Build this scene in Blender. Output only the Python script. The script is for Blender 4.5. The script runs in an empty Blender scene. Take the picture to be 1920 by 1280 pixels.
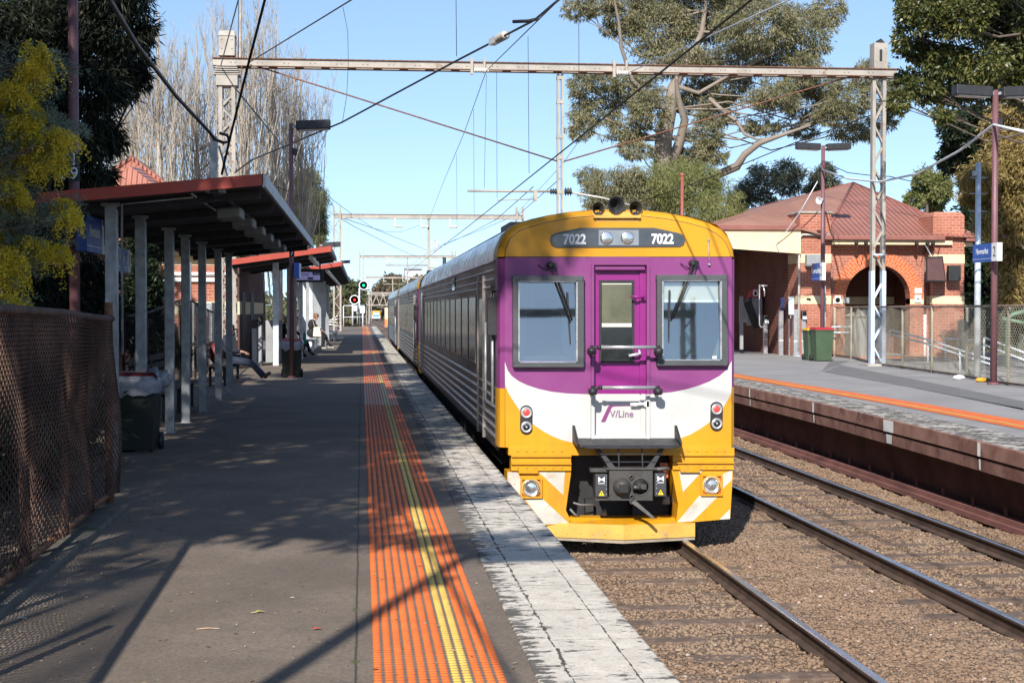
import bpy, bmesh, math, random
import numpy as np
from mathutils import Vector, Matrix
rnd = random.Random(7); rng = np.random.default_rng(7)
S = bpy.context.scene; COL = S.collection
PI = math.pi; R_ = math.radians

# ------------------------------------------------------------------ camera
FPX = 2800.0; CH = 1.66
_p = math.atan(60/FPX); _y = math.atan(282/FPX*math.cos(_p))
_s, _c = math.sin(_y), math.cos(_y)
FW = Vector((_s*math.cos(_p), _c*math.cos(_p), -math.sin(_p)))
RT = Vector((_c, -_s, 0)); UP = RT.cross(FW)
cd = bpy.data.cameras.new('camera'); cam = bpy.data.objects.new('camera', cd); COL.objects.link(cam)
cd.sensor_width = 36; cd.lens = FPX/1920*36; cd.clip_end = 3000; cd.clip_start = .1
cam.matrix_world = Matrix(((RT.x, UP.x, -FW.x, 0), (RT.y, UP.y, -FW.y, 0), (RT.z, UP.z, -FW.z, CH), (0, 0, 0, 1)))
S.camera = cam

def at(px, py, Y, dy=0.0):
    """world point in the vertical plane at distance Y along the platform"""
    d = FW + RT*((px-960)/FPX) + UP*((640-py)/FPX)
    t = Y/d.y
    return Vector((d.x*t, Y+dy, CH+d.z*t))
def onz(px, py, Z=0.0):
    d = FW + RT*((px-960)/FPX) + UP*((640-py)/FPX)
    t = (Z-CH)/d.z
    return Vector((d.x*t, d.y*t, Z))

# ------------------------------------------------------------------ naming
def tag(o, label=None, cat=None, group=None, kind=None):
    if label: o['label'] = label
    if cat: o['category'] = cat
    if group: o['group'] = group
    if kind: o['kind'] = kind
    return o
def thing(name, label, cat, loc=(0, 0, 0), group=None):
    o = bpy.data.objects.new(name, None); COL.objects.link(o); o.location = loc
    o.empty_display_size = .1
    return tag(o, label, cat, group)
def wloc(o):
    v = Vector((0, 0, 0))
    while o is not None: v += o.location; o = o.parent
    return v
def copy_tree(o, loc=None, label=None, rz=None, parent=None):
    c = o.copy(); COL.objects.link(c)
    if parent is not None: c.parent = parent
    if loc is not None: c.location = loc
    if rz is not None: c.rotation_euler = (0, 0, rz)
    if label: c['label'] = label
    for ch in list(o.children): copy_tree(ch, parent=c)
    return c

# ------------------------------------------------------------------ mesh builder
def V(*a): return Vector(a)
class MB:
    def __init__(s): s.v = []; s.f = []; s.m = []; s.sm = []
    def add(s, vs, fs, mi=0, smooth=False):
        n = len(s.v); s.v += [tuple(v) for v in vs]
        for f in fs:
            s.f.append(tuple(i+n for i in f)); s.m.append(mi); s.sm.append(smooth)
        return s
    def box(s, x0, x1, y0, y1, z0, z1, mi=0):
        return s.add([(x0, y0, z0), (x1, y0, z0), (x1, y1, z0), (x0, y1, z0), (x0, y0, z1), (x1, y0, z1), (x1, y1, z1), (x0, y1, z1)],
              [(0, 3, 2, 1), (4, 5, 6, 7), (0, 1, 5, 4), (1, 2, 6, 5), (2, 3, 7, 6), (3, 0, 4, 7)], mi)
    def hexa(s, a, b, mi=0):
        """two quads (lists of four points) joined into a solid"""
        return s.add(list(a)+list(b), [(0, 3, 2, 1), (4, 5, 6, 7), (0, 1, 5, 4), (1, 2, 6, 5), (2, 3, 7, 6), (3, 0, 4, 7)], mi)
    def bar(s, p, q, w, h, mi=0, up=(0, 0, 1)):
        p = Vector(p); q = Vector(q); d = (q-p).normalized(); u = Vector(up)
        if abs(d.dot(u)) > .98: u = Vector((0, 1, 0))
        r = d.cross(u).normalized(); u = r.cross(d).normalized()
        r = r*(w/2); u = u*(h/2)
        return s.hexa([p-r-u, p+r-u, p+r+u, p-r+u], [q-r-u, q+r-u, q+r+u, q-r+u], mi)
    def tube(s, pts, r, n=8, mi=0, caps=True, smooth=True):
        P = [Vector(p) for p in pts]; k = len(P)
        rr = list(r) if isinstance(r, (list, tuple)) else [r]*k
        d0 = (P[1]-P[0]).normalized(); u = Vector((0, 0, 1)) if abs(d0.z) < .9 else Vector((1, 0, 0))
        u = (u-d0*u.dot(d0)).normalized(); vs = []
        for i in range(k):
            d = (P[min(i+1, k-1)]-P[max(i-1, 0)])
            d = d.normalized() if d.length > 1e-9 else d0
            u = (u-d*u.dot(d)); u = u.normalized() if u.length > 1e-6 else d.orthogonal().normalized()
            w = d.cross(u)
            for j in range(n):
                a = 2*PI*j/n; vs.append(P[i]+(u*math.cos(a)+w*math.sin(a))*rr[i])
        fs = [(i*n+j, i*n+(j+1) % n, (i+1)*n+(j+1) % n, (i+1)*n+j) for i in range(k-1) for j in range(n)]
        s.add(vs, fs, mi, smooth)
        if caps: s.add(vs[:n], [tuple(range(n))[::-1]], mi); s.add(vs[-n:], [tuple(range(n))], mi)
        return s
    def prism(s, poly, ext, mi=0, mi_side=None):
        n = len(poly); P = [Vector(p) for p in poly]; e = Vector(ext)
        s.add(P+[p+e for p in P], [tuple(range(n))[::-1], tuple(range(n, 2*n))], mi)
        s.add(P+[p+e for p in P], [(i, (i+1) % n, n+(i+1) % n, n+i) for i in range(n)], mi if mi_side is None else mi_side)
        return s
    def lathe(s, c, axis, prof, n=16, mi=0, smooth=True):
        c = Vector(c); a = Vector(axis).normalized(); u = a.orthogonal().normalized(); w = a.cross(u); vs = []
        for r, h in prof:
            for j in range(n):
                t = 2*PI*j/n; vs.append(c+a*h+(u*math.cos(t)+w*math.sin(t))*r)
        k = len(prof)
        s.add(vs, [(i*n+j, i*n+(j+1) % n, (i+1)*n+(j+1) % n, (i+1)*n+j) for i in range(k-1) for j in range(n)], mi, smooth)
        if prof[0][0] > 1e-5: s.add(vs[:n], [tuple(range(n))[::-1]], mi)
        if prof[-1][0] > 1e-5: s.add(vs[-n:], [tuple(range(n))], mi)
        return s
    def ball(s, c, r, n=10, mi=0, sc=(1, 1, 1)):
        c = Vector(c); vs = []; k = max(4, n//2)
        for i in range(k+1):
            ph = PI*i/k
            for j in range(n):
                t = 2*PI*j/n
                vs.append(c+Vector((r*sc[0]*math.sin(ph)*math.cos(t), r*sc[1]*math.sin(ph)*math.sin(t), r*sc[2]*math.cos(ph))))
        return s.add(vs, [(i*n+j, (i+1)*n+j, (i+1)*n+(j+1) % n, i*n+(j+1) % n) for i in range(k) for j in range(n)], mi, True)
    def sheet(s, rows, mi=0, smooth=False):
        """rows: list of equal-length point rows"""
        n = len(rows[0]); vs = [p for r in rows for p in r]
        return s.add(vs, [(i*n+j, i*n+j+1, (i+1)*n+j+1, (i+1)*n+j) for i in range(len(rows)-1) for j in range(n-1)], mi, smooth)
    def build(s, name, mats, parent=None, bevel=0, normals=True):
        me = bpy.data.meshes.new(name); me.from_pydata(s.v, [], s.f)
        for m in (mats if isinstance(mats, (list, tuple)) else [mats]): me.materials.append(m)
        me.polygons.foreach_set('material_index', s.m); me.polygons.foreach_set('use_smooth', s.sm)
        bm = bmesh.new(); bm.from_mesh(me); bmesh.ops.remove_doubles(bm, verts=bm.verts, dist=1e-5)
        if normals: bmesh.ops.recalc_face_normals(bm, faces=bm.faces)
        bm.to_mesh(me); bm.free(); me.update()
        return link(name, me, parent, bevel)
def link(name, me, parent=None, bevel=0):
    o = bpy.data.objects.new(name, me); COL.objects.link(o)
    if parent is not None: o.parent = parent; o.location = -wloc(parent)
    if bevel:
        b = o.modifiers.new('bevel', 'BEVEL'); b.width = bevel; b.segments = 2; b.limit_method = 'ANGLE'; b.angle_limit = R_(40)
    return o
def np_mesh(name, verts, faces, mats, parent=None, mi=None, smooth=False):
    """verts (N,3), faces (M,k)"""
    me = bpy.data.meshes.new(name); k = faces.shape[1]; M = len(faces)
    me.vertices.add(len(verts)); me.vertices.foreach_set('co', np.ascontiguousarray(verts, np.float32).ravel())
    me.loops.add(M*k); me.loops.foreach_set('vertex_index', np.ascontiguousarray(faces, np.int32).ravel())
    me.polygons.add(M); me.polygons.foreach_set('loop_start', np.arange(0, M*k, k, dtype=np.int32))
    for m in (mats if isinstance(mats, (list, tuple)) else [mats]): me.materials.append(m)
    if mi is not None: me.polygons.foreach_set('material_index', np.asarray(mi, np.int32))
    if smooth: me.polygons.foreach_set('use_smooth', np.ones(M, bool))
    me.update(calc_edges=True); me.validate()
    return link(name, me, parent)

# ------------------------------------------------------------------ materials
class NT:
    def __init__(s, name):
        s.m = bpy.data.materials.new(name); s.m.use_nodes = True; s.t = s.m.node_tree; s.t.nodes.clear()
        s.out = s.n('ShaderNodeOutputMaterial'); s.pos = s.n('ShaderNodeNewGeometry').outputs['Position']
    def n(s, t, **kw):
        x = s.t.nodes.new(t)
        for k, v in kw.items(): setattr(x, k, v)
        return x
    def put(s, sock, v):
        if v is None: return
        if isinstance(v, bpy.types.NodeSocket): s.t.links.new(v, sock)
        else:
            if sock.type == 'RGBA' and len(v) == 3: v = (*v, 1)
            sock.default_value = v
    def math(s, op, a, b=None, c=None, clamp=False):
        x = s.n('ShaderNodeMath', operation=op, use_clamp=clamp)
        s.put(x.inputs[0], a); s.put(x.inputs[1], b); s.put(x.inputs[2], c); return x.outputs[0]
    def mapv(s, scale, v=None):
        x = s.n('ShaderNodeMapping'); s.put(x.inputs['Vector'], v or s.pos); s.put(x.inputs['Scale'], scale); return x.outputs[0]
    def noise(s, scale, detail=4, rough=.55, v=None, dist=0):
        x = s.n('ShaderNodeTexNoise'); s.put(x.inputs['Vector'], v or s.pos); s.put(x.inputs['Scale'], scale)
        s.put(x.inputs['Detail'], detail); s.put(x.inputs['Roughness'], rough); s.put(x.inputs['Distortion'], dist); return x.outputs[0]
    def voro(s, scale, v=None, feature='F1', out='Distance'):
        x = s.n('ShaderNodeTexVoronoi', feature=feature); s.put(x.inputs['Vector'], v or s.pos); s.put(x.inputs['Scale'], scale); return x.outputs[out]
    def ramp(s, f, a, b, lo=0., hi=1.):
        """smooth step of f between a and b to lo..hi"""
        x = s.n('ShaderNodeMapRange', interpolation_type='SMOOTHSTEP'); s.put(x.inputs[0], f)
        for i, v in enumerate((a, b, lo, hi)): s.put(x.inputs[i+1], v)
        return x.outputs[0]
    def mix(s, f, a, b):
        x = s.n('ShaderNodeMix', data_type='RGBA'); s.put(x.inputs[0], f); s.put(x.inputs[6], a); s.put(x.inputs[7], b); return x.outputs[2]
    def xyz(s):
        x = s.n('ShaderNodeSeparateXYZ'); s.put(x.inputs[0], s.pos); return x.outputs
    def comb(s, x, y, z=0.):
        c = s.n('ShaderNodeCombineXYZ'); s.put(c.inputs[0], x); s.put(c.inputs[1], y); s.put(c.inputs[2], z); return c.outputs[0]
    def bump(s, h, strength=.3, dist=.01):
        b = s.n('ShaderNodeBump'); s.put(b.inputs['Strength'], strength); s.put(b.inputs['Distance'], dist); s.put(b.inputs['Height'], h); return b.outputs[0]
    def bsdf(s, col, rough=.6, metal=0., normal=None, spec=.5, **kw):
        b = s.n('ShaderNodeBsdfPrincipled'); s.put(b.inputs['Base Color'], col); s.put(b.inputs['Roughness'], rough)
        s.put(b.inputs['Metallic'], metal); s.put(b.inputs['Specular IOR Level'], spec)
        if normal is not None: s.put(b.inputs['Normal'], normal)
        for k, v in kw.items(): s.put(b.inputs[k.replace('_', ' ')], v)
        s.t.links.new(b.outputs[0], s.out.inputs[0]); return b
def C3(c, k): return tuple(min(1, max(0, v*k)) for v in c)
def mat(name, col, rough=.6, metal=0., var=.15, vs=5., bump=.15, bs=90., col2=None, spec=.5, dirt=None, **kw):
    t = NT(name); f = t.noise(vs, 5)
    c = t.mix(t.ramp(f, .3, .7), C3(col, 1-var), col2 or C3(col, 1+var))
    if dirt:   # (colour, threshold, scale): patches of dirt or wear with a shape of their own
        c = t.mix(t.ramp(t.noise(dirt[2], 6, .65), dirt[1], dirt[1]+.12), c, dirt[0])
    nb = t.bump(t.noise(bs, 3), bump, .01) if bump else None
    t.bsdf(c, t.ramp(t.noise(vs*2.3, 3), .2, .8, max(.03, rough-.1), min(1, rough+.1)), metal, nb, spec, **kw)
    return t.m
def paint_mat(name, col, grime, amount=.45, rough=.38):
    """vehicle paint with brake dust runs and road dirt low down"""
    t = NT(name); Z = t.xyz()[2]
    c = t.mix(t.ramp(t.noise(1.6, 5), .3, .7), C3(col, .93), C3(col, 1.06))
    run = t.ramp(t.noise(1., 7, .62, t.mapv((11, 11, 1.1))), .5, .78, 0, amount); spot = t.ramp(t.noise(7, 8, .7), .56, .72, 0, amount*.8)
    low = t.math('MULTIPLY', t.ramp(Z, .75, -.75, .25, 1.), t.math('MAXIMUM', run, spot)); c = t.mix(low, c, grime)
    c = t.mix(t.ramp(t.noise(70, 2), .68, .76, 0, .35), c, grime)
    t.bsdf(c, t.ramp(t.noise(3, 6), .3, .7, rough-.1, rough+.14), 0, t.bump(t.math('ADD', t.noise(2.2, 2), t.math('MULTIPLY', t.noise(40, 2), .05)), .06, .03), .4); return t.m
def glow(name, col, strength):
    t = NT(name); t.bsdf(col, .3, Emission_Color=col, Emission_Strength=strength); return t.m
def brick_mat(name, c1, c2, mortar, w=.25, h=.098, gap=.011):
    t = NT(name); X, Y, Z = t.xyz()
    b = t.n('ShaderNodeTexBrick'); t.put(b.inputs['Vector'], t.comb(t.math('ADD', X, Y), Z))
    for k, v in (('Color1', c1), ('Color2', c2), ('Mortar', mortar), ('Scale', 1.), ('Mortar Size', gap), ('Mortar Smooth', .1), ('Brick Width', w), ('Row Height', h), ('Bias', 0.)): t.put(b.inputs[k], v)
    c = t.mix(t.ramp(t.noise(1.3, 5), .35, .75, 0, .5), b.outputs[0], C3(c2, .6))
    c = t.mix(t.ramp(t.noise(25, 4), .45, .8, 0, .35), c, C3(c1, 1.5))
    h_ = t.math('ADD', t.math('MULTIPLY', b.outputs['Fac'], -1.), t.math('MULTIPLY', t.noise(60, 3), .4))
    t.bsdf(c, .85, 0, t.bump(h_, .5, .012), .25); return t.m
def corr_mat(name, col, axis, pitch=.1, rough=.45, dirt=None):
    """corrugated sheet: ribs across the given axis"""
    t = NT(name); A = t.xyz()[axis]
    w = t.math('SINE', t.math('MULTIPLY', A, 2*PI/pitch))
    c = t.mix(t.ramp(t.noise(.8, 5), .3, .75), C3(col, .82), C3(col, 1.15))
    c = t.mix(t.ramp(t.noise(9, 5), .55, .75, 0, .45), c, dirt or C3(col, .55))
    t.bsdf(c, rough, 0, t.bump(w, 1., pitch*.18), .4); return t.m
def leaf_mat(name, cols, trans=.35, rough=.5):
    t = NT(name); g = t.n('ShaderNodeNewGeometry'); r = g.outputs['Random Per Island']
    c = t.mix(t.ramp(r, 0., .6), cols[0], cols[1]); c = t.mix(t.ramp(r, .75, 1.), c, cols[2])
    c = t.mix(t.ramp(t.noise(.7, 2), .35, .65, 0, .5), c, cols[3] if len(cols) > 3 else cols[0])
    b = t.bsdf(c, rough, 0, None, .35); tr = t.n('ShaderNodeBsdfTranslucent'); t.put(tr.inputs[0], c)
    mx = t.n('ShaderNodeMixShader'); t.put(mx.inputs[0], trans)
    t.t.links.new(b.outputs[0], mx.inputs[1]); t.t.links.new(tr.outputs[0], mx.inputs[2]); t.t.links.new(mx.outputs[0], t.out.inputs[0])
    return t.m

M = {}
M['galv'] = mat('galvanised', (.33, .35, .37), .45, .35, .22, 9, .1, 60, dirt=((.26, .28, .3), .58, 3))
M['galv_pale'] = mat('galvanised_pale', (.6, .64, .68), .45, .3, .15, 7, .08, 60)
M['steel_beam'] = mat('painted_steel', (.34, .305, .265), .6, .1, .15, 2, .1, 40, dirt=((.23, .12, .07), .6, 3))
M['steel_blue'] = mat('blue_grey_paint', (.5, .58, .7), .55, .1, .12, 3, .08, 40, dirt=((.38, .4, .42), .62, 4))
M['rust'] = mat('rust', (.17, .075, .045), .85, .1, .35, 12, .5, 120, col2=(.26, .12, .065))
M['rust_dark'] = mat('rust_dark', (.06, .036, .03), .8, .2, .3, 6, .2, 90, col2=(.1, .055, .04))
M['maroon'] = mat('maroon_paint', (.17, .075, .085), .5, 0, .12, 3, .08, 50)
M['dark_metal'] = mat('dark_metal', (.03, .03, .034), .5, .3, .2, 8, .1, 70)
M['black'] = mat('black_rubber', (.018, .018, .02), .6, 0, .2, 8, .1, 70)
M['wire'] = mat('wire', (.03, .03, .033), .5, .3, .1, 3, 0)
M['wire_pale'] = mat('pale_cable', (.75, .76, .78), .5, 0, .08, 3, 0)
M['porcelain'] = mat('porcelain', (.5, .47, .42), .35, 0, .15, 8, 0)
M['red_fascia'] = mat('red_fascia', (.36, .045, .025), .5, 0, .1, 2, .06, 40)
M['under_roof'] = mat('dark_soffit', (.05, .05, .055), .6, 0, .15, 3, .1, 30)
M['concrete'] = mat('concrete', (.33, .31, .28), .85, 0, .2, 3, .3, 60, dirt=((.18, .17, .14), .6, 2.2))
M['panel_grey'] = mat('grey_panel', (.28, .29, .3), .7, 0, .12, 2, .1, 30)
M['cream'] = mat('cream_paint', (.72, .58, .36), .7, 0, .08, 2, .06, 40, dirt=((.5, .4, .26), .66, 2))
M['white'] = mat('white_paint', (.8, .8, .79), .5, 0, .05, 3, .04, 40)
M['blue_sign'] = mat('blue_sign', (.03, .1, .42), .4, 0, .08, 3, 0)
M['blue_dark'] = mat('navy_sign', (.02, .03, .1), .4, 0, .1, 3, 0)
M['red_paint'] = mat('red_paint', (.5, .03, .03), .45, 0, .1, 3, 0)
M['bin_green'] = mat('dark_green_plastic', (.035, .06, .035), .5, 0, .12, 3, .06, 40)
M['bin_green2'] = mat('green_plastic', (.05, .085, .045), .5, 0, .12, 3, .06, 40)
M['bin_black'] = mat('black_plastic', (.016, .02, .016), .5, 0, .15, 3, .06, 40)
M['lid_red'] = mat('red_plastic', (.38, .022, .035), .45, 0, .1, 3, .04, 40)
M['lid_yellow'] = mat('yellow_plastic', (.75, .38, .02), .45, 0, .1, 3, .04, 40)
M['bag'] = mat('clear_plastic_bag', (.27, .28, .31), .3, 0, .2, 10, .4, 25)
M['timber'] = mat('weathered_timber', (.13, .09, .065), .8, 0, .25, 6, .3, 40)
M['steel_satin'] = mat('satin_steel', (.5, .5, .52), .35, .6, .1, 6, .05, 60)
M['brick'] = brick_mat('red_brick', (.43, .15, .098), (.345, .11, .072), (.47, .325, .235), gap=.009)
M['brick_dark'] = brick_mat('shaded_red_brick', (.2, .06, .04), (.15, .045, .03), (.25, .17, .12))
M['roof_x'] = corr_mat('corrugated_roof', (.345, .145, .105), 0, .19)
M['roof_y'] = corr_mat('corrugated_roof_side', (.37, .185, .135), 1, .09)
M['roof_left'] = corr_mat('terracotta_sheet_roof', (.42, .17, .12), 0, .16)
M['gutter'] = mat('brown_gutter', (.25, .095, .075), .5, 0, .12, 2, .05, 40)
M['bark'] = mat('brown_bark', (.12, .09, .07), .9, 0, .3, 4, .6, 25)
M['bark_pale'] = mat('pale_bark', (.36, .3, .245), .8, 0, .3, 1.2, .4, 15, col2=(.2, .16, .125))
M['bark_grey'] = mat('grey_twigs', (.4, .335, .27), .85, 0, .2, 2, 0, col2=(.5, .43, .35))
M['glass_dark'] = mat('dark_glass', (.012, .014, .016), .06, 0, .2, 3, 0, spec=.6)
def txt(name, s, p, size, m, parent, right=(1, 0, 0), up=(0, 0, 1), align='CENTER', sx=1., ext=.0015, bold=0.):
    c = bpy.data.curves.new(name, 'FONT'); c.body = s; c.size = size; c.align_x = align; c.align_y = 'CENTER'; c.extrude = ext; c.offset = bold
    r = Vector(right).normalized(); u = Vector(up).normalized(); n = r.cross(u)
    o0 = bpy.data.objects.new('tmp', c)
    dg = bpy.context.evaluated_depsgraph_get()
    me = bpy.data.meshes.new_from_object(o0); bpy.data.objects.remove(o0)
    Mx = Matrix(((r.x, u.x, n.x, p[0]), (r.y, u.y, n.y, p[1]), (r.z, u.z, n.z, p[2]), (0, 0, 0, 1)))
    me.transform(Mx @ Matrix.Diagonal((sx, 1, 1, 1))); me.materials.clear(); me.materials.append(m)
    return link(name, me, parent)
# ------------------------------------------------------------------ ground, ballast, tracks
t = NT('earth'); c = t.mix(t.ramp(t.noise(.15, 6), .35, .65), (.17, .14, .08), (.07, .09, .035))
t.bsdf(t.mix(t.ramp(t.noise(3, 5), .4, .7), c, (.12, .1, .07)), .95, 0, t.bump(t.noise(4, 5), .5, .1)); M['earth'] = t.m
t = NT('asphalt'); X, Y, Z = t.xyz()
c = t.mix(t.ramp(t.noise(.9, 6, .6), .3, .72), (.155, .12, .09), (.23, .18, .138))
c = t.mix(t.ramp(t.noise(7, 4), .5, .8, 0, .5), c, (.115, .1, .09))
sp = t.voro(95); c = t.mix(t.ramp(sp, .1, .17, 1, 0), c, (.3, .28, .25))
sp2 = t.voro(38); c = t.mix(t.math('MULTIPLY', t.ramp(sp2, .05, .085, 1, 0), t.ramp(t.noise(5, 2), .45, .6)), c, (.55, .5, .4))
c = t.mix(t.ramp(t.voro(60, out='Color'), .2, .9, 0, .35), c, (.07, .062, .057))
crack = t.math('ABSOLUTE', t.math('ADD', t.math('ADD', X, .03), t.math('MULTIPLY', t.math('SUBTRACT', t.noise(1.5, 4), .5), .03)))
c = t.mix(t.ramp(crack, .003, .009, .8, 0), c, (.035, .032, .03))
c = t.mix(t.math('MULTIPLY', t.ramp(crack, .01, .03, 1, 0), t.ramp(t.noise(6, 3), .55, .7)), c, (.09, .1, .03))
t.bsdf(c, .8, 0, t.bump(t.math('ADD', t.noise(160, 2), t.math('MULTIPLY', t.voro(95), .8)), .45, .006), .35); M['asphalt'] = t.m
t = NT('pale_asphalt'); c = t.mix(t.ramp(t.noise(.7, 6, .6), .3, .72), (.245, .232, .225), (.31, .297, .29))
c = t.mix(t.ramp(t.voro(60), .1, .2, 1, 0), c, (.36, .35, .33))
t.bsdf(c, .85, 0, t.bump(t.noise(120, 2), .3, .006), .3); M['asphalt2'] = t.m
M['asphalt_patch'] = mat('patched_asphalt', (.155, .15, .145), .85, 0, .12, 2, .3, 100)
def coping_mat(name, x0, worn, lines):
    t = NT(name); X, Y, Z = t.xyz()
    streak = t.noise(1., 10, .72, t.mapv((7, 16, 7)))
    blot = t.noise(3.4, 8, .68)
    k = t.math('ADD', t.math('MULTIPLY', streak, .65), t.math('MULTIPLY', blot, .35))
    edge = t.ramp(X, x0-.02, x0+.22, worn, .0)                       # paint thinnest along the asphalt side
    far = t.ramp(Y, 9.5, 13, 0, .05)
    k = t.math('ADD', k, t.math('ADD', t.math('ADD', edge, far), t.ramp(X, 1.34, 1.42, 0, .05)))
    dark = t.mix(t.noise(30, 3), (.07, .064, .06), (.16, .145, .13))
    white = t.mix(t.ramp(t.noise(9, 6), .35, .7), (.57, .515, .44), (.72, .66, .575))
    white = t.mix(t.ramp(t.noise(55, 4), .5, .68, 0, .6), white, (.38, .35, .3))
    white = t.mix(t.ramp(t.noise(4.5, 7, .7), .5, .66, 0, .6), white, (.34, .315, .28))
    c = t.mix(t.ramp(k, .556, .598), white, dark)
    g = None
    for i, lx in enumerate(lines):
        d = t.math('ABSOLUTE', t.math('ADD', t.math('SUBTRACT', X, lx), t.math('MULTIPLY', t.math('SUBTRACT', t.noise(3.+i, 8, .75), .5), .07 if i == 0 else .025)))
        w = t.ramp(t.noise(11, 6, .7), .4, .75, .0015, .02 if i == 0 else .009)
        m = t.math('LESS_THAN', d, w); g = m if g is None else t.math('MAXIMUM', g, m)
    fr = t.math('FRACT', t.math('ADD', t.math('MULTIPLY', Y, 1/.74), t.math('MULTIPLY', t.math('SUBTRACT', t.noise(3, 4), .5), .09)))
    j = t.math('MULTIPLY', t.math('MULTIPLY', t.math('LESS_THAN', fr, .014), t.ramp(t.noise(5, 5, .7), .42, .55)), t.math('GREATER_THAN', X, lines[0] if lines else -99))
    g = t.math('MAXIMUM', g, j) if g is not None else j
    c = t.mix(t.math('MULTIPLY', g, .92), c, (.045, .037, .028))
    t.bsdf(c, .85, 0, t.bump(t.math('SUBTRACT', t.math('ADD', t.noise(90, 3), t.math('MULTIPLY', t.noise(12, 4), .8)), g), .45, .008), .3); return t.m
M['coping'] = coping_mat('worn_white_coping', .76, .13, [.94, 1.245])
M['coping2'] = coping_mat('white_coping_far', 7.0, .0, [8.5])
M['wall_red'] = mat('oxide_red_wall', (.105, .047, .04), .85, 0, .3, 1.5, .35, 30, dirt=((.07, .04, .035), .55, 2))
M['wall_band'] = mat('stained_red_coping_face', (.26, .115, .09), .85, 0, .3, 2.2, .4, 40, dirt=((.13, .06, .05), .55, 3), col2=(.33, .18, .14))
M['pipe_red'] = mat('oxide_red_duct', (.2, .085, .075), .8, 0, .2, 2, .2, 40, dirt=((.13, .07, .05), .6, 4))
t = NT('ballast'); vo = t.voro(17, out='Color'); s_ = t.n('ShaderNodeSeparateColor'); t.put(s_.inputs[0], vo)
c = t.mix(s_.outputs[0], (.16, .105, .072), (.27, .19, .135)); c = t.mix(t.ramp(t.noise(.6, 5), .4, .7, 0, .6), c, (.3, .23, .17))
c = t.mix(t.ramp(t.voro(17, feature='DISTANCE_TO_EDGE'), 0, .12, 1, 0), c, (.06, .04, .03))
t.bsdf(c, .95, 0, t.bump(t.math('ADD', t.voro(17), t.noise(40, 3)), .9, .03), .2); M['ballast'] = t.m
t = NT('ballast_stone'); g = t.n('ShaderNodeNewGeometry').outputs['Random Per Island']
c = t.mix(t.ramp(g, 0, .7), (.2, .13, .086), (.265, .178, .122)); c = t.mix(t.ramp(g, .975, 1), c, (.5, .42, .36)); c = t.mix(t.ramp(t.noise(.8, 5), .4, .65, 0, .75), c, (.275, .2, .14))
c = t.mix(t.ramp(t.noise(50, 3), .4, .8, 0, .4), c, (.12, .085, .06))
t.bsdf(c, .95, 0, t.bump(t.noise(90, 2), .4, .006), .2); M['stone'] = t.m
M['sleeper'] = mat('old_sleeper', (.13, .088, .066), .95, 0, .25, 5, .6, 50, dirt=((.24, .17, .125), .52, 8))
t = NT('rail_steel'); X, Y, Z = t.xyz()
t.bsdf(t.mix(t.ramp(t.noise(4, 5), .3, .7), (.055, .036, .028), (.1, .062, .046)), .8, .1, t.bump(t.noise(60, 3), .3, .005)); M['rail_side'] = t.m
M['rail_top'] = mat('rail_running_surface', (.62, .63, .66), .24, .9, .12, 3, .05, 30, spec=.6)

def trk(X, Y):      # far beyond the station the line bends left and falls away
    k = max(0., (Y-190)/310.); return X-1.6*k*k, -1.05-.75*k
gb = MB(); gb.sheet([[(-900, -300, -1.5), (900, -300, -1.5)], [(-900, 60, -1.5), (900, 60, -1.5)], [(-900, 200, -1.55), (900, 200, -1.55)], [(-900, 520, -2.6), (900, 520, -2.6)], [(-900, 1800, -2.6), (900, 1800, -2.6)]])
tag(gb.build('ground', M['earth']), kind='structure')
def grid(x0, x1, nx, y0, y1, ny, zf):
    xs = np.linspace(x0, x1, nx); ys = np.linspace(y0, y1, ny); Xg, Yg = np.meshgrid(xs, ys)
    P = np.stack([Xg, Yg, zf(Xg, Yg)], -1).reshape(-1, 3); i = np.arange((nx-1)*(ny-1)); r = i//(nx-1); q = i % (nx-1); a = r*nx+q
    return P, np.stack([a, a+1, a+nx+1, a+nx], -1)
def bal(Xg, Yg):
    h = -1.235+.012*np.sin(Xg*5.1+Yg*3.3)+.012*np.sin(Yg*7.7-Xg*2.1)+.01*np.sin(Yg*2.1+1.3)
    mid = np.exp(-((Xg-4.72)/.45)**2)*.05; return h+mid-.06*np.clip(1-(Xg-1)/.7, 0, 1)
P, Fc = grid(.9, 9.0, 80, -6, 46, 400, bal); o = np_mesh('ballast', P, Fc, M['ballast'], smooth=True); tag(o, kind='structure')
fb = MB(); rows = []
for Yv in (46, 120, 190, 250, 310, 370, 430, 500, 620):
    a, z = trk(.9, Yv); b, _ = trk(9., Yv); rows.append([(a-(.0 if Yv < 150 else 2), Yv, z-.185), (b+(.0 if Yv < 150 else 2), Yv, z-.185)])
tag(fb.sheet(rows).build('trackbed', M['ballast']), kind='structure')
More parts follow.
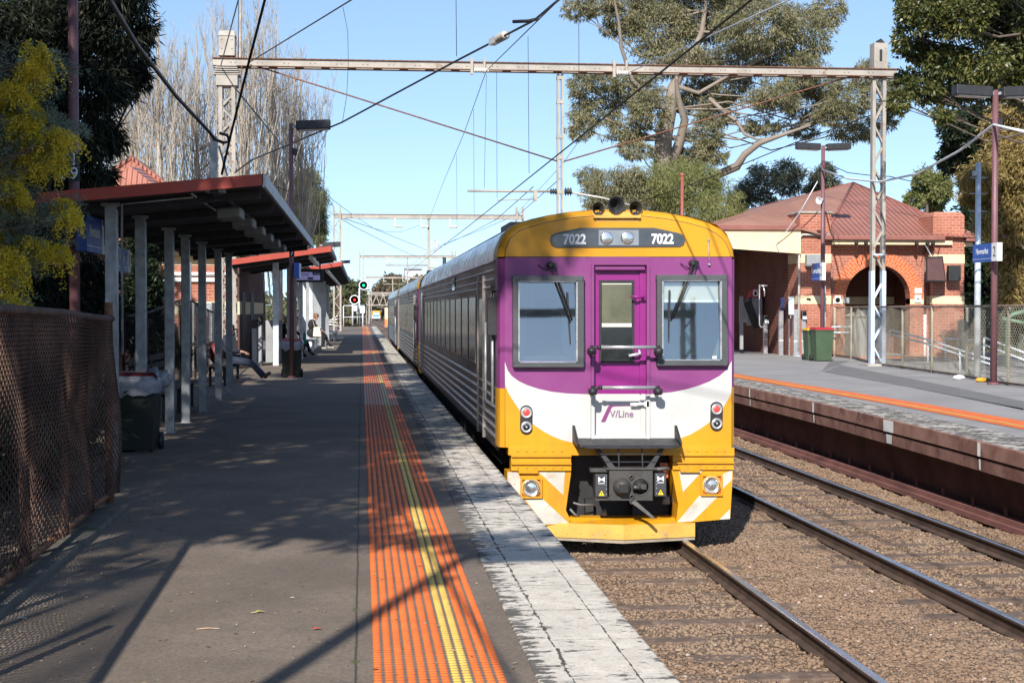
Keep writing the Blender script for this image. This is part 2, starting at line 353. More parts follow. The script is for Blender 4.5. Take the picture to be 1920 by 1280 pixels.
# loose stones near the camera
def stones(n, x0, x1, y0, y1, smin, smax):
    c = np.stack([rng.uniform(x0, x1, n), y0+(y1-y0)*rng.random(n)**1.4, np.zeros(n)], -1)
    ph = (c[:, 1]-7.3)/.69; on = np.abs(ph-np.round(ph))*.69 < .1; tr_ = (np.abs(c[:, 0]-2.95) < 1.25) | (np.abs(c[:, 0]-6.53) < 1.25)
    c = c[~(on & tr_ & (rng.random(n) < .5))]; n = len(c)
    c[:, 2] = bal(c[:, 0], c[:, 1])
    base = np.array([[-1, -1, -1], [1, -1, -1], [1, 1, -1], [-1, 1, -1], [-1, -1, 1], [1, -1, 1], [1, 1, 1], [-1, 1, 1]], float)
    sz = rng.uniform(smin, smax, n)*.5
    sh = base[None]*(1+rng.uniform(-.45, .25, (n, 8, 3)))*np.array([1, 1, .65])*rng.uniform(.7, 1.3, (n, 1, 3))
    a = rng.uniform(0, 2*PI, n); b = rng.uniform(-.7, .7, n)
    ca, sa, cb, sb = np.cos(a), np.sin(a), np.cos(b), np.sin(b); Z = np.zeros(n); O = np.ones(n)
    Rz = np.stack([np.stack([ca, -sa, Z], -1), np.stack([sa, ca, Z], -1), np.stack([Z, Z, O], -1)], 1)
    Rx = np.stack([np.stack([O, Z, Z], -1), np.stack([Z, cb, -sb], -1), np.stack([Z, sb, cb], -1)], 1)
    v = np.einsum('nij,nkj->nki', Rz @ Rx, sh)*sz[:, None, None]+c[:, None, :]
    fq = np.array([[0, 3, 2, 1], [4, 5, 6, 7], [0, 1, 5, 4], [1, 2, 6, 5], [2, 3, 7, 6], [3, 0, 4, 7]])
    f = (np.arange(n)*8)[:, None, None]+fq[None]
    return v.reshape(-1, 3), f.reshape(-1, 4)
sv, sf = [], []; off = 0
for (n, x0, x1, y0, y1, a, b, keep) in [(72000, 1.7, 8.6, 7.5, 24, .016, .044, None), (46000, 3.9, 5.65, 8, 30, .016, .046, None), (18000, 7.45, 8.6, 12, 32, .016, .044, None), (12000, 4.6, 8.6, 22, 46, .03, .065, None)]:
    v, f = stones(n, x0, x1, y0, y1, a, b); sv.append(v); sf.append(f+off); off += len(v)
o = np_mesh('ballast_stones', np.concatenate(sv), np.concatenate(sf), M['stone']); tag(o, 'loose brown crushed stones between the rails', kind='stuff')
# sleepers
TR = [(2.95, 'near'), (6.53, 'far')]
for tx, nm in TR:
    proto = None; k = 0
    lab = 'old timber sleeper half buried in ballast under the track the train stands on' if nm == 'near' else 'old timber sleeper half buried in ballast under the empty track by the opposite platform'
    for i in range(52):
        Yv = 7.3+.69*i+rnd.uniform(-.02, .02)
        if nm == 'near' and Yv > 17.5: break
        if proto is None:
            b = MB(); b.box(tx-1.3, tx+1.3, Yv-.115, Yv+.115, -1.36, -1.219); proto = b.build('railway_sleeper', M['sleeper'], bevel=.012)
            tag(proto, lab, 'sleeper', 'timber sleepers of the '+('train' if nm == 'near' else 'empty')+' track'); y0 = Yv
        else:
            c_ = proto.copy(); COL.objects.link(c_); c_.location = (rnd.uniform(-.05, .05), Yv-y0, rnd.uniform(-.012, .008)); c_.rotation_euler = (0, 0, 0)
# rails
prof = [(-.07, 0), (.07, 0), (.07, .012), (.012, .03), (.012, .12), (.036, .13), (.036, .152), (.026, .16), (-.026, .16), (-.036, .152), (-.036, .13), (-.012, .12), (-.012, .03), (-.07, .012)]
RL = [(2.12, 'left rail under the train beside the near platform, mostly hidden'), (3.78, 'shiny rail running out from beneath the front right of the train'), (5.70, 'polished rail of the empty track nearer to the train'), (7.36, 'dark polished rail of the empty track nearer to the opposite platform')]
for rx, lab in RL:
    b = MB(); ys = [-6, 190, 250, 310, 370, 430, 500, 600]; rows = []
    for Yv in ys:
        x, z = trk(rx, Yv); rows.append([(x+p, Yv, z-.16+q) for p, q in prof+prof[:1]])
    n = len(prof)
    for i in range(len(ys)-1):
        for j in range(n):
            b.add([rows[i][j], rows[i][j+1], rows[i+1][j+1], rows[i+1][j]], [(0, 1, 2, 3)], 1 if j in (6, 7, 8) else 0)
    tag(b.build('railway_rail', [M['rail_side'], M['rail_top']]), lab, 'rail', 'rails of the two tracks')

# ------------------------------------------------------------------ platform 1
pb = MB(); pb.box(-9, .78, -8, 146, -1.5, 0); pb.box(.78, 1.22, -8, 146, -1.5, -.17)
tag(pb.build('platform', [M['asphalt']]), kind='structure')
cb = MB(); cb.box(.78, 1.41, -8, 146, -.17, .004); tag(cb.build('platform_edge', M['coping'], bevel=.012), kind='structure')
rb = MB(); rb.add([(-9, 146, 0), (.78, 146, 0), (.78, 160, -1.45), (-9, 160, -1.45)], [(0, 1, 2, 3)]); tag(rb.build('platform_ramp', M['asphalt']), kind='structure')
# raised tactile studs
M['tac_o'] = mat('orange_tactile', (.72, .15, .025), .55, 0, .12, 4, .05, 60, dirt=((.55, .13, .03), .62, 3))
M['tac_y'] = mat('yellow_tactile', (.68, .43, .09), .55, 0, .12, 4, .05, 60, dirt=((.6, .4, .12), .62, 3))
ns = 10; a = np.arange(ns)*2*PI/ns
ring0 = np.stack([np.cos(a)*.0205, np.sin(a)*.0205, np.full(ns, .0005)], -1); ring1 = np.stack([np.cos(a)*.0165, np.sin(a)*.0165, np.full(ns, .0058)], -1)
stud = np.concatenate([ring0, ring1, [[0, 0, .0062]]])
fq = [[j, (j+1) % ns, ns+(j+1) % ns, ns+j] for j in range(ns)]+[[ns+j, ns+(j+1) % ns, 2*ns, 2*ns] for j in range(ns)]
fq = np.array(fq); ys = np.arange(5.5, 26, .05); cols = np.arange(12)
cx = .07+cols*.0502; CX, CY = np.meshgrid(cx, ys); cen = np.stack([CX.ravel(), CY.ravel(), np.zeros(CX.size)], -1)
vv = (stud[None]+cen[:, None]).reshape(-1, 3); nstud = len(cen)
tri = fq.copy()
f4 = (np.arange(nstud)*(2*ns+1))[:, None, None]+tri[None]
mi = np.repeat(np.where((np.tile(cols, len(ys)) == 7) | (np.tile(cols, len(ys)) == 8), 1, 0), len(fq))
side = f4[:, :ns].reshape(-1, 4); top = f4[:, ns:, :3].reshape(-1, 3)
sm = np.repeat(np.where((np.tile(cols, len(ys)) == 7) | (np.tile(cols, len(ys)) == 8), 1, 0), ns)
# one mesh of quads (top cap as quads pairing two triangles)
topq = np.stack([f4[:, ns:, 0][:, 0::2], f4[:, ns:, 1][:, 0::2], f4[:, ns:, 1][:, 1::2], np.repeat(f4[:, ns:, 2][:, :1], ns//2, 1)], -1).reshape(-1, 4)
smt = np.repeat(np.where((np.tile(cols, len(ys)) == 7) | (np.tile(cols, len(ys)) == 8), 1, 0), ns//2)
extra = []; ex_m = []; ev = []; base = len(vv)
for i in cols:
    x = cx[i]; ev += [(x-.017, 26, .0045), (x+.017, 26, .0045), (x+.017, 145.5, .0045), (x-.017, 145.5, .0045)]; extra.append([base+4*i+q for q in range(4)]); ex_m.append(1 if i in (7, 8) else 0)
o = np_mesh('tactile_studs', np.concatenate([vv, np.array(ev)]), np.concatenate([side, topq, np.array(extra)]), [M['tac_o'], M['tac_y']], mi=np.concatenate([sm, smt, ex_m]))
tag(o, 'orange and yellow rows of raised tactile studs along the near platform edge', kind='stuff')
# litter on the asphalt
for (px, py, col, sz, lab, nm, cat) in [(487, 1149, (.45, .42, .1), .06, 'yellow green fallen leaf on the sunlit asphalt', 'fallen_leaf', 'leaf'), (595, 1181, (.5, .06, .03), .055, 'small red fallen leaf on the asphalt beside the tactile strip', 'fallen_leaf', 'leaf'), (390, 1180, (.45, .3, .2), .1, 'thin dry twig lying on the foreground asphalt', 'twig', 'twig'), (145, 1021, (.6, .6, .6), .09, 'grey crumpled scrap of litter below the rusty fence', 'litter_scrap', 'litter'), (40, 1161, (.75, .75, .75), .05, 'small white paper scrap at the foot of the rusty fence', 'paper_scrap', 'litter')]:
    p = onz(px, py); b = MB()
    if cat == 'twig': b.tube([p+V(-.06, 0, .005), p+V(0, .01, .008), p+V(.06, -.005, .006)], .003, 5)
    else:
        b.sheet([[p+V(-sz*.5, 0, .006), p+V(-sz*.2, -sz*.22, .012), p+V(sz*.2, -sz*.2, .014), p+V(sz*.55, 0, .006)], [p+V(-sz*.5, .004, .006), p+V(-sz*.2, sz*.24, .016), p+V(sz*.2, sz*.2, .012), p+V(sz*.55, .004, .007)]], smooth=True)
    tag(b.build(nm, mat(nm+'_col', col, .7, 0, .2, 30, 0)), lab, cat)
# scattered leaf litter along the fence foot and over the asphalt
g = np.random.default_rng(77); n = 1300
lx = np.where(g.random(n) < .6, -1.9+np.abs(g.normal(0, .28, n)), g.uniform(-1.8, .75, n)); ly = 6.3+13*g.random(n)**1.5
a = g.uniform(0, 2*PI, n); L = .004+.016*g.random(n)**2; w = L*g.uniform(.2, .5, n); d = np.stack([np.cos(a), np.sin(a), 0*a], -1)*L[:, None]; s = np.stack([-np.sin(a), np.cos(a), 0*a], -1)*w[:, None]
c = np.stack([lx, ly, g.uniform(.003, .008, n)], -1); up = np.stack([0*a, 0*a, g.uniform(.001, .008, n)], -1)
v = np.stack([c-d, c+s+up, c+d, c-s+up*.3], 1).reshape(-1, 3)
tag(np_mesh('leaf_litter', v, np.arange(n*4).reshape(-1, 4), leaf_mat('dry_litter', [(.3, .22, .1), (.42, .36, .22), (.5, .47, .4), (.2, .12, .07)], .1, .8)), 'tiny dry leaves and twigs scattered over the near asphalt', kind='stuff')
# ------------------------------------------------------------------ platform 2
PY = [2, 12, 20, 25.3, 28, 32, 36, 42, 50, 150]
EDGE = [7.9, 8.02, 8.09, 8.15, 8.17, 8.2, 8.2, 8.2, 8.2, 8.2]; PZ = [-.3, -.16, -.055, -.012, -.005, 0, 0, 0, 0, 0]
SIN = [9.75, 9.58, 9.4, 9.27, 9.2, 9.12, 9.05, 9.02, 9, 9]; SOUT = [10.5, 10.3, 10.1, 9.92, 9.83, 9.7, 9.6, 9.58, 9.58, 9.58]
FEN = [12.2, 12.6, 13.15, 13.6, 13.8, 14.2, 14.85, 15.25, 16.6, 16.6]
BK = [12.35, 12.75, 13.3, 13.75, 13.95, 14.35, 15.0, 15.4, 24, 24]
n = len(PY)
b = MB(); b.sheet([[(EDGE[i]+.02, PY[i], PZ[i]-.004) for i in range(n)], [(BK[i], PY[i], PZ[i]-.004) for i in range(n)]])
b.sheet([[(BK[i], PY[i], PZ[i]-.004) for i in range(n)], [(BK[i], PY[i], -1.5) for i in range(n)]])
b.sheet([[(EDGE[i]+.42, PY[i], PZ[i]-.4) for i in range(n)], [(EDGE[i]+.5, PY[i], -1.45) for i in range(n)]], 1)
tag(b.build('opposite_platform', [M['asphalt2'], M['wall_red']], normals=False), kind='structure')
b = MB()
def lay(z): return [(EDGE[i], PY[i], PZ[i]+z) for i in range(n)]
W = .78
b.sheet([[(EDGE[i]+.015, PY[i], PZ[i]) for i in range(n)], [(EDGE[i]+W, PY[i], PZ[i]) for i in range(n)]], 0)
b.sheet([[(EDGE[i], PY[i], PZ[i]-.2) for i in range(n)], [(EDGE[i], PY[i], PZ[i]-.015) for i in range(n)], [(EDGE[i]+.015, PY[i], PZ[i]) for i in range(n)]], 1)
b.sheet([[(EDGE[i], PY[i], PZ[i]-.2) for i in range(n)], [(EDGE[i]+.06, PY[i], PZ[i]-.22) for i in range(n)], [(EDGE[i]+.06, PY[i], PZ[i]-.23) for i in range(n)], [(EDGE[i]+.02, PY[i], PZ[i]-.235) for i in range(n)], [(EDGE[i]+.04, PY[i], PZ[i]-.4) for i in range(n)], [(EDGE[i]+.42, PY[i], PZ[i]-.41) for i in range(n)]], 1)
for Yj in (18.9, 22.4, 26.4, 31.0):        # white joint stains on the coping face
    e = np.interp(Yj, PY, EDGE); z = np.interp(Yj, PY, PZ); wd = .22 if abs(Yj-22.4) < .1 else .05
    b.add([(e-.004, Yj-wd, z-.2), (e-.004, Yj+wd, z-.2), (e-.004, Yj+wd, z-.02), (e-.004, Yj-wd, z-.02)], [(0, 1, 2, 3)], 2)
    b.add([(e+.012, Yj-wd*.5, z-.38), (e+.012, Yj+wd*.5, z-.38), (e+.008, Yj+wd*.6, z-.24), (e+.008, Yj-wd*.6, z-.24)], [(0, 1, 2, 3)], 2)
tag(b.build('opposite_platform_edge', [M['coping2'], M['wall_band'], M['white']], normals=False), kind='structure')
b = MB(); b.sheet([[(SIN[i], PY[i], PZ[i]+.004) for i in range(n)], [(SOUT[i], PY[i], PZ[i]+.004) for i in range(n)]], 0)
b.sheet([[(SIN[i]+.17, PY[i], PZ[i]+.008) for i in range(n)], [(SIN[i]+.25, PY[i], PZ[i]+.008) for i in range(n)]], 1)
tag(b.build('opposite_tactile_strip', [M['tac_o'], M['tac_y']], normals=False), kind='structure')
b = MB()
for q in ([(1628, 672), (1650, 712), (1920, 768), (1920, 752)], [(1547, 690), (1600, 645), (1655, 662), (1590, 703)]):
    pts = [onz(*p, .001) for p in q]; b.add(pts, [(0, 1, 2, 3)])
pts = [onz(*p, .001) for p in [(1545, 697), (1575, 684), (1720, 712), (1920, 752), (1920, 766), (1700, 724)]]
b = MB(); b.add(pts, [tuple(range(6))]); pts2 = [onz(*p, .0012) for p in [(1540, 696), (1558, 676), (1592, 676), (1572, 684)]]; b.add(pts2, [(0, 1, 2, 3)])
tag(b.build('asphalt_patch', M['asphalt_patch'], normals=False), kind='structure')
# red duct along the foot of the opposite platform
b = MB()
for i in range(n-3):
    for (dx, z, w, h) in ((.34, -1.13, .13, .13), (.25, -1.17, .07, .07)):
        b.bar((EDGE[i]+dx, PY[i], z), (EDGE[i+1]+dx, PY[i+1], z), w, h)
for k in range(26):
    Yk = 8+1.1*k; e = np.interp(Yk, PY, EDGE); b.box(e+.4, e+.44, Yk, Yk+.03, -1.15, -.97)
tag(b.build('cable_duct', M['pipe_red']), 'oxide red cable duct along the foot of the opposite platform wall', 'duct')
# ------------------------------------------------------------------ the train
Y0 = 17.2; CX = 2.98
PROF = [(1.40, 0.0), (1.40, 2.25), (1.385, 2.38), (1.31, 2.55), (1.19, 2.655), (1.01, 2.712), (.8, 2.76), (.54, 2.80), (.28, 2.82), (0, 2.825)]
RING = PROF + [(-x, z) for x, z in PROF[::-1][1:]]
M['purple'] = paint_mat('purple_paint', (.21, .045, .17), (.12, .06, .1), .4)
M['magenta'] = mat('magenta_door_paint', (.225, .016, .165), .38, 0, .06, 1.6, .04, 25, spec=.4)
M['yellow'] = paint_mat('yellow_paint', (.6, .275, .01), (.27, .15, .05), .6)
M['white_t'] = paint_mat('white_train_paint', (.52, .51, .495), (.33, .29, .24), .45)
M['white_dirty'] = mat('grimy_white_paint', (.5, .47, .41), .6, 0, .15, 4, .1, 40, dirt=((.42, .34, .24), .56, 5))
M['yellow_dirty'] = mat('grimy_yellow_paint', (.66, .36, .07), .6, 0, .15, 3, .1, 40, dirt=((.42, .27, .13), .56, 4))
t = NT('fluted_stainless'); n1 = t.noise(1., 6, .6, t.mapv((1, .5, 7)))
c = t.mix(t.ramp(n1, .3, .7), (.075, .063, .058), (.16, .138, .128)); c = t.mix(t.ramp(t.noise(1.1, 5), .5, .75, 0, .6), c, (.06, .042, .038))
t.bsdf(c, t.ramp(n1, .3, .7, .36, .52), .6, t.bump(t.noise(1., 4, .5, t.mapv((3, 1.5, 40))), .12, .01)); M['stainless'] = t.m
M['stainless_lip'] = mat('stainless_rib', (.33, .295, .275), .4, .8, .15, 2, 0)
M['roof_steel'] = mat('stainless_roof', (.55, .57, .6), .25, .9, .12, 1.2, .06, 20)
M['cap_steel'] = mat('brown_stained_steel', (.33, .2, .11), .4, .6, .3, 3, .06, 30, col2=(.45, .32, .2))
M['frame_grey'] = mat('dark_grey_window_rubber', (.06, .065, .07), .55, 0, .12, 5, .05, 50)
t = NT('windscreen'); gl = t.n('ShaderNodeBsdfGlossy'); t.put(gl.inputs['Roughness'], .02); t.put(gl.inputs['Color'], (.9, .95, 1)); tp_ = t.n('ShaderNodeBsdfTransparent'); t.put(tp_.inputs[0], (.86, .92, .92)); fr_ = t.n('ShaderNodeFresnel'); t.put(fr_.inputs[0], 1.75); mx = t.n('ShaderNodeMixShader'); t.put(mx.inputs[0], t.math('ADD', fr_.outputs[0], .17))
t.t.links.new(tp_.outputs[0], mx.inputs[1]); t.t.links.new(gl.outputs[0], mx.inputs[2]); t.t.links.new(mx.outputs[0], t.out.inputs[0]); M['screen'] = t.m
t = NT('side_window'); t.bsdf(t.mix(t.ramp(t.noise(2.2, 3), .3, .7), (.012, .012, .013), (.03, .028, .027)), .14, 0, None, .14); M['sidewin'] = t.m
M['navy_seat'] = mat('seat_cloth', (.03, .035, .05), .8, 0, .1, 9, 0)
M['blind'] = mat('cream_blind', (.6, .58, .5), .5, 0, .05, 3, 0)
M['olive'] = mat('olive_blind', (.11, .11, .07), .25, 0, .2, 4, 0)
M['chrome'] = mat('lamp_reflector', (.75, .75, .75), .12, .9, .1, 14, .3, 40)
M['coupler'] = mat('coupler_steel', (.075, .07, .066), .55, .4, .2, 7, .15, 60, dirt=((.08, .06, .05), .58, 7))
M['coupler_box'] = mat('dark_grey_box', (.045, .048, .055), .45, 0, .12, 6, .05, 60)
M['num_white'] = mat('white_number', (.78, .78, .78), .5, 0, .03, 3, 0)
M['num_grey'] = mat('grey_number', (.62, .62, .64), .5, 0, .03, 3, 0)
M['panel_dark'] = mat('lamp_panel_glass', (.05, .055, .065), .12, 0, .1, 6, 0, spec=.7)
M['panel_mid'] = mat('lamp_cover_glass', (.2, .22, .25), .1, 0, .1, 6, 0, spec=.7)
M['hot'] = mat('warm_marker', (.5, .12, .03), .4, 0, .1, 9, 0)
def F(px, py, dy=0.): return at(px, py, Y0)+V(0, dy, 0)
def poly(b, pts, dy, th=.05, mi=0): return b.prism([F(x, y, dy) for x, y in pts], (0, th, 0), mi)
def rect(b, x0, y0, x1, y1, dy, th=.05, mi=0): return poly(b, [(x0, y1), (x1, y1), (x1, y0), (x0, y0)], dy, th, mi)

def shell(b, y0, y1, k=1., mi=0, zmin=None, lo=0, hi=None, k2=None):
    k2 = k if k2 is None else k2
    pts = RING[lo:hi]
    r0 = [(CX+x*k, y0, z if abs(x) >= 1.39 else 2.25+(z-2.25)*k) for x, z in pts]; r1 = [(CX+x*k2, y1, z if abs(x) >= 1.39 else 2.25+(z-2.25)*k2) for x, z in pts]
    b.sheet([r0, r1], mi, True)
def car(y0, y1, label, detailed):
    root = thing('railcar', label, 'railcar', (CX, y0, -1.05), 'coupled railcars of the train at the near platform')
    kb = .988
    b = MB(); n = len(RING)
    XL, XR = CX-1.4*kb, CX+1.4*kb
    ya, yb = y0+.78, y1-.78
    b.add([(XL, ya, 0), (XL, yb, 0), (XL, yb, 2.25), (XL, ya, 2.25)], [(0, 1, 2, 3)]); b.add([(XR, ya, 0), (XR, yb, 0), (XR, yb, 2.25), (XR, ya, 2.25)], [(0, 1, 2, 3)])
    for (p, q) in ((y0+.12, ya), (yb, y1-.12)):
        b.add([(XL, p, .03), (XL, q, 0), (XL, q, 2.25), (XL, p, 2.25)], [(0, 1, 2, 3)]); b.add([(XR, p, .03), (XR, q, 0), (XR, q, 2.25), (XR, p, 2.25)], [(0, 1, 2, 3)])
    b.add([(XL, y0+.3, 0), (XR, y0+.3, 0), (XR, y1-.3, 0), (XL, y1-.3, 0)], [(0, 1, 2, 3)])
    q_ = y0+(1.75 if detailed else .3); b.add([(XL, q_, 0), (XR, q_, 0), (XR, q_, 2.3), (XL, q_, 2.3)], [(0, 1, 2, 3)]); b.add([(XL, y1-.25, 0), (XR, y1-.25, 0), (XR, y1-.25, 2.5), (XL, y1-.25, 2.5)], [(0, 1, 2, 3)])
    body = b.build('body', [M['stainless']], root, normals=False)
    # ribs: pressed flutes in the stainless side
    b = MB()
    for z in (.72, .60, .48, .36, .245, .13): 
        for (p, q) in ((y0+.45, y0+3.0), (y0+3.35, y1-3.2), (y1-2.9, y1-.5)):
            b.prism([(XL-.022, p, z-.004), (XL-.022, p, z+.01), (XL+.005, p, z+.035), (XL+.005, p, z-.012)], (0, q-p, 0))
    for z in (2.24, 2.13, 2.02, 1.93):
        b.prism([(XL-.016, y0+.75, z-.004), (XL-.016, y0+.75, z+.008), (XL+.005, y0+.75, z+.025), (XL+.005, y0+.75, z-.01)], (0, y1-y0-1.5, 0))
    b.build('side_ribs', M['stainless_lip'], root)
    # roof
    b = MB(); shell(b, ya, yb, .985, 0, lo=1, hi=n-1)
    for xo in (-1.12, -.86):
        zz = 2.70 if xo < -1 else 2.755
        b.tube([(CX+xo, ya, zz-.02), (CX+xo, yb, zz-.02)], .014, 6)
    b.box(CX-.95, CX-.5, y0+3.2, y0+4.6, 2.70, 2.86, 1); b.box(CX-.6, CX+.6, y0+10, y0+13, 2.7, 2.93, 1); b.tube([(CX-.9, y0+20.5, 2.7), (CX-.9, y0+20.5, 2.97)], .045, 8, 1)
    b.build('roof', [M['roof_steel'], M['dark_metal']], root, normals=False)
    # end caps
    for (p, s, nm) in ((y0, 1, 'front'), (y1, -1, 'rear')):
        b = MB(); e = p+s*.1
        shell(b, e, p+s*.42, 1., 0, lo=1, hi=n-1); shell(b, p+s*.42, p+s*.8, 1.0, 1, lo=1, hi=n-1)
        if not (detailed and s > 0):
            inner = [(CX+x*.95, p+s*.02, 2.25+(z-2.25)*.9) for x, z in RING[1:n-1]]; outer = [(CX+x, e, z) for x, z in RING[1:n-1]]
            b.sheet([inner, outer], 0, True); b.add(inner, [tuple(range(len(inner)))])
        b.build('end_cap', [M['yellow'], M['cap_steel']], root, normals=False)
        if not (detailed and s > 0):
            b = MB(); b.box(CX-1.37, CX+1.37, min(p+s*.02, p+s*.3), max(p+s*.02, p+s*.3), .7, 2.248, 0); b.box(CX-1.37, CX+1.37, min(p+s*.02, p+s*.3), max(p+s*.02, p+s*.3), -.1, .698, 1); b.build('end_panel', [M['purple'], M['yellow']], root)
    # windows
    nw = 11; w0 = y0+3.45; w1 = y1-4.1; st = (w1-w0)/nw
    b = MB(); b.box(XL-.014, XL+.01, w0-.12, w1+.1, .9, 1.86); b.build('window_band', M['black'], root)
    for i in range(nw):
        a_ = w0+st*i+.02; b_ = a_+st-.2
        b = MB(); b.box(XL-.02, XL-.012, a_, b_, .93, 1.83, 0); b.box(XL-.03, XL-.012, a_, b_, 1.832, 1.852, 1); b.box(XL-.026, XL-.012, a_, a_+.016, .93, 1.83, 1); b.box(XL-.024, XL-.012, a_, b_, .912, .928, 1)
        b.build('window', [M['sidewin'], M['stainless_lip']], root)
    # doors
    for (d0, d1) in ((y0+2.2, y0+3.05), (y1-3.1, y1-2.2)):
        b = MB(); b.box(XL-.012, XL+.01, d0, d1, .02, 2.0, 0); b.box(XL-.02, XL-.012, d0+.16, d1-.16, .95, 1.8, 1)
        b.box(XL-.035, XL+.005, d0-.06, d0-.02, .0, 2.1, 2); b.box(XL-.035, XL+.005, d1+.02, d1+.06, .0, 2.1, 2); b.build('passenger_door', [M['stainless'], M['sidewin'], M['stainless_lip']], root)
    b = MB(); b.box(XL-.016, XL+.01, y0+.5, y0+1.15, .62, 1.98, 0); b.box(XL-.022, XL-.015, y0+.62, y0+1.05, 1.05, 1.85, 1); b.tube([(XL-.06, y0+1.35, .55), (XL-.06, y0+1.35, 1.5)], .017, 6, 2); b.tube([(XL-.06, y0+.36, .55), (XL-.06, y0+.36, 1.5)], .017, 6, 2)
    b.build('cab_door', [M['dark_metal'], M['sidewin'], M['galv']], root)
    b = MB(); b.tube([(XL, y0+.36, 1.86), (XL-.06, y0+.33, 1.88), (XL-.07, y0+.3, 1.78)], .012, 6); b.box(XL-.125, XL-.005, y0+.24, y0+.32, 1.36, 1.8); b.build('side_mirror', M['black'], root, .035)
    # marker plate on the side high up
    b = MB(); b.box(XL-.02, XL, y0+8.2, y0+8.9, 1.99, 2.2); b.build('destination_box', M['glass_dark'], root)
    # underframe and bogies
    b = MB(); b.box(XL+.1, XR-.1, y0+.9, y1-.9, -.22, -.002)
    for q in range(7):
        y = y0+6+q*1.9; b.box(XL+.12, XR-.12, y, y+1.5, -.78, -.22)
    b.build('underframe', M['black'], root)
    for yc in (y0+3.6, y1-3.6):
        b = MB()
        b.box(CX-1.05, CX-.93, yc-1.6, yc+1.6, -.62, -.36); b.box(CX+.93, CX+1.05, yc-1.6, yc+1.6, -.62, -.36); b.box(CX-.9, CX+.9, yc-.3, yc+.3, -.6, -.3)
        for dy in (-1.2, 1.2):
            for sx in (-.84, .84): b.lathe((CX+sx-.06, yc+dy, -.6), (1, 0, 0), [(.45, 0), (.45, .1), (.1, .12)], 20)
            b.tube([(CX-.9, yc+dy, -.6), (CX+.9, yc+dy, -.6)], .08, 8)
        b.build('bogie', M['dark_metal'], root)
    return root
lead = car(17.2, 41.7, 'front railcar with purple yellow and white face and black roof horns', True)
car(42.4, 66.9, 'second railcar coupled directly behind the front one', False)
car(67.6, 92.1, 'rearmost railcar of the three, farthest along the platform', False)

# ---- painted nose of the leading car
UPL = [(946.5, 678), (952, 694), (959.4, 704.5), (973, 714.5), (989, 722), (1010, 728.8), (1033.6, 734), (1064, 737.5), (1108, 739)]
LOL = [(947, 720.8), (952, 734), (959, 746), (972, 766), (989, 784.7), (1003, 797.5), (1018.7, 808), (1036, 817.5), (1054, 824.7), (1080, 831), (1108, 834)]
UPR = [(1372, 676), (1363, 692.5), (1349, 704.5), (1330, 715), (1310, 722.8), (1286, 729.8), (1259, 735), (1218, 739)]
LOR = [(1372, 735), (1366, 747), (1357, 762), (1344, 778), (1327.4, 793.6), (1312, 804), (1294.8, 814), (1268, 823.8), (1242, 831), (1218, 834)]
def holed(x0, x1, h, lower):
    b = MB(); a0, b0, a1, b1 = h; Fp = [(x0, 481.5), (x1, 481.5), (x1, b0), (x0, b0)]
    for q in (Fp, [(x0, b0), (a0, b0), (a0, b1), (x0, b1)], [(a1, b0), (x1, b0), (x1, b1), (a1, b1)], lower): b.add([F(x, y, 0) for x, y in q], [tuple(range(len(q)))])
    for (p, q) in (((a0, b0), (a1, b0)), ((a1, b0), (a1, b1)), ((a1, b1), (a0, b1)), ((a0, b1), (a0, b0))): b.add([F(*p, 0), F(*q, 0), F(*q, .05), F(*p, .05)], [(0, 1, 2, 3)])
    b.build('purple_panel', M['purple'], lead)
holed(947, 1108, (970, 526, 1082, 675.5), [(947, 675.5), (1108, 675.5)]+UPL[::-1])
holed(1218, 1372, (1238.5, 524, 1351, 675), [(1218, 675), (1372, 675)]+UPR)
# driver's cab behind the glass
cabm = mat('cab_lining', (.55, .6, .6), .7, 0, .1, 2, 0); b = MB(); yb_ = Y0+1.7; xa, xb = CX-1.34, CX+1.34
b.add([(xa, yb_, .6), (xb, yb_, .6), (xb, yb_, 2.3), (xa, yb_, 2.3)], [(0, 1, 2, 3)]); b.add([(xa, Y0+.1, .6), (xa, yb_, .6), (xa, yb_, 2.3), (xa, Y0+.1, 2.3)], [(0, 1, 2, 3)]); b.add([(xb, Y0+.1, .6), (xb, yb_, .6), (xb, yb_, 2.3), (xb, Y0+.1, 2.3)], [(0, 1, 2, 3)])
b.add([(xa, Y0+.1, 2.28), (xb, Y0+.1, 2.28), (xb, yb_, 2.28), (xa, yb_, 2.28)], [(0, 1, 2, 3)]); b.add([(xa, Y0+.1, .62), (xb, Y0+.1, .62), (xb, yb_, .62), (xa, yb_, .62)], [(0, 1, 2, 3)])
for x in (CX-1.0, CX-.72, CX+.62, CX+.95): b.box(x-.02, x+.02, yb_-.03, yb_-.002, .6, 2.28)
b.box(CX-.86, CX-.78, yb_-.05, yb_-.03, .62, 2.2); b.build('cab_interior', cabm, lead, normals=False)
b = MB(); b.hexa([(CX-1.3, Y0+.12, .62), (CX-.3, Y0+.12, .62), (CX-.3, Y0+.6, .62), (CX-1.3, Y0+.6, .62)], [(CX-1.3, Y0+.12, 1.12), (CX-.3, Y0+.12, 1.12), (CX-.3, Y0+.55, 1.04), (CX-1.3, Y0+.55, 1.04)]); b.box(CX+.45, CX+1.3, Y0+.12, Y0+.45, .62, 1.1); b.build('cab_desk', M['dark_metal'], lead, .02)
b = MB(); b.box(CX-.95, CX-.52, Y0+1.1, Y0+1.2, 1.0, 1.62); b.box(CX-.86, CX-.61, Y0+1.1, Y0+1.18, 1.63, 1.8); b.box(CX-.95, CX-.52, Y0+.75, Y0+1.2, .9, 1.0); b.build('driver_seat', M['navy_seat'], lead, .04)
b = MB(); poly(b, UPL+LOL[::-1], 0); b.build('white_swoosh', M['white_t'], lead)
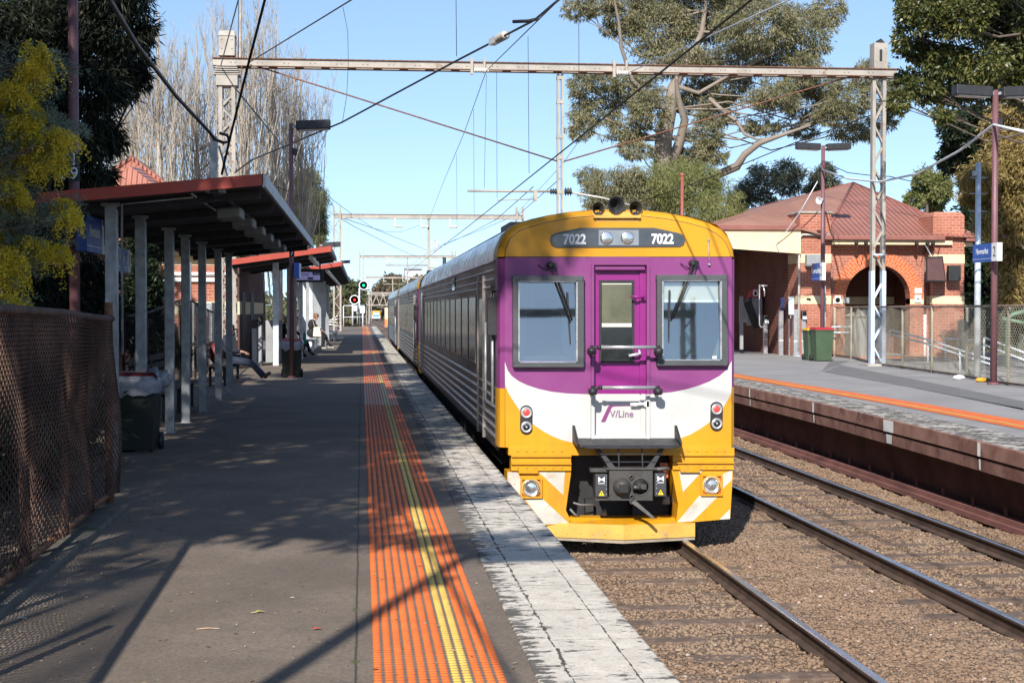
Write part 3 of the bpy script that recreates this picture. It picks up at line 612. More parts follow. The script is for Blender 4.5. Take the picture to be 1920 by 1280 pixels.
b = MB(); poly(b, UPR+LOR[::-1], 0); b.build('white_swoosh', M['white_t'], lead)
b = MB(); poly(b, LOL+[(1108, 838.5), (947, 838.5)], 0); b.build('yellow_lower_panel', M['yellow'], lead)
b = MB(); poly(b, LOR+[(1218, 838.5), (1372, 838.5)], 0); b.build('yellow_lower_panel', M['yellow'], lead)
# corner posts (chamfers)
for sx in (-1, 1):
    b = MB(); x0 = F(947, 600).x if sx < 0 else F(1372, 600).x; x1 = CX+sx*1.405
    for (z0, z1, mi) in ((F(947, 838.5).z, F(947, 728).z, 1), (F(947, 728).z, 2.25, 0)):
        a_ = [(x0, Y0, z0), (x1-.02*sx, Y0+.04, z0), (x1, Y0+.12, z0), (x1, Y0+.42, z0), (x1-.03*sx, Y0+.42, z0), (x0, Y0+.1, z0)]
        b.prism(a_, (0, 0, z1-z0), mi)
    b.build('corner_post', [M['purple'], M['yellow']], lead)
# yellow dome with lamp panel
out = [(933, 481), (934.5, 464), (945, 437), (965, 420), (993, 411.5), (1027, 403), (1069, 396), (1111, 392.5), (1156, 391.5), (1206, 392.5), (1251, 398), (1294, 406), (1330, 416), (1355.6, 428.6), (1369.6, 444), (1377, 461), (1379.5, 481)]
inn = [(947, 481), (948, 468), (957, 446), (974, 432), (1000, 424), (1032, 415.5), (1072, 408.5), (1112, 405), (1156, 404), (1205, 405), (1248, 410), (1288, 417.5), (1320, 426.5), (1343, 437.5), (1358, 451), (1366, 466), (1370, 481)]
b = MB(); r0 = [F(x, y, 0) for x, y in inn]; r1 = [F(x, y, .035) for x, y in [((p[0]+q[0])/2+(q[0]-p[0])*.2, (p[1]+q[1])/2+(q[1]-p[1])*.2) for p, q in zip(inn, out)]]
r2 = [V(CX+x, Y0+.1, z) for x, z in RING[1:-1]]
r2 = [V(F(x, y).x, Y0+.1, F(x, y).z) for x, y in out]
b.add(r0, [tuple(range(len(r0)))]); b.sheet([r0, r1, r2], 0, True)
b.sheet([r2, [p+V(0, .33, -.004) for p in r2]], 0, True)
b.build('yellow_dome', M['yellow'], lead, normals=True)
b = MB(); b.tube([F(x, y, -.001) for x, y in inn], .0035, 4, 0, False); b.tube([F(947, 481.6, -.001), F(1372, 481.6, -.001)], .004, 4); b.build('seam', M['frame_grey'], lead)
LP = [(1031, 450), (1034, 441), (1042, 437), (1088, 427), (1226, 427), (1273, 437), (1281, 441), (1284.5, 450), (1282, 459), (1274, 463), (1042, 464.5), (1034, 460)]
def shrink(P, k, ky=None):
    cx_ = sum(p[0] for p in P)/len(P); cy_ = sum(p[1] for p in P)/len(P); ky = ky or k
    return [(cx_+(x-cx_)*k, cy_+(y-cy_)*ky) for x, y in P]
b = MB(); poly(b, LP, -.014, .02); pn = b.build('lamp_panel', M['frame_grey'], lead, .004)
b = MB(); poly(b, shrink(LP, .965, .78), -.017, .006); b.build('glass', M['panel_dark'], pn)
b = MB(); rect(b, 1122, 431.5, 1197, 460, -.02, .006); b.build('lamp_cover', M['panel_mid'], pn)
for px, py in ((1137, 446.5), (1175.5, 446)):
    b = MB(); c = F(px, py, -.02); b.lathe(c, (0, -1, 0), [(.078, 0), (.078, .006), (.06, .012), (.02, .016), (0, .018)], 20); b.build('headlight', M['chrome'], lead)
txt('fleet_number', '7022', F(1077, 449.5, -.021), .158, M['num_grey'], lead, sx=.84, bold=.005)
txt('fleet_number', '7022', F(1241.5, 449, -.021), .158, M['num_white'], lead, sx=.84, bold=.005)
# horns
b = MB(); poly(b, [(1108, 397), (1204, 397), (1196, 416), (1118, 416)], -.004, .01, 0); rect(b, 1112, 404, 1200, 409, -.05, .05, 0); b.build('horn_recess', M['yellow_dirty'], lead)
for px, py, r in ((1121, 390.5, .072), (1154.5, 384.5, .102), (1191, 389.5, .078)):
    b = MB(); c = F(px, py, -.02); b.lathe(c, (0, -1, 0), [(.02, -.35), (.03, -.2), (r*.55, -.08), (r*.96, .0), (r, .01), (r*.93, .008), (r*.5, -.07), (.02, -.16), (0, -.16)], 22)
    b.box(c.x-.02, c.x+.02, c.y-.02, c.y+.06, c.z-r-.05, c.z-r*.6); b.build('horn', M['black'], lead)
# windscreens
for (o, i, nm) in (((960.5, 517, 1092.6, 688), (970.5, 526, 1081.5, 680), 'l'), ((1229.6, 515.5, 1361, 685), (1239, 524.5, 1350.5, 676), 'r')):
    b = MB(); x0, y0_, x1, y1_ = o; a0, b0, a1, b1 = i
    for q in ((x0, y0_, x1, b0), (x0, b1, x1, y1_), (x0, b0, a0, b1), (a1, b0, x1, b1)): rect(b, *q, -.085, .09)
    fr = b.build('windscreen', M['frame_grey'], lead, .006)
    b = MB(); b.add([F(a0, b1, -.075), F(a1, b1, -.075), F(a1, b0, -.008), F(a0, b0, -.008)], [(0, 1, 2, 3)]); b.build('glass', M['screen'], fr, normals=False)
    b = MB()
    for q in ((a0, b0, a1, b0+2.5), (a0, b1-2.5, a1, b1), (a0, b0, a0+2.5, b1), (a1-3, b0, a1, b1)): rect(b, *q, -.08, .075)
    b.build('seal', M['galv'], fr)
    if nm == 'r':
        b = MB(); b.add([F(a0+3, 566, -.015), F(a1-4, 566, -.015), F(a1-4, b0+3, .01), F(a0+3, b0+3, .01)], [(0, 1, 2, 3)], 0)
        b.add([F(a0+3, 567, -.02), F(a1-4, 567, -.02), F(a1-4, 562, -.017), F(a0+3, 562, -.017)], [(0, 1, 2, 3)], 1); b.build('blind', [M['blind'], M['white']], fr, normals=False)
        b = MB(); rect(b, 1333, 667, 1341, 672, -.078, .003); b.build('sticker', M['white'], fr)
# wipers
for (p, e, b0, b1) in (((1031, 497), (1068, 604), (1063, 548), (1069, 663)), ((1297, 493.5), (1257, 600), (1254, 544), (1251.5, 659))):
    b = MB(); b.tube([F(*p, -.07), F(*e, -.06)], .011, 6); b.tube([F(p[0]+7, p[1]+1, -.07), F(e[0]+4, e[1]-3, -.06)], .008, 6); b.bar(F(*b0, -.045), F(*b1, -.045), .018, .03, 0, (0, -1, 0))
    b.lathe(F(*p, 0), (0, -1, 0), [(.04, 0), (.04, .07), (.02, .09)], 12); b.tube([F(*e, -.06), F((b0[0]+b1[0])/2, (b0[1]+b1[1])/2, -.045)], .012, 6); b.lathe(F(p[0]+7, p[1], 0), (0, -1, 0), [(.03, 0), (.03, .07)], 10)
    b.tube([F(p[0]-3, p[1]+10, -.01), F(p[0]-14, p[1]+6, -.05), F(p[0]-22, p[1], -.02)], .006, 5); b.build('wiper', M['dark_metal'], lead)
b = MB(); b.tube([F(1328, 450, -.03), F(1329, 497, -.03)], .007, 6); b.ball(F(1328, 450, -.02), .014); b.ball(F(1329, 496, -.02), .018); b.build('grab_wire', M['galv'], lead)
# end door
b = MB(); rect(b, 1108, 481.5, 1218, 497, -.004, .06); rect(b, 1108, 497, 1113.5, 738.8, -.03, .14); rect(b, 1212, 497, 1218, 738.8, -.03, .14); rect(b, 1116, 500, 1209, 506, -.012, .1); b.build('door_frame', M['purple'], lead, .004)
b = MB(); rect(b, 1108, 738.8, 1114.5, 834, -.03, .14); rect(b, 1211, 738.8, 1218, 834, -.03, .14); rect(b, 1114.5, 815.5, 1211, 834, -.02, .12); b.build('door_frame', M['white_t'], lead, .004)
b = MB(); rect(b, 1113.5, 497, 1212, 738.8, .07, .04, 0); rect(b, 1113.5, 738.8, 1212, 816, .07, .04, 1); rect(b, 1201, 506, 1212, 738.8, .05, .02, 0); rect(b, 1203, 738.8, 1212, 816, .05, .02, 1); dr = b.build('end_door', [M['magenta'], M['white_t']], lead)
b = MB()
for q in ((1125, 525, 1191, 530), (1125, 675, 1191, 680), (1125, 530, 1129, 675), (1187, 530, 1191, 675)): rect(b, *q, .055, .02)
wf = b.build('door_window', M['black'], dr)
b = MB(); b.add([F(1129, 675, .064), F(1187, 675, .064), F(1187, 530, .067), F(1129, 530, .067)], [(0, 1, 2, 3)]); b.build('glass', M['glass_dark'], wf, normals=False)
b = MB(); rect(b, 1130, 532, 1186, 606, .058, .003, 0); rect(b, 1130, 606, 1186, 613, .056, .004, 1); rect(b, 1130, 531, 1186, 533, .056, .004, 1); b.build('blind', [M['olive'], M['blind']], wf)
b = MB(); b.tube([F(1182, 556, -.03), F(1208, 557, -.03)], .014, 8); b.tube([F(1205, 557, -.03), F(1205, 557, .06)], .016, 8); b.tube([F(1191, 557, -.03), F(1191, 563, .0)], .01, 6); b.build('door_latch', M['magenta'], dr)
b = MB(); b.tube([F(1179, 667, .0), F(1200, 663, .0)], .016, 8); b.tube([F(1200, 663, .0), F(1200, 657, .06)], .014, 8); b.build('door_handle', M['galv_pale'], dr)
b = MB(); b.tube([F(1182, 758, -.0), F(1213, 757, -.0)], .016, 8); b.box(F(1208, 757).x, F(1216, 757).x, Y0-.03, Y0+.05, F(1208, 762).z, F(1208, 752).z); b.tube([F(1196, 762, .02), F(1203, 750, .02)], .012, 6); b.build('door_latch', M['white'], dr)
def L(x, y): return (1100+x/10.67, 720+y/10.67)
b = MB(); poly(b, [L(300, 765), L(390, 765), L(510, 492), L(530, 465), L(565, 450), L(965, 440), L(965, 428), L(500, 425), L(470, 435), L(445, 462)], .066, .003); b.build('logo_stripe', M['purple'], dr)
txt('logo_letters', 'V/Line', F(1167.5, 777, .064), .115, mat('mauve_lettering', (.2, .1, .19), .5, 0, .03, 3, 0), dr, sx=.95, bold=.001)
# hand rails across the door
for py, xl, xr in ((650, 1105, 1228), (724.5, 1107, 1227)):
    b = MB(); b.tube([F(xl+13, py, -.22), F(xr-6, py, -.22)], .021, 10, 0); b.tube([F(xl-1, py+1, -.22), F(xl+14, py+.5, -.22)], .013, 8, 1); b.tube([F(xr-7, py, -.22), F(xr, py+1, -.22)], .013, 8, 1); b.tube([F(xl+10, py, -.22), F(xl+16, py, -.22)], .026, 8, 1)
    for x in (xl-1, xr):
        b.lathe(F(x, py+6, -.22), (0, 0, 1), [(.02, -.05), (.05, -.04), (.055, 0), (.05, .02), (.025, .03), (.015, .06)], 14, 1); b.bar(F(x, py+9, -.2), F(x, py+9, .02), .03, .03, 1)
    b.build('hand_rail', [M['steel_satin'], M['dark_metal']], lead)
# tail lights
for px, py in ((986.6, 786.5), (1343.2, 780)):
    b = MB(); P = []
    for k in range(16):
        a_ = 2*PI*k/16; P.append((px+11.8*math.cos(a_), py+(15.5 if math.sin(a_) > 0 else -15.5)+11.8*math.sin(a_)))
    poly(b, P, -.02, .03); pod = b.build('light_cluster', M['black'], lead, .006)
    for dy_, m in ((-13.5, 'red'), (13.5, 'clear')):
        b = MB(); c = F(px, py+dy_, -.02); b.lathe(c, (0, -1, 0), [(.066, 0), (.066, .012), (.055, .018), (.046, .008)], 20); ln = b.build('lamp_bezel', M['steel_satin'], pod)
        b = MB(); b.lathe(c, (0, -1, 0), [(.046, .004), (.046, .006), (.03, .012), (0, .015)], 18); b.build('lens', mat('red_lens', (.6, .07, .06), .15, 0, .15, 30, .2, 80) if m == 'red' else M['glass_dark'], pod)
        if m == 'clear': b = MB(); b.ball(c+V(0, -.016, 0), .016); b.build('bulb', M['chrome'], pod)
# step plate
b = MB(); b.hexa([F(1076, 826, 0), F(1267, 826, 0), F(1267, 821, 0), F(1076, 821, 0)], [F(1079, 833, -.36), F(1262, 833, -.36), F(1262, 829, -.36), F(1079, 829, -.36)]); b.bar(F(1088, 833, -.36), F(1252, 833, -.36), .03, .025)
for (x, sx) in ((1075.5, -1), (1267, 1)): b.hexa([F(x-2.5, 829, -.0), F(x+2.5, 829, -.0), F(x+2.5, 797, -.0), F(x-2.5, 797, -.0)], [F(x-2.5+3, 833, -.3), F(x+2.5-1, 833, -.3), F(x+2, 826, -.3), F(x-2, 826, -.3)])
b.build('step_plate', M['dark_metal'], lead)
# bolted yellow beams
b = MB(); rect(b, 953, 838.5, 1376, 853, -.03, .3); 
for (x0, x1, ya, yb) in ((958, 1070.5, 853, 882), (1260.5, 1375, 851, 880)):
    rect(b, x0, ya, x1, ya+3, -.05, .2); rect(b, x0, ya+3, x1, ya+14, -.02, .2); rect(b, x0, ya+14, x1, ya+17, -.06, .2); rect(b, x0, ya+17, x1, yb, -.03, .2)
    for k in range(6):
        for yy in (844.5, yb-6.5):
            c = F(x0+12+(x1-x0-30)*k/5, yy, -.03); b.lathe(c, (0, -1, 0), [(.014, 0), (.014, .012)], 6)
    rect(b, x0+14, yb, x0+50, yb+4.5, -.05, .1)
b.build('buffer_beam', M['yellow'], lead, .004)
# skirts with hazard stripes
def B_(x, y): return (900+x/3.369, 660+y/3.369)
SK = {0: [(951, 884), (1070, 884), (1070.5, 887), (1061, 956), (1068, 971), (1068, 983), (1020, 984), (948, 976)], 1: [(1259.5, 881), (1374.5, 879), (1369, 972), (1268, 981), (1269, 970), (1271.5, 945)]}
ST = {0: [[(372, 757), (536, 757), (526, 902)], [(176, 757), (236, 757), (254, 796), (254, 902), (178, 826)], [(282, 925), (392, 922), (566, 1085), (404, 1085)]],
      1: [[(1256, 748), (1414, 740), (1282, 882)], [(1594, 742), (1532, 770), (1532, 862), (1590, 806)], [(1384, 907), (1508, 907), (1345, 1066), (1246, 1072)], [(1580, 988), (1512, 1056), (1578, 1052)]]}
FOG = {0: (975.7, 895, 1015.8, 933), 1: (1313.5, 888.6, 1354, 928.6)}
for sd in (0, 1):
    b = MB(); poly(b, SK[sd], -.0, .35, 0)
    for s in ST[sd]: poly(b, [B_(*p) for p in s], -.003, .003, 1)
    sk = b.build('skirt', [M['yellow'] if sd else M['yellow'], M['white_dirty']], lead)
    x0, ya, x1, yb = FOG[sd]; b = MB(); w = 3
    for q in ((x0, ya, x1, ya+w), (x0, yb-w, x1, yb), (x0, ya+w, x0+w, yb-w), (x1-w, ya+w, x1, yb-w)): rect(b, *q, -.035, .035, 0)
    rect(b, x0+w, ya+w, x1-w, yb-w, -.008, .004, 1); fl = b.build('fog_light', [M['yellow'], M['hot']], lead)
    b = MB(); c = F((x0+x1)/2-.5, (ya+yb)/2, -.012); b.lathe(c, (0, -1, 0), [(.098, 0), (.1, .03), (.088, .035), (.085, .02), (.05, .03), (0, .04)], 22); b.build('lens', M['chrome'], fl)
    b = MB(); b.lathe(c, (0, -1, 0), [(.115, 0), (.115, .02), (.1, .022)], 22); b.build('rim', M['yellow_dirty'], fl)
# snow plough / pilot
b = MB(); V_ = -.16
for (xa, xb, da, db) in ((1026, 1165, .02, V_), (1165, 1304, V_, .02)):
    b.hexa([F(xa, 1006+(2 if da < 0 else 0), da), F(xb, 1006+(2 if db < 0 else 0), db), F(xb, 1006, db+.2), F(xa, 1006, da+.2)], [F(xa, 980, da), F(xb, 980, db), F(xb, 980, db+.2), F(xa, 980, da+.2)], 0)
    b.hexa([F(xa, 1012+(3 if da < 0 else 0), da+.015), F(xb, 1012+(3 if db < 0 else 0), db+.015), F(xb, 1012, db+.2), F(xa, 1012, da+.2)], [F(xa, 1006.5, da+.015), F(xb, 1006.5, db+.015), F(xb, 1006.5, db+.2), F(xa, 1006.5, da+.2)], 2)
    xi = 1068 if xa < 1100 else xa; xj = xb if xa < 1100 else 1268
    b.hexa([F(xi, 980, da if xa > 1100 else da), F(xj, 980, db), F(xj, 980, db+.2), F(xi, 980, da+.2)], [F(xi, 972, .1), F(xj, 972, .1), F(xj, 972, .3), F(xi, 972, .3)], 1)
for k in range(12):
    x = 1041+k*22.6; d = .02+(V_-.02)*(1-abs(x-1165)/139)
    b.lathe(F(x, 998, d), (0, -1, 0), [(.012, -.01), (.012, .008)], 8, 0)
b.build('pilot', [M['yellow_dirty'], M['yellow'], mat('dusty_blade', (.3, .25, .19), .7, 0, .2, 5, .1)], lead)
b = MB()
for q in ((947, 728, 947, 838), (1372, 728, 1372, 838), (1108, 739, 1108, 834), (1218, 739, 1218, 834)): b.tube([F(q[0], q[1], -.001), F(q[2], q[3], -.001)], .003, 4)
for (x0, x1) in ((947, 1108), (1218, 1372)):
    for k in range(9): b.lathe(F(x0+8+(x1-x0-16)*k/8, 485, 0), (0, -1, 0), [(.006, 0), (.004, .004)], 6)
b.build('panel_seams', M['frame_grey'], lead)
M['hose'] = mat('grey_hose', (.17, .165, .16), .6, 0, .15, 9, 0)
# coupler pocket
b = MB(); rect(b, 1055, 850, 1275, 985, .5, .02); rect(b, 1055, 850, 1060, 985, .3, .2); rect(b, 1270, 850, 1275, 985, .3, .2); rect(b, 1105, 941, 1120, 985, .3, .1); rect(b, 1195, 941, 1210, 985, .3, .1); b.build('coupler_pocket', M['black'], lead)
b = MB(); b.tube([F(1077, 944, .1), F(1090, 948, .1), F(1118, 949, .15)], .012, 6); b.build('air_hose', M['hose'], lead)
b = MB(); b.tube([F(1072, 957, .15), F(1082, 968, .15), F(1090, 971, .2)], .014, 6); b.build('air_hose', M['hose'], lead)
b = MB(); b.lathe(F(1252, 938, .1), (0, 0, 1), [(.05, -.05), (.04, .02), (.01, .05)], 12); b.build('hose_cock', M['hose'], lead)
b = MB(); b.lathe(F(1137, 962, .15), (0, 0, 1), [(.04, -.05), (.02, .03)], 12); b.build('hose_cock', M['hose'], lead)
b = MB(); rect(b, 1241, 869, 1256, 897, .1, .02); b.ball(F(1249, 880, .06), .04); b.build('marker_bracket', M['hot'], lead)
b = MB(); D = -.3
for xa, xb in ((1107.8, 1134.5), (1241.4, 1214.6)):
    b.hexa([F(xa-(-5 if xa < 1150 else 5), 836, -.25), F(xa+(-6 if xa < 1150 else 6)+(16 if xa < 1150 else -16), 836, -.25), F(xa+(10 if xa < 1150 else -10), 836, -.18), F(xa, 836, -.18)], [F(xb, 874, D), F(xb+(14 if xa < 1150 else -14), 874, D), F(xb+(10 if xa < 1150 else -10), 874, D+.07), F(xb, 874, D+.07)])
for y, k in ((846, .26), (861, .66)): b.bar(F(1110+26*k, y, -.27), F(1240-26*k, y, -.27), .04, .012)
for x in (1152, 1195.5): b.bar(F(x, 835, -.26), F(x, 874, -.3), .012, .04, 0, (0, 1, 0))
b.build('coupler_guard', M['dark_metal'], lead)
b = MB(); rect(b, 1134.5, 875, 1214.6, 932, D, .25); rect(b, 1100, 873, 1136, 880, D+.02, .1); b.tube([F(1214, 876.5, D+.06), F(1240, 874, D+.06), F(1246, 875, D+.1)], .028, 8); rect(b, 1128, 871, 1222, 875, D-.02, .2); rect(b, 1109, 926, 1215, 932, D+.01, .1)
b.lathe(F(1157.6, 907, D), (0, -1, 0), [(.106, 0), (.1, .03), (.075, .075), (.04, .1), (0, .105)], 24)
b.lathe(F(1192, 906, D), (0, -1, 0), [(.106, 0), (.106, .008), (.096, .01), (.093, .004)], 24)
for (x, y) in ((1174.7, 888.5), (1175.5, 924.5), (1176, 934)): b.lathe(F(x, y, D), (0, -1, 0), [(.03, 0), (.03, .02), (.018, .024), (.016, .0)], 12)
cp = b.build('coupler', M['coupler'], lead, .004)
b = MB(); b.lathe(F(1192, 906, D-.006), (0, -1, 0), [(.092, 0), (0, .001)], 24, 0); rect(b, 1150, 900, 1166, 915, D-.125, .1, 0); b.build('socket', M['black'], cp)
b = MB(); b.tube([F(1176, 906, D-.08), F(1190, 907, D-.06)], .025, 8); rect(b, 1190, 901, 1201, 910, D-.06, .05); b.build('pin', M['coupler'], cp)
b = MB(); b.hexa([F(1174, 935, D-.02), F(1181, 930, D-.02), F(1181, 930, D+.02), F(1174, 935, D+.02)], [F(1212, 964, D-.08), F(1215.5, 961, D-.08), F(1215.5, 961, D-.05), F(1212, 964, D-.05)]); b.build('release_handle', M['coupler'], cp)
M['warn'] = mat('warning_yellow', (.85, .55, .02), .4, 0, .05, 3, 0)
for (x0, x1, yo) in ((1108.7, 1130.5, 0), (1218, 1239, -1.5)):
    b = MB(); rect(b, x0, 883+yo, x1, 925.5+yo, D-.02, .2); bx = b.build('electric_box', M['coupler_box'], lead, .006)
    xc = (x0+x1)/2
    b = MB(); poly(b, [(xc-6, 887+yo), (xc, 892+yo), (xc+6, 887+yo), (xc+6, 898+yo), (xc, 893.5+yo), (xc-6, 898+yo)], D-.0235, .003); rect(b, xc-6, 899.2+yo, xc+6, 900.6+yo, D-.0235, .003); b.build('emblem', M['num_grey'], bx)
    b = MB(); poly(b, [(xc-7, 923.5+yo), (xc+7, 923.5+yo), (xc, 910+yo)], D-.0235, .003, 0); poly(b, [(xc-5.4, 922.4+yo), (xc+5.4, 922.4+yo), (xc, 912.4+yo)], D-.0245, .001, 1); poly(b, [(xc+.9, 914.5+yo), (xc-1.6, 918.5+yo), (xc, 918.3+yo), (xc-.9, 921.8+yo), (xc+1.6, 917.4+yo), (xc+.2, 917.4+yo)], D-.0255, .001, 0)
    b.build('warning_triangle', [M['black'], M['warn']], bx)
    b = MB()
    for yy in (886, 891, 897, 903, 910, 920): b.lathe(F(x1-2 if x0 < 1150 else x0+3, yy+yo, D-.02), (0, -1, 0), [(.006, 0), (.004, .005)], 6)
    b.build('screws', M['galv_pale'], bx)
# ------------------------------------------------------------------ left side
def chain(name, path, z0, z1, d, r, off, m, parent=None):
    """chain link fabric: zigzag wires along a ground path (list of (x,y)); z0,z1(s) heights; off(s,z) sideways sag"""
    P = np.array(path, float); seg = np.hypot(*(P[1:]-P[:-1]).T); cum = np.concatenate([[0], np.cumsum(seg)]); Ln = cum[-1]
    nw = int(Ln/d); rows = int(max(z1(s)-z0(s) for s in np.linspace(0, Ln, 9))/d)
    i = np.arange(nw)[:, None]; k = np.arange(rows+1)[None]
    s = np.minimum((i+((k+i) % 2))*d, Ln); sx = np.interp(s, cum, P[:, 0]); sy = np.interp(s, cum, P[:, 1])
    zz0 = np.vectorize(z0)(s); zz1 = np.vectorize(z1)(s); z = zz0+(zz1-zz0)*k/rows
    tx = np.interp(s+.01, cum, P[:, 0])-np.interp(s-.01, cum, P[:, 0]); ty = np.interp(s+.01, cum, P[:, 1])-np.interp(s-.01, cum, P[:, 1]); l = np.hypot(tx, ty)+1e-9
    o = off(s, z)+.0035*(((k+i) % 2)*2-1)
    pt = np.stack([sx-ty/l*o, sy+tx/l*o, z], -1)
    a = np.array([0, 2*PI/3, 4*PI/3]); nx, ny = -ty/l, tx/l
    ring = pt[:, :, None, :]+r*(np.cos(a)[None, None, :, None]*np.stack([nx, ny, 0*nx], -1)[:, :, None, :]+np.sin(a)[None, None, :, None]*np.stack([tx/l*.7, ty/l*.7, 0*nx+.7], -1)[:, :, None, :])
    v = ring.reshape(-1, 3); idx = np.arange(nw*(rows+1)*3).reshape(nw, rows+1, 3)
    f = np.stack([idx[:, :-1], np.roll(idx, -1, 2)[:, :-1], np.roll(idx, -1, 2)[:, 1:], idx[:, 1:]], -1).reshape(-1, 4)
    return np_mesh(name, v, f, m, parent)
M['mesh_rust'] = mat('rusty_wire_mesh', (.115, .068, .055), .75, .1, .35, 2.2, 0, col2=(.24, .135, .1))
M['mesh_dark'] = mat('dark_wire_mesh', (.06, .05, .048), .7, .3, .2, 3, 0)
M['mesh_pale'] = mat('weathered_wire_mesh', (.4, .36, .27), .7, .2, .25, 2, 0)
path = [(-1.93, 2.2), (-2.04, 8.67), (-2.07, 10.8), (-2.11, 12.98)]
fn = thing('chain_link_fence', 'rusty brown chain link fence with sagging mesh along the left foreground', 'fence', (-2.05, 9, 0))
zt = lambda s: 1.645-.02*math.sin(s*.8)-.05*max(0, (s-8.6)/2.2)
chain('wire_mesh', path, lambda s: .13, lambda s: zt(s)-.02, .029, .0046, lambda s, z: .055*np.sin(s*5.2+.6*z)*np.clip(1.7-z, 0, 1.2)+.05*np.exp(-((z-.75)/.5)**2)*np.sin(s*2.1+1)-.05*np.exp(-((s-8.7)/.35)**2)*z, M['mesh_rust'], fn)
def pathp(s):
    P = np.array(path); seg = np.hypot(*(P[1:]-P[:-1]).T); cum = np.concatenate([[0], np.cumsum(seg)]); return float(np.interp(s, cum, P[:, 0])), float(np.interp(s, cum, P[:, 1]))
b = MB(); b.tube([(*pathp(s), zt(s)) for s in np.linspace(0, 10.75, 30)], .028, 10); b.build('top_rail', M['rust_dark'], fn)
b = MB(); b.tube([(*pathp(s), .12) for s in np.linspace(0, 10.75, 20)], .026, 8)
for s in np.arange(2, 10.7, .045):
    x, y = pathp(s); b.tube([(x+.03, y, .12), (x, y+.012, .15), (x-.03, y+.024, .12)], .005, 3)
b.build('bottom_rail', M['rust'], fn)
for Yp in (3.4, 5.6, 7.7, 9.9, 12.98):
    x = float(np.interp(Yp, [2.2, 8.67, 10.8, 12.98], [-1.93, -2.04, -2.07, -2.11])); b = MB(); b.tube([(x-(.03 if Yp > 12 else .12), Yp, -.02), (x-(.03 if Yp > 12 else .12), Yp, 1.72 if Yp > 12 else 1.63)], .03 if Yp < 12 else .036, 10); b.build('post', M['rust_dark'] if Yp < 12 else M['rust'], fn)
b = MB(); b.box(-2.24, -1.93, 1, 12.7, -.02, .05); b.build('kerb', mat('mossy_concrete', (.1, .09, .075), .9, 0, .3, 3, .4, 40, dirt=((.06, .06, .035), .5, 3)), fn, .02)
# back fence behind the shelter
fb_ = thing('chain_link_fence', 'dark chain link fence behind the long shelter posts', 'fence', (-3.9, 25, 0))
pth = [(-2.15, 13.1), (-3.6, 14.6), (-3.95, 22), (-4.0, 42)]
chain('wire_mesh', pth, lambda s: .05, lambda s: 1.5+.35*math.exp(-((s-22)/5)**2), .06, .003, lambda s, z: .02*np.sin(s*3), M['mesh_dark'], fb_)
b = MB(); P = np.array(pth); cum = np.concatenate([[0], np.cumsum(np.hypot(*(P[1:]-P[:-1]).T))])
ss = np.linspace(0, cum[-1], 40); b.tube([(float(np.interp(s, cum, P[:, 0])), float(np.interp(s, cum, P[:, 1])), 1.52+.35*math.exp(-((s-22)/5)**2)) for s in ss], .025, 8); b.build('top_rail', M['rust_dark'], fb_)
for s in np.linspace(2, cum[-1], 11):
    b = MB(); x, y = float(np.interp(s, cum, P[:, 0])), float(np.interp(s, cum, P[:, 1])); b.tube([(x, y, 0), (x, y, 1.5)], .028, 8); b.build('post', M['rust_dark'], fb_)
# electrical cabinet
kb = thing('electrical_cabinet', 'grey electrical cabinet behind the wire fence beside the lattice mast', 'cabinet', (-4.2, 41, 0))
b = MB(); b.box(-4.75, -3.98, 40.6, 41.3, 0, 1.85); b.build('body', M['galv'], kb, .02)
b = MB(); b.box(-4.7, -4.4, 40.585, 40.6, .1, 1.75); b.build('door', M['panel_grey'], kb); b = MB(); b.box(-4.35, -4.03, 40.585, 40.6, .1, 1.75); b.build('door', M['panel_grey'], kb)

M['lampcase'] = mat('shaded_lamp_case', (.16, .15, .135), .5, 0, .2, 6, 0)  # strip light cases darkened: the shade under the roof is in their colour
# shelter along the near platform
sh = thing('platform_shelter', 'long open shelter with red front fascia, dark soffit and grey steel posts', 'shelter', (-2.5, 22, 0))
def rz(x): return 2.70+(x+3.3)*.0945
Ya, Yb = 15.05, 29.6
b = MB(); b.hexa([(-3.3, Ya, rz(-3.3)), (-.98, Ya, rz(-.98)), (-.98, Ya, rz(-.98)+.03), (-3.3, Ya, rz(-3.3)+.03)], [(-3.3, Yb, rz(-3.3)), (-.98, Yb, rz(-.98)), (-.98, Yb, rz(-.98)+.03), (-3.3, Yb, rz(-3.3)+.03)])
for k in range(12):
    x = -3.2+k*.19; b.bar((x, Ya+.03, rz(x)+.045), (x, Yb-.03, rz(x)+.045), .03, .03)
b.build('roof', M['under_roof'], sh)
b = MB(); b.hexa([(-3.32, Ya-.03, rz(-3.32)-.03), (-.97, Ya-.03, rz(-.97)-.03), (-.97, Ya-.03, rz(-.97)+.085), (-3.32, Ya-.03, rz(-3.32)+.085)], [(-3.32, Ya, rz(-3.32)-.03), (-.97, Ya, rz(-.97)-.03), (-.97, Ya, rz(-.97)+.085), (-3.32, Ya, rz(-3.32)+.085)]); b.build('fascia', M['red_fascia'], sh)
b = MB(); b.box(-.978, -.945, Ya-.03, Yb, rz(-.97)-.045, rz(-.97)+.085); b.build('edge_trim', M['galv'], sh)
pys = [15.7, 17.75, 20.35, 22.2, 24.5, 27.2, 29.4]
for y in pys:
    b = MB(); b.box(-2.625, -2.505, y, y+.12, 0, rz(-2.5)-.03); b.box(-2.66, -2.47, y-.02, y+.14, rz(-2.5)-.06, rz(-2.5)-.02); b.box(-2.64, -2.49, y-.012, y+.132, 0, .012); b.build('post', M['galv'], sh, .006)
b = MB()
for y in pys: b.bar((-3.25, y+.06, rz(-3.25)-.05), (-1.05, y+.06, rz(-1.05)-.05), .06, .09)
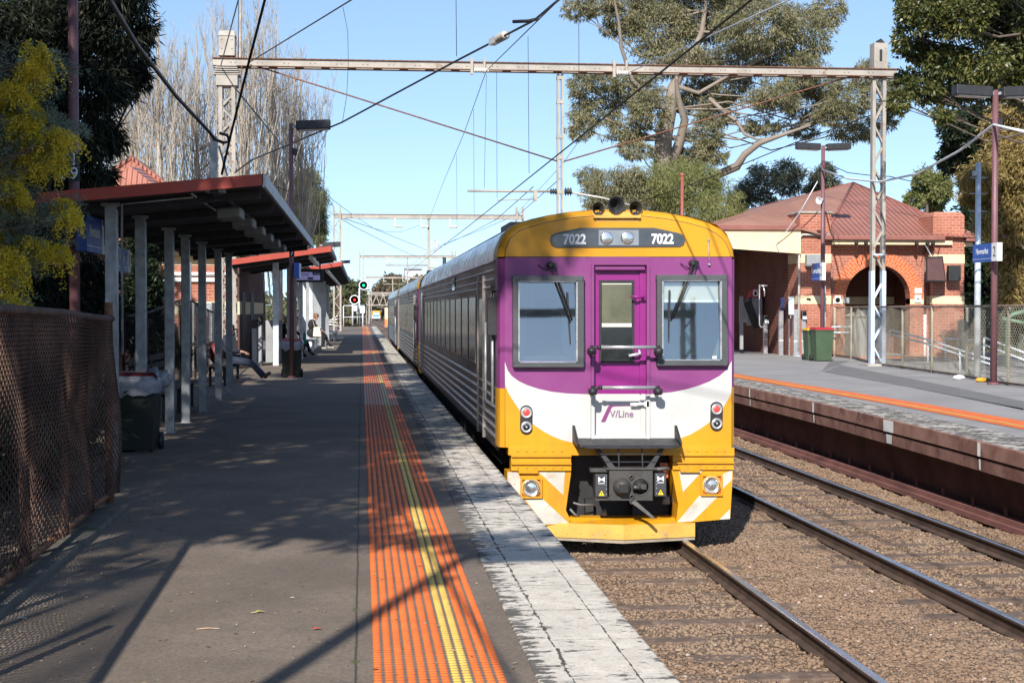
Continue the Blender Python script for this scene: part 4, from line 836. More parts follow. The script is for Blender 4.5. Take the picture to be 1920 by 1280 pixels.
b.box(-1.5, -1.42, Ya+.1, Yb-.1, rz(-1.45)-.06, rz(-1.45)-.0); b.build('roof_beams', M['dark_metal'], sh)
b = MB(); b.tube([(-1.7, Ya+.3, rz(-1.7)-.03), (-1.7, Yb-.3, rz(-1.7)-.03)], .015, 6); b.tube([(-2.44, 15.63, 1.2), (-2.44, 15.63, rz(-2.4)-.05), (-1.72, 15.6, rz(-1.7)-.04)], .013, 6); b.build('conduit', M['galv'], sh)
for k in range(6):
    y = 16.6+k*1.9; b = MB(); b.hexa([(-1.58, y, rz(-1.5)-.1), (-1.32, y, rz(-1.3)-.1), (-1.32, y, rz(-1.3)-.22), (-1.58, y, rz(-1.5)-.22)], [(-1.58, y+.62, rz(-1.5)-.1), (-1.32, y+.62, rz(-1.3)-.1), (-1.32, y+.62, rz(-1.3)-.22), (-1.58, y+.62, rz(-1.5)-.22)]); b.build('strip_light', M['lampcase'], sh, .02)
b = MB(); b.box(-1.505, -1.435, 15.2, 15.27, rz(-1.5)-.05, 3.39); b.box(-1.55, -1.36, 15.16, 15.34, rz(-1.5)-.04, rz(-1.5)+.06); b.tube([(-1.42, 15.25, 3.3), (-1.34, 15.25, 3.0)], .01, 6); b.build('cable_bracket', M['galv'], sh)

# second and third platform awnings
def awning(Y0_, Y1_, xl, xr, zl, zr, label):
    a = thing('platform_awning', label, 'awning', ((xl+xr)/2, Y0_, 0))
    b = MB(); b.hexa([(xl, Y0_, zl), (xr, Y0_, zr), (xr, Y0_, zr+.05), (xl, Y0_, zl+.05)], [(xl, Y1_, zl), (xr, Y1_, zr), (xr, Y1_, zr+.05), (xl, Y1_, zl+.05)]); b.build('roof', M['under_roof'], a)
    b = MB(); b.hexa([(xl, Y0_-.03, zl-.02), (xr+.02, Y0_-.03, zr-.02), (xr+.02, Y0_-.03, zr+.14), (xl, Y0_-.03, zl+.14)], [(xl, Y0_, zl-.02), (xr+.02, Y0_, zr-.02), (xr+.02, Y0_, zr+.14), (xl, Y0_, zl+.14)]); b.build('fascia', M['red_fascia'], a)
    b = MB(); b.box(xr, xr+.03, Y0_, Y1_, zr-.03, zr+.12); b.build('edge_trim', M['panel_grey'], a)
    b = MB(); b.box(xr-.62, xr-.5, Y0_+.4, Y1_-.4, zr-.22, zr-.1); b.build('strip_light', M['porcelain'], a)
    for y in np.arange(Y0_+.6, Y1_, 3.4):
        b = MB(); b.bar((xl+.05, y, zl-.05), (xr-.05, y, zr-.05), .06, .09); b.build('roof_beam', M['dark_metal'], a)
    return a
aw = awning(42, 50.5, -3.66, -.86, 2.9, 3.29, 'red edged awning with hanging screen in front of the dark station doorway')
for (px, y, w) in ((517, 44.5, .17), (565, 50, .1), (548, 49.8, .1)):
    p = at(px, 600, y); b = MB(); b.box(p.x-w/2, p.x+w/2, y, y+w, 0, 3.05); b.build('post', M['galv_pale'], aw, .008)
aw3 = awning(56, 92, -2.5, -.74, 3.02, 3.3, 'farthest red edged awning over the grey waiting bay')
for y in (60, 68, 76, 84): b = MB(); b.box(-2.35, -2.2, y, y+.15, 0, 3.02); b.build('post', M['galv_pale'], aw3, .008)
# grey screens
for i, (x0, x1, y, h, lab) in enumerate([(-2.28, -1.98, 46.2, 2.95, 'narrow grey wind screen panel beside the white awning post'), (at(563, 600, 69.6).x, at(611, 600, 69.6).x, 69.6, 2.95, 'wide grey concrete screen panel behind the seated woman'), (at(611, 600, 76).x+.01, at(617, 600, 76).x, 76, 2.9, 'farther grey screen panel at the end of the waiting bay')]):
    b = MB(); b.box(x0, x1, y, y+.12, 0, h)
    for k in range(1, 4): xx = x0+(x1-x0)*k/4; b.box(xx-.012, xx+.012, y-.012, y, 0, h)
    tag(b.build('wind_screen', M['panel_grey']), lab, 'screen')
# hanging passenger display
ds = thing('passenger_display', 'dark hanging passenger information display with pale screen under the awning', 'display', at(576, 516, 47))
p0, p1 = at(549, 504, 47), at(606, 529, 47); b = MB(); b.box(p0.x, p1.x, 47, 47.2, p1.z, p0.z); b.build('case', M['black'], ds, .01)
b = MB(); q0, q1 = at(552, 510, 46.99), at(600, 525, 46.99); b.box(q0.x, q1.x, 46.985, 46.999, q1.z, q0.z); sc_ = b.build('screen', glow('display_screen', (.2, .2, .42), .35), ds)
txt('destination', 'City Loop', at(563, 514, 46.98), .13, M['blue_dark'], sc_); b = MB(); z0_ = at(586, 512, 46.98); b.box(z0_.x, z0_.x+.26, 46.975, 46.984, z0_.z-.06, z0_.z+.03); b.box(z0_.x-.15, z0_.x+.02, 46.975, 46.984, z0_.z-.2, z0_.z-.13); b.build('time_box', M['blue_dark'], sc_)
txt('minutes', '12 min', (z0_.x+.13, 46.973, z0_.z-.015), .07, M['num_white'], sc_)
for x in (p0.x+.1, p1.x-.1): b = MB(); b.tube([(x, 47.1, p0.z), (x, 47.1, 3.2)], .02, 6); b.build('hanger', M['dark_metal'], ds)

# near station building
hb = thing('station_building', 'red brick station building with cream bands and terracotta hipped roof behind the shelter', 'building', (-7, 50, 0))
b = MB(); b.box(-10.4, -3.75, 46, 57, 0, 3.28); b.build('wall', M['brick'], hb)
b = MB()
for (z0, z1) in ((3.0, 3.27), (1.5, 1.9)): b.box(-10.42, -3.69, 45.985, 57.01, z0, z1)
b.build('band', M['cream'], hb)
b = MB(); b.box(-10.8, -3.4, 45.6, 57.4, 3.284, 3.42); b.build('eaves', M['cream'], hb)
b = MB(); e = 3.42; A = [(-11, 45.4, e), (-3.3, 45.4, e), (-3.3, 57.6, e), (-11, 57.6, e)]; r0, r1 = (-7.46, 50.0, 6.6), (-7.46, 53.5, 6.6)
b.add(A+[r0, r1], [(0, 1, 4), (1, 2, 5, 4), (2, 3, 5), (3, 0, 4, 5)]); b.build('roof', M['roof_left'], hb, normals=False)
b = MB(); b.tube([r0, A[1]], .09, 6); b.tube([r0, A[0]], .09, 6); b.tube([r0, r1], .09, 6); b.build('ridge_cap', M['roof_left'], hb)
b = MB(); g = (-7.05, 46.8, 6.05); b.add([(-8.9, 45.9, 4.6), (-5.2, 45.9, 4.6), g, (-7.05, 51, 6.3)], [(0, 1, 2), (1, 3, 2), (0, 2, 3)]); b.build('gablet', M['roof_left'], hb, normals=False)
b = MB(); b.tube([(-5.9, 45.95, 2.73), (-4.4, 45.95, 2.73)], .06, 8); b.tube([(-4.2, 45.95, 2.73), (-3.9, 45.9, 2.73), (-3.8, 45.8, 2.85)], .05, 8); b.box(-6.2, -4.2, 45.9, 45.985, 2.5, 2.62); b.build('conduit', M['white'], hb)
b = MB(); b.box(-3.745, -3.7, 46.02, 57, 0, 3.0, 1); b.box(-3.7, -3.68, 46.9, 48.2, .02, 2.2); b.box(-3.7, -3.68, 50.5, 52, .02, 2.2); b.build('doorway', [M['black'], M['wall_red']], hb)  # maroon panel over the brick: awning shade put into the wall colour
b = MB(); p = at(352, 500, 40); b.tube([(p.x, 40, 0), (p.x, 40, 2.9)], .1, 10); tag(b.build('grey_pole', M['panel_grey']), 'plain grey round pole behind the shelter posts before the brick wall', 'pole')
b = MB(); a_, c_ = at(455, 470, 48), at(473, 450, 48)
pr = thing('verandah_porch', 'cream trimmed little verandah gable behind the awning', 'verandah', (-3.2, 52, 0))
b.hexa([(-4.1, 51.5, 3.3), (-2.3, 51.5, 3.3), (-2.3, 51.5, 3.62), (-4.1, 51.5, 3.62)], [(-4.1, 56, 3.3), (-2.3, 56, 3.3), (-2.3, 56, 3.62), (-4.1, 56, 3.62)]); b.build('fascia', M['cream'], pr)
b = MB(); b.add([(-4.3, 51.3, 3.63), (-2.1, 51.3, 3.63), (-2.1, 56, 3.63), (-4.3, 56, 3.63), (-4.3, 53, 4.3), (-3.2, 53.5, 4.3)], [(0, 1, 5, 4), (1, 2, 5)]); b.build('roof', M['roof_left'], pr, normals=False)
# interior posts / validators by the doorway
for i, (px, y, h, w, lab) in enumerate([(477, 45.2, 1.35, .2, 'dark card reader post by the awning doorway, left one'), (487.5, 45.2, 1.45, .2, 'dark card reader post by the awning doorway, right one')]):
    p = at(px, 600, y); r = thing('card_reader', lab, 'card reader', (p.x, y, 0), 'card readers by the left doorway')
    b = MB(); b.box(p.x-w*.35, p.x+w*.35, y, y+.2, 0, h-.25); b.build('post', M['panel_grey'], r, .01); b = MB(); b.box(p.x-w/2, p.x+w/2, y-.03, y+.22, h-.25, h); b.build('reader', M['dark_metal'], r, .03)
b = MB(); p = at(510, 600, 47); b.box(p.x-.2, p.x+.3, 47, 47.3, 0, 1.32); tag(b.build('vending_cabinet', M['panel_grey'], bevel=.02), 'low grey cabinet beside the white awning post', 'cabinet')

# ---- wheelie bins
def bin_(label, loc, W, D, H, mb, ml, bag=None, lid=True, rz_=0, group='wheelie bins on the platforms'):
    r = thing('wheelie_bin', label, 'bin', loc, group); x, y, z = loc
    b = MB(); w0, w1 = W*.40, W*.48; d0, d1 = D*.38, D*.48; h1 = H*.93
    A = [(x-w0, y-d0, z+.02), (x+w0, y-d0, z+.02), (x+w0, y+d0, z+.02), (x-w0, y+d0, z+.02)]; B = [(x-w1, y-d1, z+h1), (x+w1, y-d1, z+h1), (x+w1, y+d1, z+h1), (x-w1, y+d1, z+h1)]
    b.hexa(A, B); b.hexa([(x-W*.5, y-D*.5, z+h1-.05), (x+W*.5, y-D*.5, z+h1-.05), (x+W*.5, y+D*.5, z+h1-.05), (x-W*.5, y+D*.5, z+h1-.05)], [(x-W*.51, y-D*.51, z+h1), (x+W*.51, y-D*.51, z+h1), (x+W*.51, y+D*.51, z+h1), (x-W*.51, y+D*.51, z+h1)])
    b.build('body', mb, r, .012)
    b = MB(); hx = W*.52
    b.hexa([(x-hx, y-D*.53, z+h1+.004), (x+hx, y-D*.53, z+h1+.004), (x+hx, y+D*.55, z+h1+.004), (x-hx, y+D*.55, z+h1+.004)], [(x-hx*.85, y-D*.42, z+H), (x+hx*.85, y-D*.42, z+H), (x+hx*.85, y+D*.5, z+H), (x-hx*.85, y+D*.5, z+H)]); b.build('lid', ml, r, .012)
    b = MB(); b.tube([(x-W*.4, y+D*.6, z+h1-.03), (x+W*.4, y+D*.6, z+h1-.03)], .016, 8); b.box(x-W*.42, x-W*.36, y+D*.48, y+D*.6, z+h1-.05, z+h1-.01); b.box(x+W*.36, x+W*.42, y+D*.48, y+D*.6, z+h1-.05, z+h1-.01); b.build('handle', mb, r)
    for sx in (-1, 1):
        b = MB(); b.lathe((x+sx*(W*.45)-.025, y+D*.4, z+.1), (1, 0, 0), [(.03, 0), (.1, 0), (.1, .05), (.03, .05)], 16); b.build('wheel', M['black'], r)
    if bag:
        b = MB(); nn = 28; rows = []
        for j, (hh, kk) in enumerate([(h1+.012, .47), (h1+.025, .53), (h1-.03, .56), (h1-.1, .555), (h1-.17, .53)]):
            row = []
            for q in range(nn+1):
                a_ = 2*PI*(q % nn)/nn; ca, sa = math.cos(a_), math.sin(a_); k_ = 1/max(abs(ca), abs(sa)); rr = random.Random(q % nn*7+j*31); k_ = min(k_, 1.25)*(1+rr.uniform(-.03, .05)*(j > 1))
                row.append((x+ca*k_*W*kk, y+sa*k_*D*kk, z+hh+(rr.uniform(-.07, .02) if j > 2 else 0)))
            rows.append(row)
        b.sheet(rows, 0, True); b.build('liner_bag', bag, r)
    r.rotation_euler = (0, 0, rz_)
    return r
bin_('black wheelie bin with crumpled clear liner and red lid coloured as in shade beside the first shelter post', (-2.63, 17.9, 0), .54, .6, .93, M['bin_black'], mat('shaded_red_lid', (.09, .01, .014), .5, 0, .15, 3, .05, 40), M['bag'])  # red lid of this bin carries the shelter shade in its colour
b = MB(); c0 = V(-2.38, 17.8, .86)
for k in range(5):
    rr = random.Random(k); b.ball(c0+V(rr.uniform(-.07, .07), rr.uniform(-.1, .1), rr.uniform(-.05, .06)), .085, 10, 0, (1, .9, rr.uniform(.9, 1.5)))
for i in range(len(b.v)):
    v = b.v[i]; q = math.sin(v[0]*70+v[2]*40)*.012+math.sin(v[1]*90-v[2]*60)*.01; b.v[i] = (v[0]+q, v[1]+q*.6, v[2]+q)
tag(b.build('plastic_bag', M['bag'], normals=False), 'crumpled clear plastic bag bulging over the rim of the shelter bin', 'bag')
bin_('dark bin with white liner and red lid standing on the platform near the man', (at(546, 700, 36.6).x, 36.9, 0), .52, .56, .93, M['bin_black'], M['lid_red'], M['bag'])

# ---- benches
def bench(label, x, y0, y1, m_seat, m_leg, back=True, sz=.45):
    r = thing('platform_bench', label, 'bench', (x, (y0+y1)/2, 0))
    for k in range(4): b = MB(); b.box(x-.22+k*.115, x-.125+k*.115, y0, y1, sz-.035, sz); b.build('seat_slat', m_seat, r, .006)
    if back:
        for k in range(3): b = MB(); b.box(x-.3+.02*-k, x-.27-.02*k, y0, y1, sz+.12+k*.13, sz+.21+k*.13); b.build('back_slat', m_seat, r, .006)
    for y in np.linspace(y0+.25, y1-.25, max(2, int((y1-y0)/1.6)+1)):
        b = MB(); b.box(x-.2, x-.14, y-.03, y+.03, 0, sz-.035); b.box(x+.12, x+.18, y-.03, y+.03, 0, sz-.035); b.box(x-.2, x+.18, y-.03, y+.03, sz-.08, sz-.036)
        if back: b.bar((x-.22, y, sz-.05), (x-.33, y, sz+.5), .04, .06)
        b.build('leg', m_leg, r)
    return r
bench('weathered timber bench nearest the camera behind the shelter posts', -3.05, 22.2, 26.2, M['timber'], M['dark_metal'])
bench('timber bench under the shelter where the reclining man sits', -3.1, 32.6, 36.4, M['timber'], M['dark_metal'])
bench('pale concrete bench under the far awning where the woman sits', -2.1, 60.0, 68.4, M['white'], M['white'], False)
bench('empty grey metal bench beyond the seated woman', -1.55, 77, 85, M['galv'], M['galv'])

# ---- lamp posts of the near platform
def lamp(label, x, y, H, digits, heads, m=M['maroon'], r0=.062, group='maroon platform lamp posts', dz=3.25, hm=None):
    r = thing('lamp_post', label, 'lamp post', (x, y, 0), group)
    b = MB(); b.tube([(x, y, 0), (x, y, H)], [r0, r0*.85], 14); b.lathe((x, y, 0), (0, 0, 1), [(r0*1.9, 0), (r0*1.9, .02), (r0*1.2, .05)], 14); b.build('pole', m, r)
    for s in heads:
        b = MB(); b.bar((x, y, H-.08), (x+s*.14, y, H-.06), .07, .06); b.build('bracket', M['galv'], r)
        b = MB(); x0, x1 = x+s*.12, x+s*.95; b.hexa([(x0, y-.17, H-.16), (x0, y+.17, H-.16), (x0, y+.17, H+.06), (x0, y-.17, H+.06)], [(x1, y-.17, H-.12), (x1, y+.17, H-.12), (x1, y+.17, H+.1), (x1, y-.17, H+.1)]); hd = b.build('lamp_head', M['dark_metal'], r, .02)
        b = MB(); b.hexa([(x0+s*.08, y-.13, H-.175), (x1-s*.06, y-.13, H-.14), (x1-s*.06, y+.13, H-.14), (x0+s*.08, y+.13, H-.175)], [(x0+s*.08, y-.13, H-.15), (x1-s*.06, y-.13, H-.115), (x1-s*.06, y+.13, H-.115), (x0+s*.08, y+.13, H-.15)]); b.build('lens', M['porcelain'], hd)
    b = MB(); b.box(x+.05, x+.15, y-.06, y+.06, H-.75, H-.6); b.tube([(x+.1, y, H-.75), (x+.09, y, H-.9), (x+.03, y, H-.95)], .012, 6); b.build('junction_box', M['dark_metal'], r)
    for k, ch in enumerate(digits):
        b = MB(); z = dz-k*.155; b.box(x-.045, x+.075, y-r0-.012, y-r0-.004, z-.08, z+.08); pl = b.build('number_plate', M['black'], r); txt('number', ch, (x+.015, y-r0-.014, z), .19, M['num_white'], pl)
    return r
lamp('maroon lamp post numbered 19 beside the rusty fence and flowering wattle', -3.17, 17, 6.4, '19', (1,), dz=3.31)
lamp('maroon lamp post numbered 17 rising by the bin on the open platform', -1.69, 36.6, 6.15, '17', (1,), dz=3.18, r0=.058)
lamp('maroon lamp post on the platform left of the camera that throws the long foreground shadow', -2.25, 1.15, 6.15, '', (1,))
lamp('more distant lamp post with dark head above the second red awning', at(600, 460, 70).x, 70, at(600, 457, 70).z, '', (1,), r0=.05)
lamp('most distant lamp post with dark head beside the far lattice mast', at(634, 494, 118).x, 118, at(634, 490, 118).z, '', (1,), r0=.06)
def name_sign(label, x, y0, y1, z0, z1, face, word, num, group='blue station name signs'):
    """thin box sign parallel to the track; face = +1 faces +x, -1 faces -x"""
    r = thing('station_sign', label, 'sign', (x, (y0+y1)/2, z0), group); L = y1-y0; w = .22*L
    b = MB()
    if face > 0: b.box(x-.06, x+.06, y0, y1-w, z0, z1, 0); b.box(x-.06, x+.06, y1-w, y1, z0, z1, 1)
    else: b.box(x-.06, x+.06, y0+w, y1, z0, z1, 0); b.box(x-.06, x+.06, y0, y0+w, z0, z1, 1)
    bd = b.build('board', [M['blue_sign'], M['white']], r)
    up = (0, 0, 1); rt = (0, 1, 0) if face > 0 else (0, -1, 0); xx = x+face*.063; mid = (y0+y1-w)/2 if face > 0 else (y0+w+y1)/2; nm = y1-w/2 if face > 0 else y0+w/2
    txt('station_name', word, (xx, mid, (z0+z1)/2+.03), (z1-z0)*.48, M['num_white'], bd, rt, up, sx=.72); txt('platform_number', num, (xx, nm, (z0+z1)/2), (z1-z0)*.8, M['black'], bd, rt, up, sx=.8)
    b = MB(); b.box(min(xx-face*.002, xx+face*.001), max(xx-face*.002, xx+face*.001), y0 if face > 0 else y0+w, y1-w if face > 0 else y1, z0+.06, z0+.068); b.build('rule_line', M['white'], bd)
    return r
name_sign('blue and white station name sign on lamp post 19', -3.05, 16.75, 18.0, 2.3, 2.7, 1, 'Newmarket', '1')
name_sign('smaller blue sign behind the name sign on lamp post 19', -3.1, 19.0, 20.2, 2.14, 2.44, 1, 'Newmarket', '1')
name_sign('blue and white sign edge on lamp post 17 beneath the awning', -1.55, 36.2, 37.4, 2.42, 2.78, 1, 'Newmarket', '1')
# ------------------------------------------------------------------ right side: opposite station building
YB = 52.0
def G(px, py, dy=0.): return at(px, py, YB)+V(0, dy, 0)
sb = thing('station_building', 'red brick station building with arched porch and corrugated roof on the opposite platform', 'building', (18, 52, 0))
xl0, xl1, xr0, xr1 = 15.42, 16.56, 20.3, 21.46
b = MB(); b.box(xl0, xl1, 51.6, 53.0, -.3, 5.05); b.build('pillar', M['brick'], sb)
b = MB(); b.box(xr0, xr1, 51.6, 53.0, -.3, 5.0); b.hexa([(xr0, 51.6, 5.001), (xr1, 51.6, 5.001), (xr1, 53, 5.001), (xr0, 53, 5.001)], [(xr0+.1, 51.7, 5.14), (xr1-.1, 51.7, 5.14), (xr1-.1, 52.9, 5.14), (xr0+.1, 52.9, 5.14)]); b.build('pillar', M['brick'], sb)
b = MB(); b.box(xl0-.05, xl1+.05, 51.55, 53.05, 5.052, 5.13); b.build('pillar_cap', M['concrete'], sb, .02)
b = MB()
for (x0, x1) in ((xl0, xl1), (xr0, xr1)):
    for (z0, z1) in ((3.3, 3.62), (1.85, 2.14)): b = MB(); b.box(x0-.012, x1+.012, 51.588, 53.0, z0, z1); b.build('pillar_band', M['cream'], sb)
# arched front wall
ac, ar, az = 18.42, 1.2, 2.05; WX0, WX1, WT = xl1, xr0, 4.2; yf = 52.0
N = 22; arc = [(ac+ar*math.cos(PI-PI*k/N), az+ar*math.sin(PI-PI*k/N)) for k in range(N+1)]
def wallface(b, y, mi=0):
    pts_top = [(WX0+(WX1-WX0)*k/N, WT) for k in range(N+1)]
    b.sheet([[(x, y, z) for x, z in arc], [(x, y, z) for x, z in pts_top]], mi)
    b.add([(WX0, y, -.3), (arc[0][0], y, -.3), (arc[0][0], y, az), (WX0, y, WT)], [(0, 1, 2, 3)], mi); b.add([(arc[-1][0], y, -.3), (WX1, y, -.3), (WX1, y, WT), (arc[-1][0], y, az)], [(0, 1, 2, 3)], mi)
b = MB(); wallface(b, yf); wallface(b, yf+.45)
b.sheet([[(x, yf, z) for x, z in [(arc[0][0], -.3)]+arc+[(arc[-1][0], -.3)]], [(x, yf+.45, z) for x, z in [(arc[0][0], -.3)]+arc+[(arc[-1][0], -.3)]]]); b.build('wall', M['brick'], sb, normals=False)
b = MB(); rows = []
for rr, y in ((1.2, yf-.02), (1.2, yf-.035), (1.68, yf-.035), (1.68, yf)): rows.append([(ac+rr*math.cos(PI-PI*k/40), y, az+rr*math.sin(PI-PI*k/40)) for k in range(41)])
b.sheet(rows); t = NT('arch_bricks'); X, Y, Z = t.xyz(); dx = t.math('SUBTRACT', X, ac); dz_ = t.math('SUBTRACT', Z, az); rad = t.math('SQRT', t.math('ADD', t.math('MULTIPLY', dx, dx), t.math('MULTIPLY', dz_, dz_))); an = t.math('ARCTAN2', dz_, dx)
bt = t.n('ShaderNodeTexBrick'); t.put(bt.inputs['Vector'], t.comb(t.math('SUBTRACT', rad, 1.2), t.math('MULTIPLY', an, 1.44)))
for k, v in (('Color1', (.58, .15, .06)), ('Color2', (.5, .12, .05)), ('Mortar', (.6, .4, .26)), ('Scale', 1.), ('Mortar Size', .006), ('Brick Width', .24), ('Row Height', .11)): t.put(bt.inputs[k], v)
t.bsdf(bt.outputs[0], .85, 0, t.bump(t.noise(50, 3), .3, .01), .25); M['arch'] = t.m
b.build('arch', M['arch'], sb, normals=False)
b = MB(); b.box(WX0, arc[0][0]-.0, yf-.01, yf+.44, 1.85, 2.14); b.box(arc[-1][0], WX1, yf-.01, yf+.44, 1.85, 2.14); b.build('band', M['cream'], sb)
# porch interior and body of the building
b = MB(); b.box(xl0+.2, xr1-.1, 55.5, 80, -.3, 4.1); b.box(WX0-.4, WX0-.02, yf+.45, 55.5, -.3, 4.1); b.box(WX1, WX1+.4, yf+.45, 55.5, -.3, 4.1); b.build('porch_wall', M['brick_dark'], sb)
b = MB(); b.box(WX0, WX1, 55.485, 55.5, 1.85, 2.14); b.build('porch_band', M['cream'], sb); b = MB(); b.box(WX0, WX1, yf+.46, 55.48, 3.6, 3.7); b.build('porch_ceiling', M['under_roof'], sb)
# eaves, gutter and roofs
b = MB(); b.box(xl1+.02, xr1-.5, 51.45, 52.0, 3.96, 4.1); b.box(xr1+.02, xr1+.35, 51.7, 52.2, 3.92, 4.06); b.build('eaves', M['cream'], sb)
b = MB(); b.box(xl1-.3, xr0+.35, 51.3, 51.45, 4.11, 4.27); b.box(xr1+.001, xr1+.5, 51.4, 51.55, 4.08, 4.24); b.build('gutter', M['gutter'], sb, .03)
ap = at(1600, 343, 57.5); rf = at(1345, 413, 100)
b = MB(); b.add([(xl1-.3, 51.35, 4.25), (xr0+.5, 51.35, 4.25), tuple(ap)], [(0, 1, 2)], 0); b.add([(xr0+.5, 51.35, 4.25), (xr1+.6, 51.35, 4.2), (xr1+.6, 62, 4.2), tuple(ap)], [(0, 1, 3), (1, 2, 3)], 0)
b.add([(xl1-.3, 51.35, 4.25), tuple(ap), (ap.x, 82, ap.z), (11.9, 82, 4.45), (11.9, 51.35, 4.45), (15.45, 51.35, 4.45)], [(0, 1, 5), (5, 1, 4), (1, 2, 3, 4)], 1); b.add([(ap.x, 82, ap.z), (xr1+.6, 82, 4.2), (xr1+.6, 62, 4.2), tuple(ap)], [(0, 1, 2, 3)], 1); b.build('roof', [M['roof_x'], M['roof_y']], sb, normals=False)
b = MB(); b.tube([(xl1-.3, 51.35, 4.28), tuple(ap)], .05, 6); b.tube([(xr1+.5, 51.35, 4.22), tuple(ap)], .05, 6); b.tube([tuple(ap), (ap.x, 82, ap.z)], .05, 6); b.build('ridge_cap', M['gutter'], sb)
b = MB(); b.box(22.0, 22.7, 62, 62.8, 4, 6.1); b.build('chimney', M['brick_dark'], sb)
# verandah to the left of the pillar
b = MB(); b.box(11.9, 15.41, 51.3, 51.5, 4.44, 4.62); b.build('verandah_gutter', M['gutter'], sb, .02)
b = MB(); b.hexa([(11.9, 51.4, 3.86), (15.41, 51.4, 3.62), (15.41, 51.52, 3.62), (11.9, 51.52, 3.86)], [(11.9, 51.4, 4.438), (15.41, 51.4, 4.438), (15.41, 51.52, 4.438), (11.9, 51.52, 4.438)]); b.build('verandah_fascia', M['cream'], sb)
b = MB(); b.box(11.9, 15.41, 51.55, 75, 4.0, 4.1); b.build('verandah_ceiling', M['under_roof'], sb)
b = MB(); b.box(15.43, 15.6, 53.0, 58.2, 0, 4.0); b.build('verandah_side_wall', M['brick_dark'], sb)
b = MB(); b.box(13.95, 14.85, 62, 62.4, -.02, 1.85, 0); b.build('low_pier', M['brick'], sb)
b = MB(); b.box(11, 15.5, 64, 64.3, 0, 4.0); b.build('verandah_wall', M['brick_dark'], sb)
b = MB(); b.box(11, 15.6, 63.985, 64, 3.2, 3.6); b.box(13.94, 14.86, 61.988, 62.4, 1.85, 2.14); b.build('verandah_band', M['cream'], sb)
b = MB(); b.box(13.95, 14.85, 62, 62.4, -.02+2.16, 3.9); b.build('verandah_pier', M['brick'], sb)
b = MB(); b.tube([(15.38, 51.5, .2), (15.38, 51.5, 4.2), (15.5, 51.5, 4.3), (16.5, 51.5, 4.3)], .045, 8); b.build('downpipe', M['porcelain'], sb)
b = MB(); b.tube([(16.7, 51.93, .0), (16.7, 51.93, 3.25)], .05, 8); b.tube([(20.15, 51.93, 1.5), (20.15, 51.93, 4.0)], .05, 8); b.build('downpipe', M['wall_band'], sb)
b = MB(); b.tube([(20.15, 51.93, -.2), (20.15, 51.93, 1.48)], .055, 8); b.build('downpipe', M['white'], sb)
for x in (17.4, 17.75, 18.0, 19.6, 20.0, 20.2):
    b = MB(); b.lathe((x, 51.4, 4.0), (0, -1, 0), [(.03, 0), (.07, .03), (.04, .06), (.07, .09), (.03, .12)], 10); b.tube([(x, 51.3, 3.97), (x+.05, 51.3, 3.7), (x+.2, 51.4, 3.62), (x+.3, 51.45, 3.95)], .012, 5); b.build('insulator', M['dark_metal'], sb)
# grey meter box on the pillar and dark speaker monitor on the right
b = MB(); p0, p1 = at(1513, 477, 51.3), at(1535, 500, 51.3); b.box(p0.x, p1.x+.1, 51.3, 51.58, p1.z, p0.z); tag(b.build('meter_box', M['panel_grey'], bevel=.02), 'small grey meter box fixed high on the left brick pillar', 'box')
mo = thing('display_monitor', 'dark angled display monitor hanging from the eaves by the right pillar', 'monitor', (20.1, 50.8, 3))
P0 = [at(1736, 482, 50.6), at(1768, 480, 50.9), at(1774, 529, 50.9), at(1737, 528, 50.6)]
b = MB(); b.hexa(P0, [p+V(.22, .6, 0) for p in P0]); b.build('case', M['black'], mo, .02)
b = MB(); q = [P0[0].lerp(P0[2], .06)+V(0, -.012, 0), P0[1].lerp(P0[3], .06)+V(0, -.012, 0), P0[2].lerp(P0[0], .06)+V(0, -.012, 0), P0[3].lerp(P0[1], .06)+V(0, -.012, 0)]
b.hexa(q, [p+V(0, .02, 0) for p in q]); b.build('screen', mat('reddish_dark_screen', (.12, .05, .04), .12, 0, .1, 5, 0, spec=.8), mo)
b = MB(); x = P0[1].x; b.box(x+.3, x+.75, 51.1, 51.3, P0[2].z+.05, P0[2].z+.6); b.build('speaker', M['black'], mo, .02); b = MB(); b.tube([P0[0]+V(.3, .2, 0), (P0[0].x+.3, 51.5, 4.0)], .025, 6); b.build('hanger', M['galv'], mo)
# small notices
def notice(label, px0, py0, px1, py1, Y, m, sub=None, nm='notice_sign', cat='sign'):
    p, q = at(px0, py0, Y), at(px1, py1, Y); b = MB(); b.box(p.x, q.x, Y-.02, Y, q.z, p.z); o = tag(b.build(nm, m), label, cat); return o, p, q
o, p, q = notice('white no smoking sign on the wall left of the arch', 1565, 554, 1576, 569, 51.96, M['white'])
c = (p+q)/2; b = MB(); b.lathe((c.x, 51.937, c.z-.02), (0, -1, 0), [(.09, 0), (.09, .002), (.074, .002), (.074, 0)], 20, 0); b.bar((c.x-.055, 51.934, c.z+.035), (c.x+.055, 51.934, c.z-.075), .014, .004, 0, (0, 1, 0)); b.box(c.x-.06, c.x+.05, 51.934, 51.938, c.z-.035, c.z-.012, 0); b.build('no_smoking_mark', M['black'], o)
notice('blank white notice on the right brick pier above another notice', 1715, 540, 1728, 550, 51.96, M['white'])
o, p, q = notice('white notice with one dark line below the blank notice', 1715, 553, 1727, 567, 51.96, M['white'])
b = MB(); b.box(p.x+.08, q.x-.08, 51.935, 51.94, (p.z+q.z)/2-.03, (p.z+q.z)/2+.02); b.build('dark_line', M['black'], o)
o, p, q = notice('small dark framed picture sign just inside the arch', 1580, 558, 1592, 568, 51.95, M['panel_grey'], nm='wall_plaque', cat='plaque')
